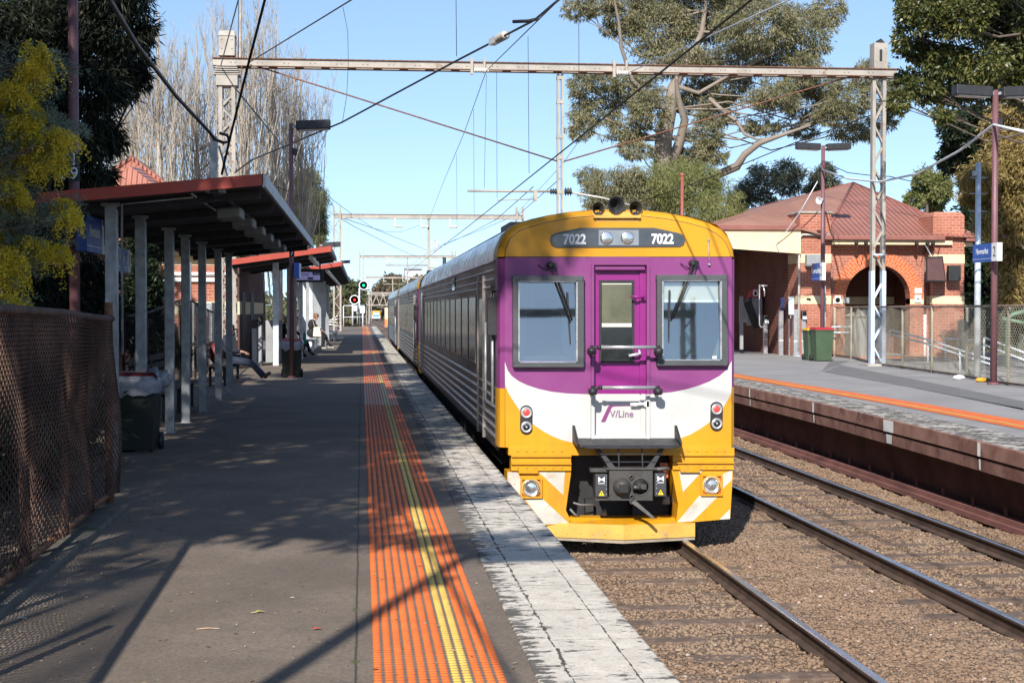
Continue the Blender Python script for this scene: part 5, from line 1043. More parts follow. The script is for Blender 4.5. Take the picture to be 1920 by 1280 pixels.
for i, (px, n_) in enumerate(((1510, 5), (1540, 4))):
    b = MB(); rr = random.Random(i)
    for k in range(n_):
        a_ = at(px+rr.uniform(0, 10), 561+rr.uniform(-3, 3), 51.57); b.ball(a_, .035, 6, 0, (1.4, .25, .7))
    tag(b.build('wall_ornament', M['black']), 'cluster of small dark leaf ornaments on the '+('left' if i == 0 else 'right')+' of the pillar band', 'ornament')

# ---- card readers in front of the building
def myki(label, px, py, h, w, reader):
    p = onz(px, py); r = thing('card_reader', label, 'card reader', p, 'card reader posts before the brick pillar'); x, y = p.x, p.y
    b = MB(); b.box(x-w/2, x+w/2, y, y+.18, 0, h-(.28 if reader else 0)); b.box(x-w/2-.02, x+w/2+.02, y-.015, y+.2, 0, .015); b.box(x-w/2-.004, x+w/2+.004, y-.006, y+.1, .52, .55, 1); b.build('post', [M['steel_satin'], M['white']], r, .008)
    if reader:
        b = MB(); b.hexa([(x-w*.6, y-.1, h-.32), (x+w*.6, y-.1, h-.32), (x+w*.6, y+.2, h-.28), (x-w*.6, y+.2, h-.28)], [(x-w*.6, y-.03, h), (x+w*.6, y-.03, h), (x+w*.6, y+.2, h), (x-w*.6, y+.2, h)]); hd = b.build('reader', M['dark_metal'], r, .03)
        b = MB(); b.hexa([(x-w*.4, y-.083, h-.17), (x+w*.4, y-.083, h-.17), (x+w*.4, y-.06, h-.17), (x-w*.4, y-.06, h-.17)], [(x-w*.4, y-.055, h-.05), (x+w*.4, y-.055, h-.05), (x+w*.4, y-.03, h-.05), (x-w*.4, y-.03, h-.05)]); b.build('screen', M['glass_dark'], hd)
        b = MB(); b.hexa([(x-w*.5, y-.115, h-.31), (x+w*.5, y-.115, h-.31), (x+w*.5, y-.05, h-.31), (x-w*.5, y-.05, h-.31)], [(x-w*.5, y-.1, h-.2), (x+w*.5, y-.1, h-.2), (x+w*.5, y-.05, h-.2), (x-w*.5, y-.05, h-.2)]); b.build('touch_pad', M['galv_pale'], hd)
    return r
myki('leftmost card reader post with black screen before the dark verandah', 1436, 663, 1.45, .14, True)
myki('plain steel gate post without reader in front of the low brick wall', 1465, 666, 1.62, .15, False)
myki('card reader post just left of the thick plain steel post', 1484, 666, 1.62, .15, True)
myki('thick plain steel post between two card reader posts', 1493, 668, 1.66, .17, False)
myki('rightmost card reader post next to the green bins', 1507, 668, 1.62, .15, True)
for (px, py, pt, lab) in ((1498, 668, 540, 'thin white pole standing among the card readers'), (1546, 668, 536, 'thin pale pole at the left end of the wire fence')):
    p = onz(px, py); q = at(px, pt, p.y); b = MB(); b.tube([p, (p.x, p.y, q.z)], .035, 8); b.lathe((p.x, p.y, 0), (0, 0, 1), [(.09, 0), (.09, .02), (.04, .03)], 10); tag(b.build('thin_pole', M['galv_pale']), lab, 'pole')
bin_('green wheelie bin with yellow lid partly behind the red lidded bin', (onz(1534, 676).x, 47.7, 0), .58, .62, 1.05, M['bin_green2'], M['lid_yellow'])
bin_('green wheelie bin with red lid and pale liner before the opposite wire fence', (onz(1545, 677).x, 46.9, 0), .62, .68, 1.08, M['bin_green2'], M['lid_red'])
# telephone booth hood
ph = thing('telephone_booth', 'steel telephone booth with red hood in the dark verandah', 'telephone', at(1415, 620, 58))
PH = 56.
def H(px, py, dy=0.): return at(px, py, PH)+V(0, dy, 0)
b = MB(); b.hexa([H(1406, 558, .1), H(1434, 558, .1), H(1434, 558, .6), H(1406, 558, .6)], [H(1412, 542, .1), H(1426, 542, .1), H(1426, 542, .5), H(1412, 542, .5)]); b.build('hood', M['red_paint'], ph, .03)
b = MB(); p, q = H(1406, 558.5), H(1432, 562); b.box(p.x, q.x, PH+.05, PH+.6, q.z, p.z); b.build('sign_band', M['blue_dark'], ph); txt('booth_name', 'Telstra', H(1420, 560.4, .04), .14, M['num_white'], ph)
c = H(1417.5, 550, .06); b = MB(); b.lathe(c, (0, -1, 0), [(.12, 0), (.12, .02), (.06, .02), (.06, 0)], 14); b.box(c.x-.1, c.x+.08, c.y-.02, c.y, c.z+.1, c.z+.15); b.build('emblem', M['white'], ph)
b = MB(); p, q = H(1407, 562), H(1431, 610); b.box(p.x, q.x, PH+.1, PH+.6, q.z, p.z); b.box(p.x-.35, p.x, PH+.12, PH+.4, q.z+.1, p.z-.05); b.build('cabinet', mat('scratched_steel', (.32, .32, .33), .4, .5, .2, 5, .1, 40), ph, .02)
b = MB(); b.bar(H(1402, 565, .05), H(1420, 615, .05), .3, .03, 0, (0, -1, 0)); b.build('side_panel', M['dark_metal'], ph); b = MB(); b.bar(H(1390, 555, 0), H(1390, 655, 0), .12, .12); b.build('post', M['panel_grey'], ph)
rl = MB(); rl.tube([H(1387, 538, -3), H(1399, 538, -3)], .03, 8); rl.tube([H(1385, 536, -3), H(1385, 607, -3), H(1387, 611, -3), H(1399, 611.5, -3)], .025, 8); rl.tube([H(1392, 540, -3), H(1394, 548, -3), H(1394, 557, -3)], .025, 8); rl.tube([H(1397, 597, -3), H(1397, 611, -3)], .02, 8)
tag(rl.build('grab_frame', M['steel_satin']), 'bent steel tube frame close to the right side of the train', 'frame')
b = MB(); p, q = at(1440, 557, 57), at(1446, 610, 57); b.box(p.x-.3, q.x, 57, 57.06, q.z, p.z); tag(b.build('poster_case', M['galv_pale'], bevel=.01), 'narrow steel poster case beside the telephone booth', 'poster case')
b = MB(); p, q = at(1464, 558, 53.5), at(1480, 603, 53.5); b.box(p.x, q.x+.12, 53.5, 53.56, q.z, p.z); tag(b.build('notice_board', M['blue_dark'], bevel=.01), 'dark navy notice board in the verandah shade', 'notice board')
b = MB(); p, q = at(1479, 557, 51.5), at(1489, 590, 51.5); b.box(p.x, q.x, 51.5, 51.56, q.z, p.z); tag(b.build('timetable_case', M['galv_pale'], bevel=.01), 'pale timetable case on the edge of the brick pillar', 'timetable')

# ---- fence of the opposite platform
f2 = thing('chain_link_fence', 'pale weathered chain link fence along the back of the opposite platform', 'fence', (15.3, 42, 0))
fp = [onz(1550, 668), onz(1600, 673), onz(1640, 684), onz(1690, 691), onz(1790, 705), onz(1885, 722), onz(1935, 728)]
fp = [(p.x, p.y) for p in fp]; fp[0] = (16.6, 51.2); fp += [(13.4, 24)]
P2 = np.array(fp); cum2 = np.concatenate([[0], np.cumsum(np.hypot(*(P2[1:]-P2[:-1]).T))])
def f2p(s): return float(np.interp(s, cum2, P2[:, 0])), float(np.interp(s, cum2, P2[:, 1]))
zt2 = lambda s: 1.72
chain('wire_mesh', fp, lambda s: .06, lambda s: 1.72, .06, .0042, lambda s, z: .02*np.sin(s*2.3+z), M['mesh_pale'], f2)
b = MB(); b.tube([(*f2p(s), 1.735) for s in np.linspace(0, cum2[-1], 40)], .027, 8); b.build('top_rail', M['rust_dark'] if 0 else mat('brown_pipe', (.27, .2, .15), .7, .2, .25, 5, .2, 60), f2)
b = MB(); b.tube([(*f2p(s), .05) for s in np.linspace(0, cum2[-1], 40)], .024, 8); b.build('bottom_rail', M['rust_dark'], f2)
for px, py in ((1563, 669), (1594, 673), (1690, 691), (1745, 699), (1810, 707), (1888, 722)):
    p = onz(px, py); b = MB(); b.tube([(p.x+.03, p.y, -.3), (p.x+.03, p.y, 1.72)], .036, 8)
    for k in range(26): z = .1+k*.062; b.tube([(p.x-.02, p.y-.035, z), (p.x+.08, p.y-.035, z+.035)], .009, 3)
    b.build('post', M['mesh_pale'], f2)
# low ground and ramp behind the fence, handrails
b = MB(); b.sheet([[(15.2, 26, -.75), (26, 26, -1.1), (60, 26, -1.2)], [(15.6, 38, -.5), (26, 38, -.9), (60, 38, -1.0)], [(16.3, 46, -.05), (26, 46, -.3), (60, 46, -.6)], [(16.7, 53, 0), (26, 53, -.1), (60, 53, -.3)]]); tag(b.build('forecourt_path', M['asphalt2'], normals=False), kind='structure')
b = MB(); b.box(16.8, 21.3, 49.5, 50, -.2, .03); tag(b.build('orange_marking_strip', M['tac_o']), kind='structure')
def rail2(label, pts, zs, group='galvanised ramp handrails'):
    r = thing('handrail', label, 'handrail', pts[0], group)
    for dz in zs: b = MB(); b.tube([Vector(p)+V(0, 0, dz) for p in pts], .032, 8); b.build('rail', M['galv_pale'], r)
    for p in pts: b = MB(); b.tube([Vector(p)+V(0, 0, -.6), Vector(p)+V(0, 0, max(zs))], .032, 8); b.build('post', M['galv_pale'], r)
rail2('long sloping double handrail descending behind the wire fence', [at(1668, 626, 47), at(1740, 645, 45.5), at(1800, 665, 44), at(1862, 684, 42.5)], (0, .14))
rail2('short handrail by the foot of the right brick pillar', [at(1772, 640, 48.5), at(1828, 644, 48.5)], (.1,))
rail2('handrail behind the maroon lamp post sloping to the right', [at(1845, 640, 44), at(1930, 672, 42.5)], (.12, -.1))
rail2('upper left pair of horizontal handrails beside the cabinet behind the fence', [at(1560, 618, 50.5), at(1606, 618, 50.3)], (-.1, .1))
gr = MB(); gr.tube([at(1888, 690, 40), at(1890, 598, 40), at(1897, 590, 40), at(1950, 575, 40)], .06, 8); gr.tube([at(1880, 597, 40), at(1950, 612, 40)], .05, 8); tag(gr.build('green_gate_frame', mat('green_paint', (.12, .2, .13), .5, 0, .15, 4, .05, 40)), 'green tubular frame behind the lamp post at the right edge', 'frame')
b = MB(); p = at(1630, 640, 50.5)
c2_ = thing('electrical_cabinet', 'weathered grey cabinet with sloping top behind the opposite lattice mast', 'cabinet', (p.x, 50.5, 0))
xa, xb = at(1602, 640, 50).x, at(1652, 640, 50).x
b.box(xa, xb, 50, 51, -.3, 1.42); b.build('body', M['galv'], c2_, .02); b = MB(); b.hexa([(xa-.05, 49.9, 1.425), (xb+.05, 49.9, 1.425), (xb+.05, 51.1, 1.425), (xa-.05, 51.1, 1.425)], [(xa+.4, 50.3, 1.64), (xb-.2, 50.3, 1.64), (xb-.2, 50.8, 1.64), (xa+.4, 50.8, 1.64)]); b.build('top', M['concrete'], c2_)
b = MB(); b.box(xa+.05, xb-.4, 49.985, 50, -.2, 1.3); b.build('door', M['panel_grey'], c2_)
b = MB(); p = onz(1800, 690); x = at(1771, 640, 47).x; b.box(at(1803, 640, 47).x, at(1813, 640, 47).x, 47, 47.3, -.3, at(1803, 600, 47).z); tag(b.build('vent_post', M['mesh_pale']), 'stubby perforated grey post right of the brick pillar', 'post')
# lamp posts of the opposite platform
lamp('maroon twin headed lamp post nearest on the opposite platform at the right edge', 13.96, 31.9, 6.5, '', (-1, 1), r0=.075)
lr = lamp('maroon twin headed lamp post farther back in front of the brick pillar', 15.85, 50.3, 7.3, '', (-1, 1), r0=.075)
name_sign('blue Newmarket 2 sign on the nearest opposite lamp post', 13.86, 31.4, 32.7, 2.72, 3.12, -1, 'Newmarket', '2')
name_sign('smaller looking blue platform 2 sign on the farther opposite lamp post', 15.74, 49.8, 51.0, 2.66, 3.26, -1, 'Newmarket', '2')
sp = thing('horn_speaker', 'white horn loudspeaker clamped to the farther opposite lamp post', 'loudspeaker', (15.6, 50.2, 5.4)); b = MB(); b.lathe((15.75, 50.15, 5.42), (-.75, -.6, -.2), [(.04, -.08), (.05, 0), (.125, .14), (.13, .16), (.11, .14), (.035, .05), (0, .05)], 16); b.build('horn', M['white'], sp)
wp = thing('signal_pole', 'pale slim steel pole with short crossbars behind the nearest opposite lamp post', 'pole', onz(1832, 690)); p = onz(1832, 690); b = MB(); q = at(1835, 305, p.y); b.tube([(p.x, p.y, -.5), (p.x, p.y, q.z)], [.1, .075], 10); b.build('pole', M['galv_pale'], wp)
for py in (333, 363, 396): b = MB(); z = at(1835, py, p.y).z; b.tube([(p.x-.25, p.y, z), (p.x+.25, p.y, z)], .015, 6); b.build('crossbar', M['galv'], wp)
b = MB(); b.box(p.x-.16, p.x-.05, p.y-.05, p.y+.05, at(1835, 330, p.y).z, at(1835, 320, p.y).z); b.build('fixture_box', M['galv'], wp)
b = MB(); p = at(1279, 400, 62); b.tube([(p.x, 62, 0), (p.x, 62, at(1279, 330, 62).z)], .07, 8); b.ball((p.x, 62, at(1279, 328, 62).z), .1, 8); tag(b.build('red_pole', mat('red_brown_pole', (.3, .08, .06), .5, 0, .1, 4, 0)), 'slim red brown pole rising behind the train roof', 'pole')
for (px, py, c_, lab) in ((1840, 716, (.6, .3, .02), 'crumpled yellow wrapper against the foot of the opposite fence'), (1798, 711, (.8, .8, .8), 'white scrap of litter at the foot of the opposite fence')):
    p = onz(px, py); b = MB(); b.ball(p+V(0, 0, .05), .1, 8, 0, (1.6, .8, .6)); b.ball(p+V(.1, .02, .04), .06, 7, 0, (1.2, 1, .7)); tag(b.build('litter_wrapper', mat('wrapper_col', c_, .5, 0, .2, 20, .3, 40)), lab, 'litter')
# ------------------------------------------------------------------ overhead line equipment
def lattice(b, x, y, z0, z1, w, d, leg, pitch, mi=0):
    for sx in (-1, 1):
        for sy in (-1, 1): b.box(x+sx*w/2-leg/2, x+sx*w/2+leg/2, y+sy*d/2-leg/2, y+sy*d/2+leg/2, z0, z1, mi)
    n = int((z1-z0)/pitch)
    for k in range(n):
        a, c = z0+k*pitch, z0+(k+1)*pitch; s = 1 if k % 2 else -1
        for sy in (-1, 1): b.bar((x-s*w/2, y+sy*d/2, a), (x+s*w/2, y+sy*d/2, c), .05, .012, mi, (0, 1, 0))
        for sx in (-1, 1): b.bar((x+sx*w/2, y-s*d/2, a), (x+sx*w/2, y+s*d/2, c), .05, .012, mi, (1, 0, 0))
def ins(b, p, d, n=5, r=.07, L=.3, mi=0):
    pr = []
    for k in range(n): h = L*k/n; pr += [(r*.5, h), (r, h+L*.1/n*4), (r*.5, h+L/n*.8)]
    b.lathe(p, d, pr, 12, mi)
Yg, zb = 43.0, 8.62
gt = thing('overhead_gantry', 'nearest overhead line gantry with riveted lattice masts spanning both tracks', 'gantry', (-3.75, 43, 0), 'overhead line gantries')
xL, xR = -3.76, 15.22
b = MB(); lattice(b, xL, Yg, -.2, 8.0, .36, .42, .105, .36); b.box(xL-.26, xL+.26, Yg-.3, Yg+.3, 4.85, 5.3); b.box(xL-.3, xL+.3, Yg-.32, Yg+.32, 7.95, 8.25)
for k in range(5): b.box(xL-.36+.02*k, xL+.36-.02*k, Yg-.34, Yg+.34, 8.25+.06*k, 8.28+.06*k)
b.box(xL-.22, xL+.22, Yg-.24, Yg+.24, 8.8, 9.35); b.hexa([(xL-.24, Yg-.26, 9.35), (xL+.24, Yg-.26, 9.35), (xL+.24, Yg+.26, 9.35), (xL-.24, Yg+.26, 9.35)], [(xL-.2, Yg-.2, 9.5), (xL+.2, Yg-.2, 9.5), (xL+.2, Yg+.2, 9.5), (xL-.2, Yg+.2, 9.5)])
for z in (9.0, 9.25, 8.1):
    for sx in (-.14, .14): b.lathe((xL+sx, Yg-.245, z), (0, -1, 0), [(.025, 0), (.02, .015)], 6)
b.build('mast', M['steel_beam'], gt)
b = MB(); lattice(b, xR, Yg, 2.8, 8.5, .31, .1, .1, .62); b.build('mast', M['steel_beam'], gt)
b = MB(); lattice(b, xR, Yg, .02, 2.8, .34, .1, .115, .62); b.box(xR-.2, xR+.2, Yg-.22, Yg-.17, 3.25, 3.3); b.build('mast_foot', M['steel_blue'], gt)
b = MB(); b.box(xR-.45, xR+.42, Yg-.5, Yg+.4, -.3, .06); b.build('footing', M['concrete'], gt, .03)
b = MB(); b.box(xR-.2, xR+.2, Yg-.2, Yg+.2, 8.75, 9.5); b.add([(xR-.1, Yg-.21, 9.5), (xR+.12, Yg-.21, 9.5), (xR+.0, Yg-.21, 9.62), (xR-.1, Yg+.2, 9.5), (xR+.12, Yg+.2, 9.5), (xR+0, Yg+.2, 9.62)], [(0, 1, 2), (3, 5, 4), (0, 2, 5, 3), (1, 4, 5, 2)], 1); b.box(xR-.04, xR+.04, Yg-.205, Yg-.2, 8.95, 9.3, 1)
for z in (8.95, 9.35):
    for sx in (-.14, .14): b.lathe((xR+sx, Yg-.2, z), (0, -1, 0), [(.025, 0), (.02, .015)], 6)
b.build('mast_head', [M['steel_beam'], M['black']], gt)
b = MB(); x0, x1 = -4.15, 15.72
b.box(x0, x1, Yg-.22, Yg-.2, zb-.095, zb+.095); b.box(x0, x1, Yg+.2, Yg+.22, zb-.095, zb+.095); b.box(x0, x1, Yg-.27, Yg-.1, zb+.095, zb+.12, 1); b.box(x0, x1, Yg+.1, Yg+.27, zb+.095, zb+.12, 1); b.box(x0, x1, Yg-.25, Yg-.12, zb-.112, zb-.095, 1); b.box(x0, x1, Yg+.12, Yg+.25, zb-.112, zb-.095, 1)
for k in range(26):
    x = x0+.5+k*.74
    for q in (0, .13): b.lathe((x+q, Yg-.22, zb), (0, -1, 0), [(.026, 0), (.02, .018)], 6)
    b.box(x+.3, x+.55, Yg-.2, Yg+.2, zb-.108, zb-.097, 1)
b.build('beam', [M['steel_beam'], M['rust']], gt)
px = at(1050, 300, 43).x; b = MB(); b.box(px-.09, px-.03, Yg-.08, Yg+.08, 3.6, zb-.17); b.box(px+.03, px+.09, Yg-.08, Yg+.08, 3.6, zb-.17)
for z in (4.0, 5.0, 6.0, 6.6, 7.6, 8.3): b.box(px-.1, px+.1, Yg-.09, Yg+.09, z, z+.1)
b.build('hanging_post', M['steel_beam'], gt)
for (p, q) in (((470, 121), (1047, 303)), ((1057, 303), (1630, 133))):
    b = MB(); b.tube([at(*p, 43), at(*q, 43)], .022, 6); b.build('tie_rod', M['rust'], gt)
b = MB(); z = at(960, 359, 43).z; b.tube([(at(876, 359, 43).x, Yg-.1, z), (px-.1, Yg-.1, z)], .035, 8); b.box(at(1003, 359, 43).x-.05, at(1003, 359, 43).x+.05, Yg-.15, Yg-.05, z-.28, z); b.tube([(at(1000, 374, 43).x, Yg-.1, at(1000, 374, 43).z), (at(931, 376, 43).x, Yg-.1, at(931, 376, 43).z)], .016, 6); b.build('registration_arm', M['steel_beam'], gt)
b = MB(); ins(b, (px-.3, Yg-.1, z), (1, 0, 0), 3, .1, .2); b.build('insulator', M['dark_metal'], gt)
b = MB(); ins(b, (px+.12, Yg-.1, z), (1, 0, 0), 3, .13, .22); b.build('insulator', M['dark_metal'], gt)
b = MB(); b.tube([at(1070, 361, 43), at(1130, 371, 43), at(1182, 385, 43)], .028, 6); b.build('registration_arm', M['porcelain'], gt)
for (ix, iy, sx) in ((897, 135, 1), (1162, 140, 1)):
    p = at(ix, iy, 43); b = MB(); b.box(p.x-.25, p.x-.17, Yg-.3, Yg-.2, p.z-.12, zb+.22, 1); b.box(p.x+.12, p.x+.18, Yg-.3, Yg-.2, zb-.2, zb+.22, 1); ins(b, (p.x-.15, Yg-.28, p.z), (1, 0, 0), 6, .085, .45, 0); b.build('insulator', [M['porcelain'], M['steel_beam']], gt)
def far_gantry(label, Y, zb_, xl, xr, xm, arm):
    g = thing('overhead_gantry', label, 'gantry', (xl, Y, 0), 'overhead line gantries')
    for x in (xl, xr):
        if x is None: continue
        b = MB(); lattice(b, x, Y, -1.2, zb_+.8, .5, .5, .13, .7); b.build('mast', M['steel_beam'], g)
    b = MB(); b.box(xl-.3, xr+.3, Y-.2, Y+.2, zb_-.15, zb_+.15); b.box(xl-.3, xr+.3, Y-.24, Y+.24, zb_+.15, zb_+.19, 1); b.build('beam', [M['steel_beam'], M['rust']], g)
    b = MB(); b.box(xm-.1, xm+.1, Y-.1, Y+.1, zb_-4.6, zb_-.15); b.build('hanging_post', M['steel_beam'], g)
    b = MB(); b.tube([(xm-3.3, Y, zb_-3.7), (xm, Y, zb_-3.7)], .05, 6); b.tube([(xm, Y, zb_-3.9), (xm+3, Y, zb_-4)], .05, 6); b.build('registration_arm', M['steel_beam'], g)
    for dx in arm: b = MB(); b.box(xl+dx-.06, xl+dx+.06, Y-.3, Y-.2, zb_-.75, zb_-.15); ins(b, (xl+dx, Y-.25, zb_-.75), (1, 0, 0), 4, .12, .6); b.build('insulator', M['porcelain'], g)
far_gantry('second overhead gantry along the line, lattice mast beside the far awning', 115, 8.75, -1.85, 12.2, 5.15, (4.4, 6.4, 8.6))
far_gantry('third overhead gantry along the line beyond the platform end', 203, 8.76, 0, 12.5, 6.2, (3.6, 8.2))
far_gantry('fourth small pale overhead gantry in the distance', 300, 8.0, 1.2, 12, 6.2, (3.2, 7))
far_gantry('fifth small pale overhead gantry in the distance', 372, 5.8, 2.2, 12, 7, (3, 6))
far_gantry('overhead gantry standing behind the photographer and mirrored in the windscreens', -34, 8.7, -3.8, 15.2, 5.2, (4.5, 7, 9.5))
tg = thing('overhead_gantry', 'pale trussed gantry farthest along the line above the distant train', 'gantry', (0, 430, 0), 'overhead line gantries')
b = MB(); Yt = 430; xa, xb = at(692, 560, Yt).x, at(735, 560, Yt).x; zt_, zb2 = at(700, 552, Yt).z, at(700, 572, Yt).z
b.box(xa-3, xb+8, Yt-.2, Yt+.2, zt_-.15, zt_+.15); b.box(xa-3, xb+8, Yt-.2, Yt+.2, zb2-.15, zb2+.15)
for k in range(9): xx = xa-3+k*2; b.bar((xx, Yt, zb2), (xx+1, Yt, zt_), .2, .2); b.bar((xx+1, Yt, zt_), (xx+2, Yt, zb2), .2, .2)
for x in (xa-3, xb+8): b.box(x-.2, x+.2, Yt-.2, Yt+.2, -2.5, zt_)
b.build('truss', M['steel_beam'], tg)
# ---- wires
def pts_top(p):
    v = p-V(0, 0, CH); z = v.dot(FW); return 640-FPX*v.dot(UP)/z < 3 or 960+FPX*v.dot(RT)/z > 1915
def wire(label, pts, r=.011, m='wire', nm='overhead_wire', drops=None):
    b = MB(); P = [Vector(p) for p in pts]
    if nm == 'overhead_wire':      # carry the wire on past the picture instead of letting it stop in mid air
        if pts_top(P[0]): P = [P[0]+(P[0]-P[1]).normalized()*18+V(0, 0, .6)]+P
    b.tube(P, r, 5, 0, True)
    return tag(b.build(nm, M[m]), label, 'wire', 'overhead wires')
def sag(p, q, s, n=10):
    p, q = Vector(p), Vector(q); return [p.lerp(q, k/n)-V(0, 0, 4*s*(k/n)*(1-k/n)) for k in range(n+1)]
wire('contact wire running straight above the train track into the distance', [(2.98, -6, 4.06), (3.05, 43, 4.04), (2.9, 115, 4.0), (3, 203, 3.9)], .011)
wire('pale green wire from the right gantry insulator up towards the right', [at(1480, 0, 20), at(1178, 137, 42.7)], .012, 'wire_pale')
wire('thin wire from the right gantry insulator down to the second gantry', [at(1170, 148, 43), at(1053, 310, 56), at(970, 399, 90), at(950, 410, 115)], .009)
wire('thin catenary wire through the left gantry insulator and down to the second gantry', [at(1048, 0, 22), at(912, 133, 42.7), at(870, 250, 54), at(830, 345, 80), at(806, 408, 114)], .011)
wire('thick black feeder cable slanting from top centre down to the left mast', [at(1052, -4, 22), at(1002, 38, 25), at(975, 52, 26), at(918, 82, 28), at(860, 112, 30), at(640, 230, 36), at(470, 301, 41), at(440, 324, 42.6)], .022)
b = MB(); p, q = at(975, 51, 26), at(922, 80, 28); ci = thing('cable_insulator', 'ribbed porcelain insulator on the thick black feeder cable', 'insulator', q); ins(b, q.lerp(p, .25), p-q, 7, .085, .55); b.bar(q, q.lerp(p, .25), .12, .12); b.build('insulator_body', M['porcelain'], ci); b = MB(); b.tube([at(1008, 36, 25), at(990, 40, 25.3), at(962, 41, 25.5)], .03, 6); b.build('clamp_loop', M['dark_metal'], ci)
wire('black wire from the left mast beam rising to the top edge left of centre', [at(662, -2, 31), at(468, 117, 42.7)], .018)
wire('steep black wire from the top edge to the shelter roof bracket', [at(498, -4, 13), at(467, 116, 13.8), at(430, 265, 14.9), at(416, 327, 15.3)], .013)
wire('steep thin black wire from the top edge to the end of the gantry beam', [at(448, -4, 32), at(414, 124, 42.6)], .016)
wire('black cable sweeping from the top left edge to the shelter roof bracket', [at(203, -4, 9), at(255, 82, 10.4), at(330, 180, 12.7), at(392, 247, 15.1), at(404, 262, 15.2), at(420, 268, 15.25), at(430, 266, 15.3), at(426, 254, 15.3), at(412, 250, 15.25)], .017)
wire('dark wire climbing from behind the train horns to the upper right', [at(1195, 381, 66), at(1340, 330, 60), at(1490, 268, 54), at(1700, 192, 49), at(1925, 108, 44)], .02)
b = MB(); P = [at(1541, 318, 50.3), at(1590, 335, 46), at(1650, 341, 42), at(1720, 326, 38), at(1800, 282, 34), at(1863, 234, 31.9), at(1925, 248, 29)]; b.tube(P, .03, 6); tag(b.build('power_cable', M['wire_pale']), 'white power cable slung between the twin headed maroon lamp posts', 'cable')
wire('dark thin cable between the farther lamp post and the right mast', [at(1541, 302, 50.2), at(1590, 324, 47), at(1640, 330, 43.2), at(1668, 331, 43), at(1730, 345, 46)], .014)
wire('grey cable slanting from the farther lamp post to the verandah fascia', [at(1533, 340, 50.2), at(1500, 398, 50.8), at(1470, 440, 51.2), at(1455, 459, 51.38), at(1461, 474, 51.39)], .018, 'galv_pale')
wire('wire from the left mast sagging towards the second gantry', [at(439, 163, 43), at(538, 284, 62), at(624, 375, 100), at(665, 405, 120), at(700, 428, 140), at(727, 435, 155), at(751, 435, 170), at(790, 421, 190)], .02)
wire('lower wire from behind the shelter roof to the second gantry mast', [at(520, 350, 60), at(560, 366, 75), at(628, 404, 114)], .02)
wire('wire from the second gantry mast across to the third gantry post', [at(640, 408, 115), at(700, 428, 135), at(731, 441, 150), at(801, 469, 200)], .026)
wire('wire from the second gantry mast descending along the platform side', [at(636, 408, 115), at(668, 427, 130), at(700, 443, 145), at(751, 469, 180), at(781, 481, 202)], .026)
wire('long catenary from the second gantry to the third over the train', [at(1000, 350, 80), at(930, 412, 115), at(880, 438, 140), at(800, 475, 203), at(760, 505, 300)], .024)
wire('second long catenary from right of the second gantry to the third', [at(1050, 335, 80), at(975, 400, 115), at(905, 430, 150), at(820, 462, 203)], .022)
for k, (x0, y0, x1, y1, Y, lab) in enumerate([(855, -4, 856, 106, 26, 'thin vertical dropper wire at top centre'), (650, 18, 642, 230, 35, 'loose looped dropper wire between the two slanting black cables'), (990, 68, 992, 325, 33, 'thin vertical dropper left of the hanging post'), (931, 128, 932, 372, 44, 'dropper wire below the left gantry insulator'), (912, 140, 908, 352, 48, 'thin dropper wire beside the left gantry insulator'), (888, 205, 889, 402, 50, 'faint dropper wire above the second gantry beam'), (1085, -4, 1086, 256, 30, 'faint vertical dropper in front of the big gum tree'), (856, 290, 857, 430, 60, 'short faint dropper above the train roof'), (624, 376, 625, 402, 100, 'tiny dropper beside the second gantry mast'), (447, -4, 447, 110, 40, 'faint vertical dropper in front of the bare poplars')]):
    if k == 1: pts = [at(643, 14, Y), at(652, 60, Y), at(653, 120, Y), at(650, 180, Y), at(642, 229, Y)]
    else: pts = [at(x0, y0, Y), at(x1, y1, Y)]
    wire(lab, pts, .0065 if k < 8 else .01, nm='dropper_wire')
b = MB()
for (x, y, Y) in ((643, 14, 33), (642, 229, 35.5), (992, 325, 25.3)): b.ball(at(x, y, Y), .04, 8)
# ---- signals at the platform end
def signal(label, px, py, pb, Y, col, side):
    s = thing('railway_signal', label, 'signal', at(px, pb, Y), 'colour light signals at the platform end'); c = at(px, py, Y)
    b = MB(); b.lathe(c, (0, -1, 0), [(.47, 0), (.47, .04)], 28, 0); b.lathe(c+V(0, -.04, 0), (0, -1, 0), [(.5, -.03), (.5, .02), (.41, .02), (.41, .0)], 28, 1); hd = b.build('target_board', [M['black'], M['white']], s)
    b = MB(); b.lathe(c+V(0, -.05, 0), (0, -1, 0), [(.15, 0), (.12, .03), (0, .05)], 14); b.build('lamp', glow(col+'_signal_lamp', (.9, .03, .03) if col == 'red' else (.02, .75, .45), 1.1), hd)
    b = MB(); b.sheet([[c+V(.17*math.cos(PI*k/8), -.05, .17*math.sin(PI*k/8)) for k in range(9)], [c+V(.17*math.cos(PI*k/8), -.3, .17*math.sin(PI*k/8)) for k in range(9)]]); b.build('hood', M['black'], hd, normals=False)
    b = MB(); b.tube([(c.x+side, Y+.1, at(px, pb, Y).z), (c.x+side, Y+.1, c.z-.3)], .09, 8); b.bar((c.x, Y+.05, c.z), (c.x+side, Y+.1, c.z-.25), .1, .1); b.build('post', M['galv_pale'], s)
signal('round signal showing green above and right of the red one', 681.7, 534.8, 610, 160, 'green', -.45)
signal('round signal showing red at the end of the near platform', 664.7, 562, 610, 158, 'red', -.2)
b = MB(); p = at(670, 587, 170); b.tube([(p.x, 170, -.2), (p.x, 170, p.z)], .06, 8); b.lathe((p.x, 169.9, p.z), (0, -1, 0), [(.14, 0), (.14, .2), (.08, .2)], 12); tag(b.build('shunt_signal', M['galv']), 'small dwarf signal on a short pole between the two round signals', 'signal')
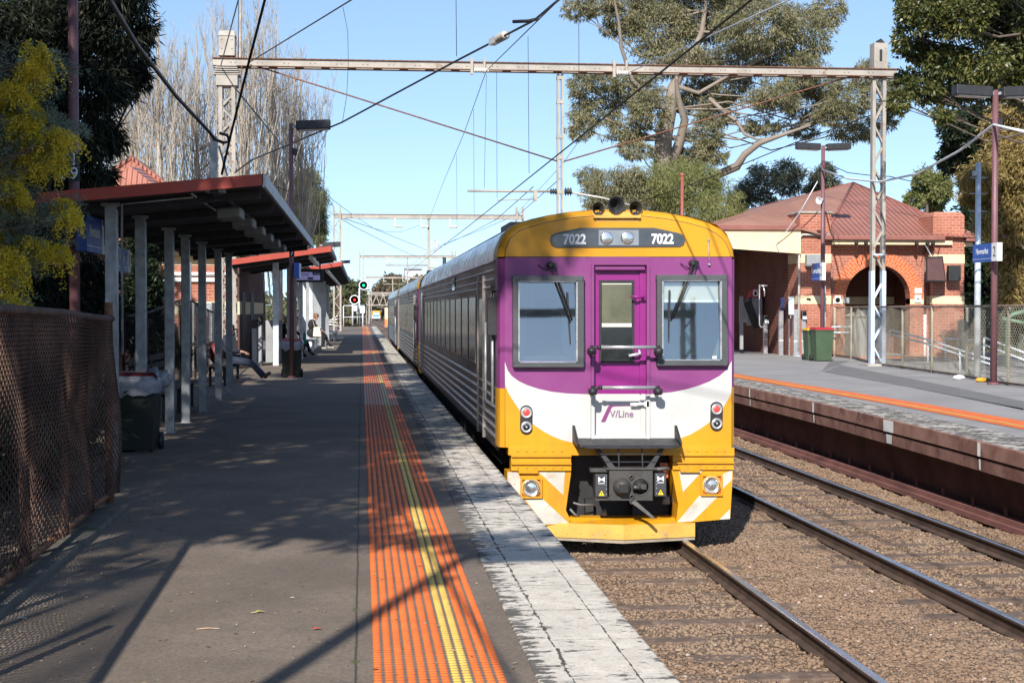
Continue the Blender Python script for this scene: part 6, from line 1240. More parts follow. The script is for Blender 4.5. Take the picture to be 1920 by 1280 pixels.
b = MB(); p0, p1 = at(644, 573, 150), at(684, 573, 150); b.tube([p0, p1], .05, 6); p2, p3 = at(677, 574, 150), at(684, 587, 150); b.box(p2.x-.1, p3.x, 149.9, 150.3, p3.z, p2.z); q0, q1 = at(663, 574, 150), at(670, 583, 150); b.box(q0.x, q1.x, 149.9, 150.2, q1.z, q0.z); b.tube([(p3.x-.2, 150, -.4), (p3.x-.2, 150, p2.z)], .08, 8); b.tube([(p0.x, 150, -.4), (p0.x, 150, p0.z)], .05, 8); b.tube([(p0.x+.0, 150, .9), (p3.x-.2, 150, .9)], .04, 6); tag(b.build('signal_equipment_rack', M['galv_pale']), 'white equipment boxes on a tube frame below the signals', 'equipment rack')
b = MB(); 
for k in range(4): a_, c_ = at(608+k*5, 606-k*3, 132), at(637, 612-k*7, 132); b.tube([a_, c_], .05, 6)
b.tube([at(608, 614, 132), at(608, 596, 132)], .05, 6); b.tube([at(626, 614, 132), at(626, 588, 132)], .05, 6); tag(b.build('stair_rail', M['white']), 'white sloping stair rails behind the far lattice mast', 'railing')
b = MB(); p0, p1 = at(612, 565, 100), at(620, 590, 100); b.box(p0.x, p1.x, 100, 100.2, p1.z, p0.z); tag(b.build('equipment_box', M['dark_metal'], bevel=.03), 'dark upright box mounted at the far end of the awning', 'box')
# ---- distant train, houses, tower, pylon
em = thing('commuter_train', 'distant silver commuter train with yellow top and blue lower front coming round the curve', 'train', (5, 505, -1.8))
Ye = 505.
def E(px, py, dy=0.): return at(px, py, Ye)+V(0, dy, 0)
a_, c_ = E(698, 599), E(713, 582); x0, x1, z0, z1 = a_.x, c_.x, a_.z, c_.z; h = z1-z0
b = MB(); b.box(x0, x1, Ye, Ye+.6, z0+h*.12, z0+h*.42, 0); b.box(x0, x1, Ye, Ye+.6, z0+h*.42, z0+h*.8, 1); b.hexa([(x0, Ye, z0+h*.8), (x1, Ye, z0+h*.8), (x1, Ye+.6, z0+h*.8), (x0, Ye+.6, z0+h*.8)], [(x0+.5, Ye+.1, z1), (x1-.5, Ye+.1, z1), (x1-.5, Ye+.6, z1), (x0+.5, Ye+.6, z1)], 1); b.box(x0+.2, x1-.2, Ye+.1, Ye+.6, z0, z0+h*.12, 2); b.build('front', [M['white'], M['yellow'], M['black']], em)
b = MB(); b.box(x0+.35, x1-.35, Ye-.05, Ye-.01, z0+h*.5, z0+h*.76); b.build('windscreen', mat('pale_blue_glass', (.4, .55, .6), .1, 0, .05, 1, 0), em); b = MB(); b.box(x0+.25, x1-.25, Ye-.05, Ye-.01, z0+h*.3, z0+h*.5); b.build('blue_panel', mat('bright_blue', (.08, .3, .75), .4, 0, .05, 1, 0), em)
b = MB(); b.hexa([(x0, Ye+.6, z0+h*.1), (x1, Ye+.6, z0+h*.1), (x1, Ye+.6, z1-.1), (x0, Ye+.6, z1-.1)], [(x0-3.6, Ye+75, z0+h*.1), (x1-3.6, Ye+75, z0+h*.1), (x1-3.6, Ye+75, z1-.1), (x0-3.6, Ye+75, z1-.1)]); b.build('body', M['panel_grey'], em)
hs = thing('house', 'far pale house with pinkish roof below the trussed gantry', 'house', at(697, 585, 640))
b = MB(); p, q = at(688, 568, 640), at(704, 582, 640); b.box(p.x, q.x, 640, 650, -2.6, p.z); b.build('wall', M['cream'], hs); b = MB(); t_ = at(696, 561, 640); b.add([(p.x-.6, 639, p.z), (q.x+.6, 639, p.z), (q.x+.6, 651, p.z), (p.x-.6, 651, p.z), (t_.x, 645, t_.z+1)], [(0, 1, 4), (1, 2, 4), (2, 3, 4), (3, 0, 4)]); b.build('roof', mat('pink_tiles', (.45, .3, .25), .8, 0, .1, 1, 0), hs)
ob = thing('tower_block', 'distant pale grey flat topped building above the trees', 'building', at(772, 520, 850))
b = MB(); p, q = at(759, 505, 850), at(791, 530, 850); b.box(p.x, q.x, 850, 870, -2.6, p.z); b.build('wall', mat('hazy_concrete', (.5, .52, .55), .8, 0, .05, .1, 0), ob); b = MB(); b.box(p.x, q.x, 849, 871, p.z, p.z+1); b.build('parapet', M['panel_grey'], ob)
b = MB(); p, q = at(727, 590, 300), at(722, 578, 300); b.box(p.x-.6, p.x+.2, 300, 301, -1.5, at(727, 577, 300).z); tag(b.build('line_side_hut', M['cream']), 'pale hut beside the line beyond the train tail', 'hut')
b = MB(); p = at(718, 600, 260); b.box(p.x+.3, p.x+.8, 260, 260.2, -1.5, at(718, 598, 260).z); tag(b.build('safety_barrier', mat('orange_mesh', (.75, .2, .06), .7, 0, .1, 4, 0)), 'orange safety barrier beside the rails near the train tail', 'barrier')
py_ = MB(); Yp = 700; c0 = at(816, 492, Yp); tz = at(816, 449, Yp).z; hw = at(822, 492, Yp).x-c0.x
for s in (-1, 1): py_.bar((c0.x+s*hw, Yp, -2.6), (c0.x+s*.3, Yp, tz), .35, .35)
for k in range(7): za = c0.z+(tz-c0.z)*k/7; f = 1-k/7*.85; py_.bar((c0.x-hw*f, Yp, za), (c0.x+hw*f*.85, Yp, za+(tz-c0.z)/7), .25, .25); py_.bar((c0.x+hw*f, Yp, za), (c0.x-hw*f*.85, Yp, za+(tz-c0.z)/7), .25, .25)
for py in (454, 462, 472): z = at(816, py, Yp).z; py_.bar((c0.x-2.6, Yp, z), (c0.x+2.6, Yp, z), .3, .3)
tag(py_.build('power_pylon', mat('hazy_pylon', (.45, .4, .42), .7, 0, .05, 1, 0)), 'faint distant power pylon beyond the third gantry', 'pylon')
# ------------------------------------------------------------------ trees
def blobs_px(lst, Y, spread=.0, seed=1, flat=1.):
    """(px,py,rx,ry) outlines given as picture measurements of each leaf mass, turned into ellipsoids in metres with their own depth"""
    r = random.Random(seed); out = []
    for (x, y, rx, ry) in lst:
        p = at(x, y, Y+r.uniform(-spread, spread)); k = (Y*1.0+p.x*.1)/FPX
        out.append((p, (rx*k, max(rx, ry)*k*flat, ry*k)))
    return out
def leaves(name, blobs, n, size, aspect, droop, m, parent, seed=1, twig=26, tw_r=.22, fill=.55, splay=None):
    g = np.random.default_rng(seed)
    vol = np.array([r[0]*r[2]*max(r[1], .2)**.5 for _, r in blobs])**.8; cnt = np.maximum((n*vol/vol.sum()/twig).astype(int), 2)
    P, D = [], []
    for (c, r), k in zip(blobs, cnt):
        d = g.normal(size=(k, 3)); d /= np.linalg.norm(d, axis=1)[:, None]+1e-9
        rad = g.random(k)**(1/3.)*(1-fill)+fill*g.random(k)**.25; rad = np.minimum(rad, 1)*g.uniform(.8, 1.12, k)
        tc = np.array(c)[None]+d*rad[:, None]*np.array(r)[None]
        tr = tw_r*np.mean(r)*g.uniform(.5, 1.3, k)
        q = g.normal(size=(k, twig, 3))*np.array([1, 1, .75])*.55
        P.append((tc[:, None]+q*tr[:, None, None]).reshape(-1, 3)); dd = q/(np.linalg.norm(q, axis=2)[..., None]+1e-9)*.5+d[:, None]*.35
        D.append(dd.reshape(-1, 3))
    P = np.concatenate(P); D = np.concatenate(D)+g.normal(size=(len(P), 3))*.55; D[:, 2] -= droop
    D /= np.linalg.norm(D, axis=1)[:, None]+1e-9
    L = size*g.uniform(.6, 1.3, len(P))[:, None]; W = g.normal(size=(len(P), 3)); W -= D*np.sum(W*D, 1)[:, None]; W /= np.linalg.norm(W, axis=1)[:, None]+1e-9
    W = W*L*aspect*.5
    v = np.stack([P, P+D*L*.45+W, P+D*L, P+D*L*.45-W], 1).reshape(-1, 3); f = np.arange(len(v)).reshape(-1, 4)
    return np_mesh(name, v, f, m, parent)
def limbs(b, trunk, tr, blobs, r0, seed=3, sub=3, k=6, mi=0):
    g = random.Random(seed)
    for (c, r) in blobs:
        c = Vector(c); best = min(range(len(trunk)), key=lambda i: (Vector(trunk[i])-c).length+max(0, trunk[i][2]-c.z)*2.5)
        s = Vector(trunk[best]); rad = min(tr[best]*.7, r0*g.uniform(.7, 1.2)); m = s.lerp(c, .5)+V(g.uniform(-.1, .1), g.uniform(-.1, .1), -.08)*(c-s).length
        q = s.lerp(m, .5)+V(g.uniform(-.05, .05), 0, g.uniform(-.03, .06))*(c-s).length
        b.tube([s, q, m, m.lerp(c, .6), c], [rad, rad*.8, rad*.62, rad*.45, rad*.25], k, mi, False)
        for j in range(sub):
            d = Vector((g.uniform(-1, 1)*r[0], g.uniform(-1, 1)*r[1], g.uniform(-.6, 1)*r[2])); e = c+d*.85; mm = m.lerp(c, .5).lerp(e, .5)+V(g.uniform(-.1, .1), 0, g.uniform(-.1, .1))*d.length
            b.tube([m.lerp(c, g.uniform(.3, .9)), mm, e], [rad*.32, rad*.2, rad*.07], 4, mi, False)
def tree(name, label, trunk, tr, blobs, n, size, aspect, droop, lm, bm_, group=None, limb=.1, sub=3, seed=1, twig=26, tw_r=.22, fill=.55, cat='tree'):
    root = thing(name, label, cat, trunk[0], group); b = MB(); b.tube(trunk, tr, 10, 0, False); limbs(b, trunk, tr, blobs, limb, seed, sub); b.build('trunk', bm_, root, normals=False)
    leaves('crown', blobs, n, size, aspect, droop, lm, root, seed, twig, tw_r, fill); return root
LM = {}
LM['gum'] = leaf_mat('gum_leaf', [(.165, .16, .08), (.265, .24, .125), (.36, .305, .185), (.13, .14, .08)], .3, .5)
LM['gum2'] = leaf_mat('grey_gum_leaf', [(.09, .105, .07), (.15, .16, .105), (.22, .22, .14), (.08, .09, .065)], .3, .5)
LM['pepper'] = leaf_mat('pepper_leaf', [(.17, .19, .06), (.25, .26, .09), (.3, .26, .14), (.14, .16, .06)], .35, .6)
LM['glossy'] = leaf_mat('glossy_leaf', [(.05, .068, .02), (.125, .13, .035), (.24, .21, .08), (.035, .05, .018)], .25, .35)
LM['gold'] = leaf_mat('golden_brown_leaf', [(.24, .175, .055), (.35, .25, .085), (.43, .33, .15), (.16, .13, .045)], .3, .55)
LM['dark'] = leaf_mat('dark_green_leaf', [(.016, .028, .012), (.03, .045, .018), (.06, .075, .03), (.01, .018, .009)], .2, .5)
LM['sheoak'] = leaf_mat('dark_needle', [(.012, .017, .009), (.02, .027, .012), (.042, .05, .018), (.008, .012, .007)], .15, .6)
LM['wattle'] = leaf_mat('wattle_leaf', [(.13, .18, .15), (.2, .25, .2), (.25, .29, .2), (.09, .13, .1)], .25, .6)
LM['bloom'] = leaf_mat('wattle_bloom', [(.68, .53, .03), (.8, .64, .06), (.86, .74, .16), (.42, .34, .03)], .3, .7)
LM['far'] = leaf_mat('distant_leaf', [(.1, .12, .05), (.15, .16, .07), (.19, .17, .1), (.09, .1, .06)], .3, .7)
LM['far_brown'] = leaf_mat('distant_brown_leaf', [(.15, .12, .07), (.2, .16, .1), (.24, .19, .12), (.12, .1, .07)], .3, .7)
# the big gum
Yt = 75
tp = [V(at(1248, 600, Yt).x, Yt, -1)] + [at(x, y, Yt) for x, y in ((1246, 420), (1242, 330), (1244, 260), (1256, 205), (1262, 165), (1278, 135), (1300, 100), (1316, 60), (1322, 20), (1325, -40))]
tr = [.62, .56, .5, .44, .36, .29, .23, .18, .14, .1, .06]
gum_px = [(1085, 18, 34, 22), (1125, 8, 42, 22), (1178, 25, 46, 46), (1145, 55, 24, 16), (1240, 55, 78, 52), (1330, 30, 80, 52), (1420, 45, 82, 58), (1505, 65, 58, 62), (1550, 20, 40, 32), (1270, 112, 84, 34), (1400, 112, 82, 36), (1500, 128, 46, 34), (1085, 160, 24, 30), (1130, 150, 44, 26), (1118, 205, 52, 32), (1190, 165, 54, 42), (1222, 205, 44, 34), (1090, 238, 28, 30), (1172, 245, 46, 26), (1310, 178, 54, 36), (1365, 165, 46, 36), (1325, 245, 30, 44), (1348, 210, 36, 34), (1195, 280, 44, 16), (1300, 292, 56, 24), (1335, 285, 30, 30), (1450, 178, 54, 32), (1515, 195, 60, 34), (1590, 185, 50, 36), (1635, 140, 42, 34), (1655, 215, 30, 34), (1600, 245, 50, 22), (1430, 235, 44, 18), (1505, 245, 34, 16), (1540, 160, 40, 26), (1680, 180, 22, 28), (1560, 215, 46, 20), (1240, 10, 60, 30), (1360, -40, 150, 40), (1230, -50, 120, 40)]
rg = random.Random(5); bl = blobs_px(gum_px, Yt, 2.2, 5, .85)
gum = tree('gum_tree', 'huge olive crowned gum tree with pale twisted limbs behind the train', tp, tr, bl, 165000, .24, .2, .75, LM['gum'], M['bark_pale'], limb=.065, sub=5, seed=11, twig=30, tw_r=.165, fill=.35)
b = MB()
for P, R in (([(1262, 300), (1276, 262), (1284, 225), (1272, 185), (1268, 150)], [.4, .34, .28, .2, .12]), ([(1255, 395), (1300, 350), (1345, 328), (1382, 312), (1396, 290), (1425, 268), (1470, 252), (1520, 235)], [.34, .32, .3, .3, .25, .2, .14, .06]), ([(1330, 185), (1352, 205), (1382, 228), (1396, 252), (1420, 262), (1450, 258)], [.16, .15, .13, .1, .08, .05]), ([(1258, 210), (1225, 190), (1185, 150), (1165, 90), (1160, 40), (1150, -10)], [.22, .18, .15, .13, .11, .07]), ([(1262, 160), (1310, 175), (1370, 140), (1430, 110), (1490, 85)], [.2, .15, .11, .08, .04]), ([(1256, 260), (1210, 262), (1170, 238), (1130, 220)], [.18, .13, .09, .05]), ([(1480, 245), (1540, 225), (1590, 205), (1640, 170)], [.14, .1, .07, .03])):
    b.tube([at(x, y, Yt-.4*i) for i, (x, y) in enumerate(P)], [q*.72 for q in R], 8, 0, False)
b.build('limb', M['bark_pale'], gum, normals=False)
# pepper trees behind the train roof
for (lab, px0, lst, lm, sd) in (('pale green weeping pepper tree behind the train roof below the big gum', 1290, [(1250, 345, 60, 40), (1300, 350, 60, 46), (1350, 372, 44, 38), (1225, 385, 60, 36), (1300, 400, 80, 36), (1280, 318, 46, 22), (1380, 400, 26, 24), (1330, 330, 26, 24)], 'pepper', 21), ('greyish feathery gum sapling left of the pepper tree', 1130, [(1105, 330, 26, 22), (1140, 345, 44, 28), (1180, 330, 34, 22), (1110, 365, 24, 26), (1165, 378, 52, 34), (1200, 350, 34, 34), (1120, 400, 30, 26)], 'gum', 22)):
    B = blobs_px(lst, 68, 1.2, sd, .8); x = at(px0, 500, 68).x; tree('pepper_tree' if sd == 21 else 'gum_sapling', lab, [V(x, 68, -1), V(x+.1, 68, 2), V(x-.1, 68, 4.5), V(x, 68, 6.5)], [.3, .25, .18, .1], B, 34000 if sd == 21 else 19000, .2, .16, 1.0, LM[lm], M['bark'], limb=.07, sub=5, seed=sd, tw_r=.28)
for (lab, px0, lst, sd) in (('small dark leaved gum above the station roof ridge', 1445, [(1440, 335, 30, 18), (1470, 320, 26, 20), (1425, 365, 22, 14), (1480, 350, 26, 16), (1450, 385, 24, 12), (1405, 345, 18, 12), (1498, 325, 14, 12), (1420, 320, 16, 12)], 31), ('second small sparse gum right of the lamp post above the roof', 1545, [(1540, 335, 22, 16), (1560, 350, 18, 14), (1525, 355, 16, 12), (1550, 318, 14, 12), (1390, 372, 22, 22)], 32)):
    B = blobs_px(lst, 88, 1.5, sd, .9); x = at(px0, 500, 88).x; tree('small_gum_tree', lab, [V(x, 88, -1), V(x-.2, 88, 4), V(x+.1, 88, 6.5), V(x, 88, 8.5)], [.25, .2, .14, .06], B, 9000, .24, .22, .5, LM['gum2'], M['bark'], group='small gums above the opposite roof', limb=.06, sub=5, seed=sd, twig=12, tw_r=.4)
# right hand trees
B = blobs_px([(1700, 20, 24, 22), (1740, 25, 50, 36), (1800, 30, 60, 46), (1865, 40, 60, 60), (1915, 60, 40, 80), (1722, 92, 36, 30), (1770, 120, 56, 40), (1840, 120, 56, 46), (1700, 150, 26, 24), (1735, 165, 38, 30), (1790, 175, 44, 24), (1900, 150, 40, 40), (1850, 170, 34, 18), (1690, 70, 14, 26), (1685, 190, 22, 22), (1765, 215, 26, 14), (1740, -20, 80, 40), (1850, -40, 90, 50), (1925, 120, 30, 90)], 36, 1.2, 41, .9)
tree('glossy_leaved_tree', 'leafy glossy green tree overhanging from the upper right corner', [V(19.5, 36.5, -1), V(19.4, 36.4, 3), V(19, 36.2, 6), V(18.2, 36, 8.5), V(17.5, 36, 10.5)], [.4, .34, .28, .18, .08], B, 50000, .13, .42, .45, LM['glossy'], M['bark'], limb=.05, sub=7, seed=41, twig=22, tw_r=.19, fill=.3)
B = blobs_px([(1885, 235, 40, 40), (1835, 330, 40, 26), (1875, 320, 46, 50), (1905, 400, 40, 60), (1858, 385, 34, 30), (1900, 480, 34, 50), (1820, 365, 24, 18), (1918, 300, 30, 60), (1895, 540, 24, 30), (1850, 420, 24, 20), (1910, 200, 24, 30)], 44, 1., 42, .9)
tree('golden_leaved_tree', 'golden brown weeping tree behind the right edge lamp post', [V(22, 44, -1), V(22, 44, 3), V(21.6, 44, 5.5), V(21.2, 44, 7.5)], [.3, .26, .2, .1], B, 42000, .2, .2, .9, LM['gold'], M['bark'], limb=.07, sub=4, seed=42, tw_r=.3)
B = blobs_px([(1790, 245, 30, 30), (1815, 225, 40, 30), (1855, 220, 40, 30), (1800, 285, 36, 40), (1835, 285, 40, 50), (1780, 300, 20, 24), (1850, 330, 50, 50), (1840, 400, 40, 50), (1850, 470, 60, 60), (1830, 540, 40, 60), (1900, 540, 60, 70), (1900, 450, 50, 60), (1815, 440, 20, 30), (1860, 600, 70, 50)], 58, 1.5, 43, .8)
tree('dark_evergreen_tree', 'dark dense evergreen behind the white pole and right brick pillar', [V(25, 59, -1), V(25, 59, 4), V(24.6, 59, 7), V(24.2, 59, 9)], [.4, .35, .25, .1], B, 60000, .2, .45, .3, LM['dark'], M['bark'], limb=.09, sub=3, seed=43, fill=.5)
B = blobs_px([(1715, 375, 18, 22), (1738, 345, 26, 30), (1750, 375, 26, 26), (1725, 335, 14, 16), (1765, 350, 18, 30)], 85, 1.2, 44, .9)
x = at(1738, 400, 85).x; tree('small_green_tree', 'small bright green tree peeping over the roof left of the dark evergreen', [V(x, 85, -1), V(x, 85, 4), V(x, 85, 8)], [.25, .2, .08], B, 12000, .22, .35, .4, LM['pepper'], M['bark'], seed=44)
# left: dark she-oak, cypress
B = blobs_px([(30, 60, 80, 90), (130, 60, 80, 90), (215, 45, 62, 62), (255, 100, 30, 40), (170, 160, 70, 62), (60, 190, 80, 80), (228, 150, 40, 44), (120, 260, 80, 62), (20, 310, 70, 70), (190, 255, 44, 46), (160, 335, 40, 40), (70, 370, 70, 62), (30, 470, 70, 62), (140, 440, 60, 50), (200, 330, 22, 26), (60, 540, 80, 50), (170, 520, 60, 50), (100, -50, 110, 60), (220, -20, 66, 40), (-60, 100, 70, 150), (-60, 400, 70, 150), (262, 150, 18, 24), (280, 60, 16, 20), (150, 590, 80, 50), (40, 610, 80, 50)], 24, .9, 51, .8)+[(V(-5.1, 25.6, 9.2), (1.5, 1.5, 1.4)), (V(-5.0, 26.2, 11.2), (1.3, 1.4, 1.3)), (V(-5.0, 26, 12.8), (.9, 1, .9))]
tree('dark_she_oak', 'almost black drooping she-oak at the upper left behind lamp post 19', [V(-5.2, 24.5, -.5), V(-5.2, 24.5, 2.5), V(-5.1, 24.4, 6), V(-5.0, 25.4, 11)], [.3, .26, .2, .1], B, 165000, .17, .14, .8, LM['sheoak'], M['bark'], limb=.06, sub=4, seed=51, twig=24, tw_r=.3, fill=.4)
B = blobs_px([(285, 470, 22, 34), (268, 530, 40, 44), (290, 560, 22, 40), (240, 600, 50, 50), (280, 640, 50, 60), (255, 470, 30, 40), (330, 660, 30, 30)], 33, .6, 52, .8)
tree('cypress_shrub', 'dark scaly cypress shrub in front of the brick end wall', [V(at(260, 600, 33).x, 33, 0), V(at(262, 600, 33).x, 33, 1.5), V(at(270, 600, 33).x, 33, 2.6)], [.12, .1, .04], B, 26000, .12, .3, .1, LM['dark'], M['bark'], limb=.04, seed=52, cat='shrub')
# bare poplars
def poplar(label, px0, Y, H, wid, seed):
    g = random.Random(seed); x0 = at(px0, 500, Y).x; root = thing('bare_poplar', label, 'tree', (x0, Y, -1), 'bare poplars behind the left building'); b = MB()
    top = H; b.tube([(x0, Y, -1), (x0+.1, Y, H*.35), (x0-.1, Y, H*.7), (x0, Y, top)], [.26, .16, .08, .015], 7, 0, False)
    tw = MB()
    for k in range(84):
        z = H*(.06+.72*g.random()); a = g.uniform(0, 2*PI); L = (H-z)*g.uniform(.45, .9); o = wid*g.uniform(.35, 1.35)*min(1, .45+z/H*1.2)
        d = V(math.cos(a), math.sin(a), 0); s = V(x0, Y, z); w1 = g.uniform(-.15, .15)
        P = [s, s+d*o*.5+V(0, 0, L*.14), s+d*o*.85+V(w1, w1, L*.4), s+d*o*1.0+V(-w1, w1, L*.7), s+d*o*.98+V(w1*2, 0, L)]
        r = .042*(1-z/H)+.01; b.tube(P, [r, r*.8, r*.6, r*.38, r*.1], 4, 0, False)
        for j in range(22):
            f = g.uniform(.15, .97)*4; i = int(f); q = P[i].lerp(P[i+1], f-i) if i < 4 else P[4]; l = g.uniform(.5, 1.7)*(1.15-f/5.5); dd = V(g.uniform(-.55, .55), g.uniform(-.55, .55), 1).normalized()
            e = q+dd*l*.5+V(g.uniform(-.1, .1), g.uniform(-.1, .1), 0); tw.tube([q, e, e+V(dd.x*.3, dd.y*.3, 1)*l*.55], [.011, .008, .004], 3, 0, False)
    b.build('trunk', M['bark_grey'], root, normals=False); tw.build('crown', M['bark_grey'], root, normals=False)
for i, (px0, Y, ty, wid, lab) in enumerate([(235, 72, 120, 1.3, 'leftmost bare poplar beside the dark she-oak'), (300, 70, 20, 1.6, 'bare poplar rising above the terracotta roof'), (372, 74, 60, 1.6, 'bare poplar just left of the lattice mast'), (455, 70, -70, 1.7, 'tallest bare poplar directly behind the lattice mast'), (520, 74, 20, 1.6, 'bare poplar right of the lattice mast near lamp post 17'), (565, 78, 110, 1.3, 'rightmost bare poplar whose twigs spread against the sky')]):
    poplar(lab, px0, Y, at(px0, ty, Y).z, wid, 60+i)
B = blobs_px([(575, 335, 26, 24), (592, 372, 22, 30), (560, 380, 34, 34), (598, 415, 16, 30), (575, 430, 30, 30), (540, 400, 26, 40), (600, 450, 10, 16)], 86, 1.2, 71, .9)
x = at(570, 500, 86).x; tree('weeping_tree', 'green weeping tree behind lamp post 17 and the shelter roof', [V(x, 86, -1), V(x, 86, 3), V(x, 86, 7)], [.3, .22, .1], B, 26000, .26, .14, 1.1, LM['pepper'], M['bark'], seed=71, tw_r=.3)
B = blobs_px([(500, 370, 40, 40), (470, 420, 50, 40), (520, 420, 30, 40)], 84, 1.2, 72, .9)
x = at(490, 500, 84).x; tree('olive_tree', 'olive brown leafy tree low among the bare poplars', [V(x, 84, -1), V(x, 84, 3), V(x, 84, 6)], [.25, .2, .1], B, 14000, .24, .2, .6, LM['far_brown'], M['bark'], seed=72, twig=14, tw_r=.4)
# distance
for i, (nm, lab, Y, lst, lm, n) in enumerate([('green_tree', 'rounded green tree left of the signals at the platform end', 190, [(645, 545, 16, 26), (660, 565, 20, 30), (672, 550, 12, 22), (650, 590, 24, 22), (632, 570, 14, 30)], 'far', 16000), ('brown_bush', 'ochre brown bush between the awning end and the signals', 175, [(640, 590, 22, 22), (618, 585, 16, 26), (663, 600, 18, 14), (612, 560, 12, 20)], 'far_brown', 8000), ('brown_tree', 'wide brownish tree on the skyline above the distant train', 520, [(720, 555, 22, 22), (742, 545, 24, 22), (735, 530, 22, 12), (705, 570, 14, 16), (755, 560, 20, 18), (690, 580, 12, 10)], 'far_brown', 16000), ('skyline_tree', 'green tree on the skyline just above the train tail', 470, [(770, 552, 24, 24), (788, 535, 18, 16), (800, 550, 18, 30), (760, 575, 24, 16)], 'far', 12000), ('skyline_tree', 'low green tree row behind the trussed gantry', 600, [(690, 590, 20, 10), (720, 588, 26, 12), (750, 590, 26, 14), (660, 590, 30, 12)], 'far', 9000)]):
    B = blobs_px(lst, Y, Y*.01, 80+i, .9); x = at(lst[0][0], 500, Y).x; k = Y/190
    tree(nm, lab, [V(x, Y, -1.5-(Y > 300)), V(x, Y, 1.5), V(x, Y, at(lst[0][0], lst[0][1], Y).z)], [.3*k, .25*k, .1*k], B, n, .5*k, .45, .3, LM[lm], M['bark'], limb=.08*k, seed=80+i, twig=16, tw_r=.3)
# wattle in flower
wt = thing('flowering_wattle', 'grey green wattle with bright yellow blossom sprays leaning over the rusty fence', 'tree', (-4.3, 10.5, 0))
YW = 11.
yb = [(66, 118, 26, 30), (82, 105, 14, 16), (50, 140, 20, 18), (18, 165, 34, 18), (48, 190, 22, 14), (30, 205, 36, 16), (72, 205, 18, 10), (40, 235, 46, 24), (85, 240, 30, 22), (110, 260, 30, 18), (60, 275, 50, 26), (100, 290, 22, 14), (20, 300, 30, 24), (70, 305, 30, 12), (20, 350, 30, 16), (35, 375, 26, 14), (128, 385, 26, 12), (135, 410, 16, 14), (40, 450, 40, 14), (85, 460, 34, 16), (112, 470, 14, 8), (18, 490, 30, 24), (20, 525, 22, 18), (34, 568, 16, 8), (10, 555, 18, 14), (30, 678, 16, 14), (-40, 200, 50, 60), (-40, 400, 50, 80)]
gb_ = [(20, 118, 30, 14), (108, 125, 26, 10), (66, 162, 26, 9), (10, 195, 20, 10), (60, 222, 40, 14), (110, 245, 30, 10), (130, 232, 20, 8), (40, 250, 50, 16), (90, 275, 40, 12), (40, 290, 40, 14), (20, 395, 40, 24), (95, 385, 30, 12), (60, 410, 40, 16), (40, 470, 40, 14), (20, 575, 14, 8), (10, 430, 30, 20), (-40, 300, 60, 200)]
BY = blobs_px(yb, YW, .22, 91, .7); BG = blobs_px(gb_, YW, .22, 92, .7)
b = MB(); trk_ = [V(-4.4, 10.6, 0), V(-4.2, 10.7, 1.2), V(-4.0, 10.8, 2.2), V(-3.8, 10.9, 3.2), V(-3.7, 10.9, 4)]; b.tube(trk_, [.09, .08, .065, .05, .03], 8, 0, False); limbs(b, trk_, [.09, .08, .065, .05, .03], [q for q in BY if q[1][0] > .05]+BG, .014, 91, 3, 5)
for (P) in ([(0, 345), (40, 372), (75, 385)], [(-10, 420), (60, 440), (118, 352)], [(0, 115), (60, 130), (125, 140)]): b.tube([at(x, y, YW) for x, y in P], [.008, .006, .003], 5, 0, False)
b.build('trunk', M['bark'], wt, normals=False)
def sprays(name, blobs, dens, ln, rad, per, size, aspect, droop, lm, seed, flat=0.):
    g = np.random.default_rng(seed); PP = []; DD = []
    for (c, r) in blobs:
        k = max(3, int(dens*(r[0]*r[2])**.8)); d = g.normal(size=(k, 3)); d /= np.linalg.norm(d, axis=1)[:, None]
        s = np.array(c)[None]+d*np.array(r)[None]*(g.random(k)[:, None]**.4)
        o = d*np.array([1, 1, .4])+np.array([.08, 0, .1]); o /= np.linalg.norm(o, axis=1)[:, None]; L = ln*g.uniform(.6, 1.3, k)
        t = (np.arange(per)/per)[None, :, None]; p = s[:, None]+o[:, None]*L[:, None, None]*t; p[:, :, 2] -= (droop*L)[:, None]*t[:, :, 0]**2
        q = g.normal(size=(k, per, 3))*rad*(1-.6*t); PP.append((p+q).reshape(-1, 3)); dd = q/(np.linalg.norm(q, axis=2)[..., None]+1e-9)+o[:, None]*.7; DD.append(dd.reshape(-1, 3))
    P = np.concatenate(PP); D = np.concatenate(DD)+g.normal(size=(len(P), 3))*.3; D /= np.linalg.norm(D, axis=1)[:, None]
    Ls = size*g.uniform(.6, 1.3, len(P))[:, None]; W = np.cross(D, g.normal(size=(len(P), 3))); W /= np.linalg.norm(W, axis=1)[:, None]+1e-9; W = W*Ls*aspect*.5
    v = np.stack([P, P+D*Ls*.5+W, P+D*Ls, P+D*Ls*.5-W], 1).reshape(-1, 3); np_mesh(name, v, np.arange(len(v)).reshape(-1, 4), lm, wt)
sprays('foliage', BG, 1100, .15, .016, 44, .032, .22, .35, LM['wattle'], 92)
sprays('foliage_under_bloom', BY, 420, .15, .016, 40, .032, .22, .35, LM['wattle'], 93)
BY2 = [(c+V(g_.uniform(-1, 1)*r[0]*.6, g_.uniform(-1, 1)*r[1]*.6, g_.uniform(-.8, .8)*r[2]), (r[0]*.42, r[1]*.42, r[2]*.36)) for g_ in [random.Random(19)] for c, r in BY for _ in range(4)]
sprays('blossom', BY2, 3300, .11, .0095, 40, .0145, .95, 1.3, LM['bloom'], 91)
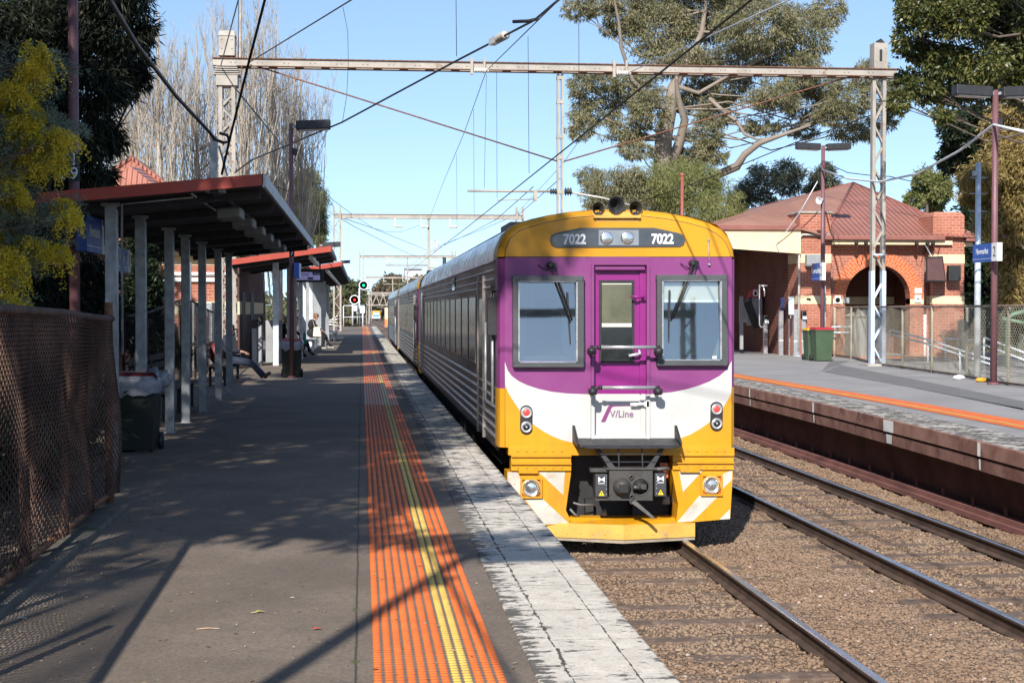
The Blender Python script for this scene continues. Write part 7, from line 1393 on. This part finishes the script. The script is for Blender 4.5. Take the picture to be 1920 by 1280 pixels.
# tall trees standing left of and behind the camera (their shade falls across the platform)
SDX, SDY = .316/.6535, .949/.6535
def shade(lst): return [(V(x-SDX*z, y-SDY*z, z), r) for (x, y, z, r) in lst]
B = shade([(-1.3, 13.2, 7.5, (1.2, 1.3, .6)), (-.5, 13.8, 8, (1.1, 1.1, .6)), (.2, 14.6, 8.4, (.7, .8, .5)), (-1.2, 15.2, 8.5, (1.3, .9, .6)), (-.3, 15.6, 9, (1., .6, .5)), (-.6, 11.6, 7, (.8, .5, .4)), (.15, 10.9, 6.8, (.5, .35, .3)), (-1.5, 11.6, 6.6, (.7, .5, .4)), (-1.9, 9.6, 6, (.5, .4, .3)), (-2.6, 17, 7.5, (1.4, 1.4, .8)), (-1.2, 18.5, 8.5, (1.6, 1.2, .8)), (.1, 17.2, 9, (.8, .9, .5)), (.6, 18.6, 9.5, (.9, .8, .5)), (1.1, 20.5, 10, (.9, 1.1, .6)), (-1, 21, 10, (1.5, 1.2, .8)), (.9, 23, 10.5, (.9, 1.2, .7)), (1.2, 25.5, 11, (.7, 1.1, .7)), (.5, 12.6, 8, (.5, .3, .3)), (.95, 13.6, 8.6, (.5, .25, .3)), (1.0, 10.6, 8, (.45, .2, .25))])
tree('tall_shade_tree', 'tall leafy tree on the left whose branches shade the platform and train', [V(-6.8, 5, -.5), V(-6.6, 4.9, 3), V(-6, 4.6, 6), V(-5.2, 4.2, 9)], [.35, .3, .22, .1], B, 15000, .26, .4, .3, LM['dark'], M['bark'], limb=.07, sub=5, seed=95, twig=14, tw_r=.34)
B = shade([(-4, 24, 7, (2, 3, 1.5)), (-5, 27, 8, (2.5, 3, 2)), (-3, 28, 10, (2, 2.5, 1.5)), (-6, 22, 6, (2, 2.5, 1.6)), (1.4, 28, 11, (.6, 2, .8)), (1.2, 31, 12, (.7, 2, 1)), (3.0, 20.9, 11.5, (.55, .7, .45)), (3.3, 21.6, 12.5, (.6, .7, .4))])+[(V(-5.7, 9.6, 9.2), (1.2, 1.4, 1.7)), (V(-5.6, 9.4, 11.6), (1., 1.2, 1.4)), (V(-5.2, 8.0, 8.3), (1., 1., .9))]
tree('tall_shade_tree', 'second tall tree left of the camera shading the she-oak and station side', [V(-9.5, 13, -.5), V(-9.4, 13, 3), V(-9, 13, 6), V(-8.5, 12.8, 9)], [.4, .34, .25, .12], B, 20000, .3, .4, .3, LM['dark'], M['bark'], limb=.09, sub=4, seed=96, twig=16, tw_r=.34)
B = [(V(-2.6+g_.uniform(-.5, .3), 8.5+1.75*k, 10+g_.uniform(-.5, .9)), (.85, 1.15, .8)) for g_ in [random.Random(5)] for k in range(11)]  # unseen crown, added and placed to keep sun off the train side
tree('tall_shade_tree', 'third tall tree, unseen, added over the shelter to shade the train side', [V(-7.6, 17, -.5), V(-7.5, 17, 4), V(-7.2, 17, 7), V(-6.6, 17, 9.5)], [.4, .34, .25, .12], B, 15000, .28, .4, .3, LM['dark'], M['bark'], limb=.08, sub=4, seed=98, twig=16, tw_r=.34)
# dark tree belt added to block skylight from the left, mostly out of view
for i, (x, y, h, rx) in enumerate([(-9, 6, 8, 2.4), (-9.5, -2, 9, 2.8), (-11, 13, 10, 3), (-10.5, 20, 9, 2.6), (-10.5, 27, 9, 2.6), (-12, 34, 10, 3), (-10, -10, 10, 3)]):
    g = random.Random(300+i); B = [(V(x+g.uniform(-1, 1)*rx*.5, y+g.uniform(-1, 1)*rx*.8, z), (rx, rx*1.15, 1.7)) for z in np.arange(1.2, h, 1.5)]
    tree('sky_blocker_tree', 'dense dark tree added left of the platform to block skylight', [V(x, y, -.8), V(x, y, h*.4), V(x+.2, y, h*.8)], [.3, .24, .1], B, 9000, .42, .5, .3, LM['dark'], M['bark'], group='dark tree belt added to block skylight', limb=.07, sub=2, seed=300+i, twig=14, tw_r=.3, fill=.5)
# undergrowth behind the near fence
B = [(V(-3.4, 8+1.3*k, .7), (.9, 1., .8)) for k in range(7)]
leaves('undergrowth', B, 26000, .1, .35, .1, LM['dark'], None, 97); o = bpy.data.objects['undergrowth']; tag(o, 'dark leafy undergrowth behind the rusty foreground fence', kind='stuff')
B = [(V(11+1.5*k, 150+(k % 3)*10, .5), (4, 5, 3)) for k in range(-14, 20) if not -10 < k < 1]; leaves('far_scrub', B, 14000, .7, .45, .2, LM['far'], None, 98); tag(bpy.data.objects['far_scrub'], 'distant scrub beyond the platforms', kind='stuff')
# ------------------------------------------------------------------ people
def skin_mesh(name, joints, edges, m, parent, root=0, lev=2):
    bm = bmesh.new(); lay = bm.verts.layers.skin.verify(); vs = [bm.verts.new(j[0]) for j in joints]
    for a, c in edges: bm.edges.new((vs[a], vs[c]))
    for i, j in enumerate(joints):
        vs[i][lay].radius = tuple(j[1]) if isinstance(j[1], (tuple, list)) else (j[1], j[1]); vs[i][lay].use_root = (i == root)
    me = bpy.data.meshes.new(name); bm.to_mesh(me); bm.free(); me.materials.append(m)
    o = link(name, me, parent)
    s = o.modifiers.new('skin', 'SKIN'); s.use_smooth_shade = True; s.branch_smoothing = .4
    u = o.modifiers.new('sub', 'SUBSURF'); u.levels = lev; u.render_levels = lev; return o
M['skin'] = mat('skin_tone', (.55, .33, .24), .55, 0, .08, 12, 0)
M['navy'] = mat('navy_cloth', (.018, .022, .04), .85, 0, .2, 20, .2, 120)
M['denim'] = mat('dark_denim', (.022, .03, .06), .85, 0, .2, 20, .2, 120)
M['blackc'] = mat('black_cloth', (.012, .012, .014), .85, 0, .2, 20, .2, 120)
M['boot'] = mat('brown_suede', (.11, .06, .03), .85, 0, .2, 20, .2, 90)
M['hair_b'] = mat('brown_hair', (.05, .03, .02), .6, 0, .2, 60, .3, 200)
M['hair_r'] = mat('auburn_hair', (.2, .09, .04), .6, 0, .2, 60, .3, 200)
M['canvas'] = mat('canvas', (.6, .54, .44), .85, 0, .1, 20, .2, 90)
M['teal'] = mat('teal_cloth', (.03, .22, .2), .8, 0, .15, 12, .1, 60)
M['beige'] = mat('beige_knit', (.45, .4, .3), .9, 0, .15, 30, .3, 90)
def person(label, base, J, top, bottom, shoes, hair, hair_kind, extras=None):
    """J: joint name -> point, relative to base (facing +x). Body is one skinned figure; clothes are children."""
    B0 = Vector(base); P = {k: B0+Vector(v) for k, v in J.items()}
    r = thing('person', label, 'person', base)
    names = ['pelvis', 'waist', 'chest', 'neck', 'chin', 'head', 'crown']; rad = [(.13, .11), (.115, .1), (.15, .115), .052, .062, (.088, .078), .06]
    js = [(P[n], q) for n, q in zip(names, rad)]; ed = [(i, i+1) for i in range(6)]; idx = {n: i for i, n in enumerate(names)}
    def addj(n, p, q, parent):
        js.append((p, q)); idx[n] = len(js)-1; ed.append((idx[parent], idx[n]))
    nose = P['chin'].lerp(P['head'], .55)
    for s in ('l', 'r'):
        addj('sho'+s, P['sho'+s], .06, 'chest'); addj('elb'+s, P['elb'+s], .043, 'sho'+s); addj('wri'+s, P['wri'+s], .028, 'elb'+s); addj('pal'+s, P['pal'+s], (.036, .02), 'wri'+s)
        d = (P['pal'+s]-P['wri'+s]).normalized(); side = d.cross(Vector((0, 0, 1))).normalized(); up = side.cross(d)
        for q, (o, L) in enumerate(((-.03, .06), (-.01, .075), (.01, .07), (.03, .055))):
            k1 = P['pal'+s]+d*.035+side*o; k2 = k1+d*L*.55-up*.012; k3 = k2+d*L*.35-up*.03
            addj(f'f{q}a{s}', k1, .0095, 'pal'+s); addj(f'f{q}b{s}', k2, .0085, f'f{q}a{s}'); addj(f'f{q}c{s}', k3, .007, f'f{q}b{s}')
        t1 = P['wri'+s].lerp(P['pal'+s], .5)+side*.045; addj('ta'+s, t1, .011, 'wri'+s); addj('tb'+s, t1+d*.04+side*.012, .008, 'ta'+s)
        addj('hip'+s, P['hip'+s], .09, 'pelvis'); addj('kne'+s, P['kne'+s], .06, 'hip'+s); addj('ank'+s, P['ank'+s], .04, 'kne'+s)
    skin_mesh('body', js, ed, M['skin'], r)
    f = P.get('face', Vector((1, 0, 0))+B0)-B0; f = f.normalized(); hc = P['head']; sd = f.cross(Vector((0, 0, 1))).normalized()
    b = MB(); b.ball(hc+f*.092-V(0, 0, .012), .0135, 8, 0, (1.1, .9, 1.7)); b.ball(hc+sd*.09-V(0, 0, .01), .03, 8, 0, (.6, .4, 1)); b.ball(hc-sd*.09-V(0, 0, .01), .03, 8, 0, (.6, .4, 1)); b.build('nose_and_ears', M['skin'], r)
    b = MB(); b.bar(hc+f*.078-sd*.022-V(0, 0, .06), hc+f*.078+sd*.022-V(0, 0, .06), .012, .008); b.build('mouth', mat('lips', (.4, .16, .13), .5, 0, .05, 9, 0), r)
    b = MB(); b.ball(hc+f*.083+sd*.034+V(0, 0, .012), .014, 8); b.ball(hc+f*.083-sd*.034+V(0, 0, .012), .014, 8); b.build('eyes', M['black'], r)
    b = MB(); b.ball(hc-f*.02+V(0, 0, .045), .112, 14, 0, (1, .92, .9))
    if hair_kind == 'bun': b.ball(hc-f*.09+V(0, 0, .08), .06, 10); b.ball(hc-f*.06-V(0, 0, .03), .09, 10, 0, (.9, 1, 1.1))
    if hair_kind == 'short':
        for i in range(len(b.v)):
            v = Vector(b.v[i])-hc
            if v.dot(f) > .02 and v.z < .06: b.v[i] = tuple(hc+v-f*(v.dot(f)-.02)*.9)
            if v.z < -.02: b.v[i] = tuple(hc+V(v.x*.9, v.y*.9, -.02))
    b.build('hair' if hair_kind != 'beanie' else 'beanie', hair, r)
    g = .022; tj = ['pelvis', 'waist', 'chest', 'neck']; rr = [(.175, .155), (.165, .145), (.185, .15), .074]
    js2 = [(P[n] if n != 'neck' else P['chest'].lerp(P['neck'], .93), q) for n, q in zip(tj, rr)]; e2 = [(0, 1), (1, 2), (2, 3)]
    for s in ('l', 'r'):
        n = len(js2); js2 += [(P['sho'+s], .082), (P['elb'+s], .064), (P['wri'+s].lerp(P['elb'+s], .12), .046)]; e2 += [(2, n), (n, n+1), (n+1, n+2)]
    skin_mesh('jacket', js2, e2, top, r)
    js3 = [(P['pelvis'], (.155, .135))]; e3 = []
    for s in ('l', 'r'):
        n = len(js3); js3 += [(P['hip'+s], .112), (P['kne'+s], .08), (P['ank'+s], .058)]; e3 += [(0, n), (n, n+1), (n+1, n+2)]
    skin_mesh('trousers', js3, e3, bottom, r)
    for s in ('l', 'r'):
        skin_mesh('shoe', [(P['ank'+s], .055), (P['ank'+s].lerp(P['toe'+s], .35), (.052, .05)), (P['toe'+s], (.042, .034))], [(0, 1), (1, 2)], shoes, r)
    return r, P, f, sd
# reclining man (faces the track, legs stretched out)
mb_ = (at(425, 700, 34.6).x, 34.6, 0)
JM = dict(pelvis=(.1, 0, .52), waist=(.02, 0, .66), chest=(-.06, 0, .9), neck=(.04, 0, 1.09), chin=(.09, 0, 1.115), head=(.1, -.01, 1.195), crown=(.09, -.01, 1.262),
          shol=(-.03, .2, 1.0), elbl=(.05, .26, .72), wril=(.32, .14, .68), pall=(.4, .08, .67), shor=(-.03, -.2, 1.0), elbr=(.08, -.27, .73), wrir=(.36, -.15, .7), palr=(.44, -.1, .68),
          hipl=(.16, .1, .5), knel=(.56, .1, .42), ankl=(.86, .06, .14), toel=(1.0, .06, .22), hipr=(.16, -.1, .5), kner=(.57, -.08, .44), ankr=(.84, -.04, .1), toer=(.96, -.05, .2), face=(.9, -.45, 0))
r, P, f, sd = person('reclining bearded man in dark jacket and sunglasses with legs stretched out under the shelter', mb_, JM, M['navy'], M['denim'], M['boot'], M['hair_b'], 'short')
b = MB(); hc = P['head']; b.bar(hc+f*.1-sd*.07+V(0, 0, .014), hc+f*.1+sd*.07+V(0, 0, .014), .012, .038); b.bar(hc+f*.09-sd*.085+V(0, 0, .02), hc-f*.02-sd*.095+V(0, 0, .015), .008, .01); b.bar(hc+f*.09+sd*.085+V(0, 0, .02), hc-f*.02+sd*.095+V(0, 0, .015), .008, .01); b.build('sunglasses', M['glass_dark'], r)
b = MB(); b.ball(hc+f*.045-V(0, 0, .085), .06, 12, 0, (1, 1.05, .75)); b.build('beard', M['hair_b'], r)
b = MB(); b.tube([P['chest']+V(.14, -.06, .12), P['chest']+V(.15, -.07, -.1)], .007, 5); b.build('hood_cord', M['white'], r)
bp = thing('backpack', 'dark red backpack slumped on the bench beside the reclining man', 'backpack', V(*mb_)+V(-.28, -.35, .45)); b = MB(); c = V(*mb_)+V(-.2, -.42, .68); b.ball(c, .22, 14, 0, (.75, .8, 1.1)); b.ball(c+V(.1, 0, -.06), .13, 12, 0, (.7, 1, .9)); b.build('bag', mat('dark_red_nylon', (.13, .015, .02), .6, 0, .15, 9, .1, 60), bp); b = MB(); b.tube([c+V(.05, -.1, .2), c+V(.16, -.12, .05), c+V(.12, -.1, -.15)], .018, 6); b.build('strap', M['blackc'], bp)
# seated woman with tote bag
wb = (at(586, 640, 64).x, 64.0, 0); k = 1.1
JW = dict(pelvis=(0, 0, .55), waist=(-.02, 0, .72), chest=(.02, 0, .96), neck=(.1, 0, 1.13), chin=(.15, 0, 1.15), head=(.165, 0, 1.235), crown=(.15, 0, 1.3),
          shol=(.03, .18, 1.04), elbl=(.14, .22, .8), wril=(.34, .12, .7), pall=(.41, .08, .67), shor=(.03, -.18, 1.04), elbr=(.18, -.22, .8), wrir=(.36, -.13, .7), palr=(.43, -.09, .66),
          hipl=(.1, .1, .52), knel=(.5, .1, .52), ankl=(.62, .08, .12), toel=(.78, .08, .06), hipr=(.1, -.1, .52), kner=(.46, -.1, .5), ankr=(.36, -.1, .1), toer=(.5, -.14, .06), face=(1, -.05, .05))
JW = {q: tuple(np.array(v)*k) if q != 'face' else v for q, v in JW.items()}
r, P, f, sd = person('seated woman in black coat with auburn hair tied back on the concrete bench', wb, JW, M['blackc'], M['blackc'], M['blackc'], M['hair_r'], 'bun')
b = MB(); b.ball(P['pelvis']+V(-.02, 0, .06), .27, 14, 0, (.85, .85, .8)); b.ball(P['chest']+V(-.06, 0, -.05), .2, 12, 0, (.8, 1.05, 1.2)); b.build('coat_skirt', M['blackc'], r)
for s in ('l', 'r'): b = MB(); b.bar(P['ank'+s]+V(-.05, 0, -.075), P['toe'+s]+V(.04, 0, -.03), .1, .025); b.build('shoe_sole', M['white'], r)
tb = thing('tote_bag', 'cream canvas tote bag hanging from the shoulder of the seated woman', 'bag', P['hipr']); b = MB(); c = P['waist']+V(.22, -.3, -.08)
b.hexa([c+V(-.17, -.05, -.2), c+V(.2, -.05, -.22), c+V(.2, .05, -.22), c+V(-.17, .05, -.2)], [c+V(-.14, -.03, .2), c+V(.12, -.03, .22), c+V(.12, .03, .22), c+V(-.14, .03, .2)]); b.build('bag', M['canvas'], tb, .03); b = MB(); b.tube([c+V(-.1, 0, .2), P['shor']+V(-.02, -.06, .08), c+V(.08, 0, .2)], .014, 6); b.build('strap', M['canvas'], tb)
# two more waiting figures half hidden by lamp post 17
for (px, Y, label, hk, hair, top, hold) in ((529, 51, 'person in dark coat and beige beanie seated half behind the lamp post', 'beanie', 'beige', 'blackc', False), (546, 53, 'seated person in dark coat with teal bag partly hidden by lamp post 17', 'short', 'hair_b', 'navy', True)):
    bb = (at(px, 640, Y).x, Y, .0); kk = 1.06; JJ = {q: tuple(np.array(v)/1.1*kk) if q != 'face' else v for q, v in JW.items()}
    r, P, f, sd = person(label, bb, JJ, M[top], M['blackc'], M['blackc'], M[hair], hk)
    if hold:
        t2 = thing('shopping_bag', 'teal shopping bag on the lap of the half hidden person', 'bag', P['kner']); b = MB(); c = P['hipr']+V(.3, -.2, .1); b.hexa([c+V(-.14, -.1, -.2), c+V(.14, -.1, -.2), c+V(.14, .1, -.2), c+V(-.14, .1, -.2)], [c+V(-.11, -.06, .2), c+V(.11, -.06, .2), c+V(.11, .06, .2), c+V(-.11, .06, .2)]); b.build('bag', M['teal'], t2, .03); b = MB(); b.tube([c+V(-.08, 0, .19), c+V(-.05, 0, .32), c+V(.05, 0, .32), c+V(.08, 0, .19)], .01, 6); b.build('handle', M['teal'], t2)
bench('dark bench under the second awning where two people sit', at(530, 640, 52).x+.05, 49.6, 54.4, M['timber'], M['dark_metal'])
# ------------------------------------------------------------------ daylight
EL = R_(33.2); SD = Vector((.316, .949, -.6535)).normalized()
sl = bpy.data.lights.new('sun', 'SUN'); sl.energy = 5.0; sl.angle = R_(.53); sl.color = (1, .955, .88)
so = bpy.data.objects.new('sun', sl); COL.objects.link(so); so.rotation_euler = SD.to_track_quat('-Z', 'Y').to_euler()
w = bpy.data.worlds.new('World'); S.world = w; w.use_nodes = True; nt = w.node_tree; nt.nodes.clear()
sk = nt.nodes.new('ShaderNodeTexSky'); sk.sky_type = 'NISHITA'; sk.sun_disc = False; sk.sun_elevation = EL
sk.sun_rotation = math.atan2(-SD.x, -SD.y); sk.altitude = 50; sk.air_density = 1.; sk.dust_density = .4; sk.ozone_density = 1.8
bg = nt.nodes.new('ShaderNodeBackground'); bg.inputs[1].default_value = .135; wo = nt.nodes.new('ShaderNodeOutputWorld')
tc = nt.nodes.new('ShaderNodeTexCoord'); mp = nt.nodes.new('ShaderNodeMapping'); mp.inputs['Location'].default_value = (0, 0, .1)
nt.links.new(tc.outputs['Generated'], mp.inputs[0]); nm_ = nt.nodes.new('ShaderNodeVectorMath'); nm_.operation = 'NORMALIZE'; nt.links.new(mp.outputs[0], nm_.inputs[0]); nt.links.new(nm_.outputs[0], sk.inputs[0])
nt.links.new(sk.outputs[0], bg.inputs[0]); nt.links.new(bg.outputs[0], wo.inputs[0])
S.view_settings.view_transform = 'Standard'; S.view_settings.look = 'None'; S.view_settings.exposure = .5; S.view_settings.gamma = 1
S.render.engine = 'CYCLES'; S.cycles.max_bounces = 6; S.cycles.transparent_max_bounces = 12; S.cycles.use_denoising = True
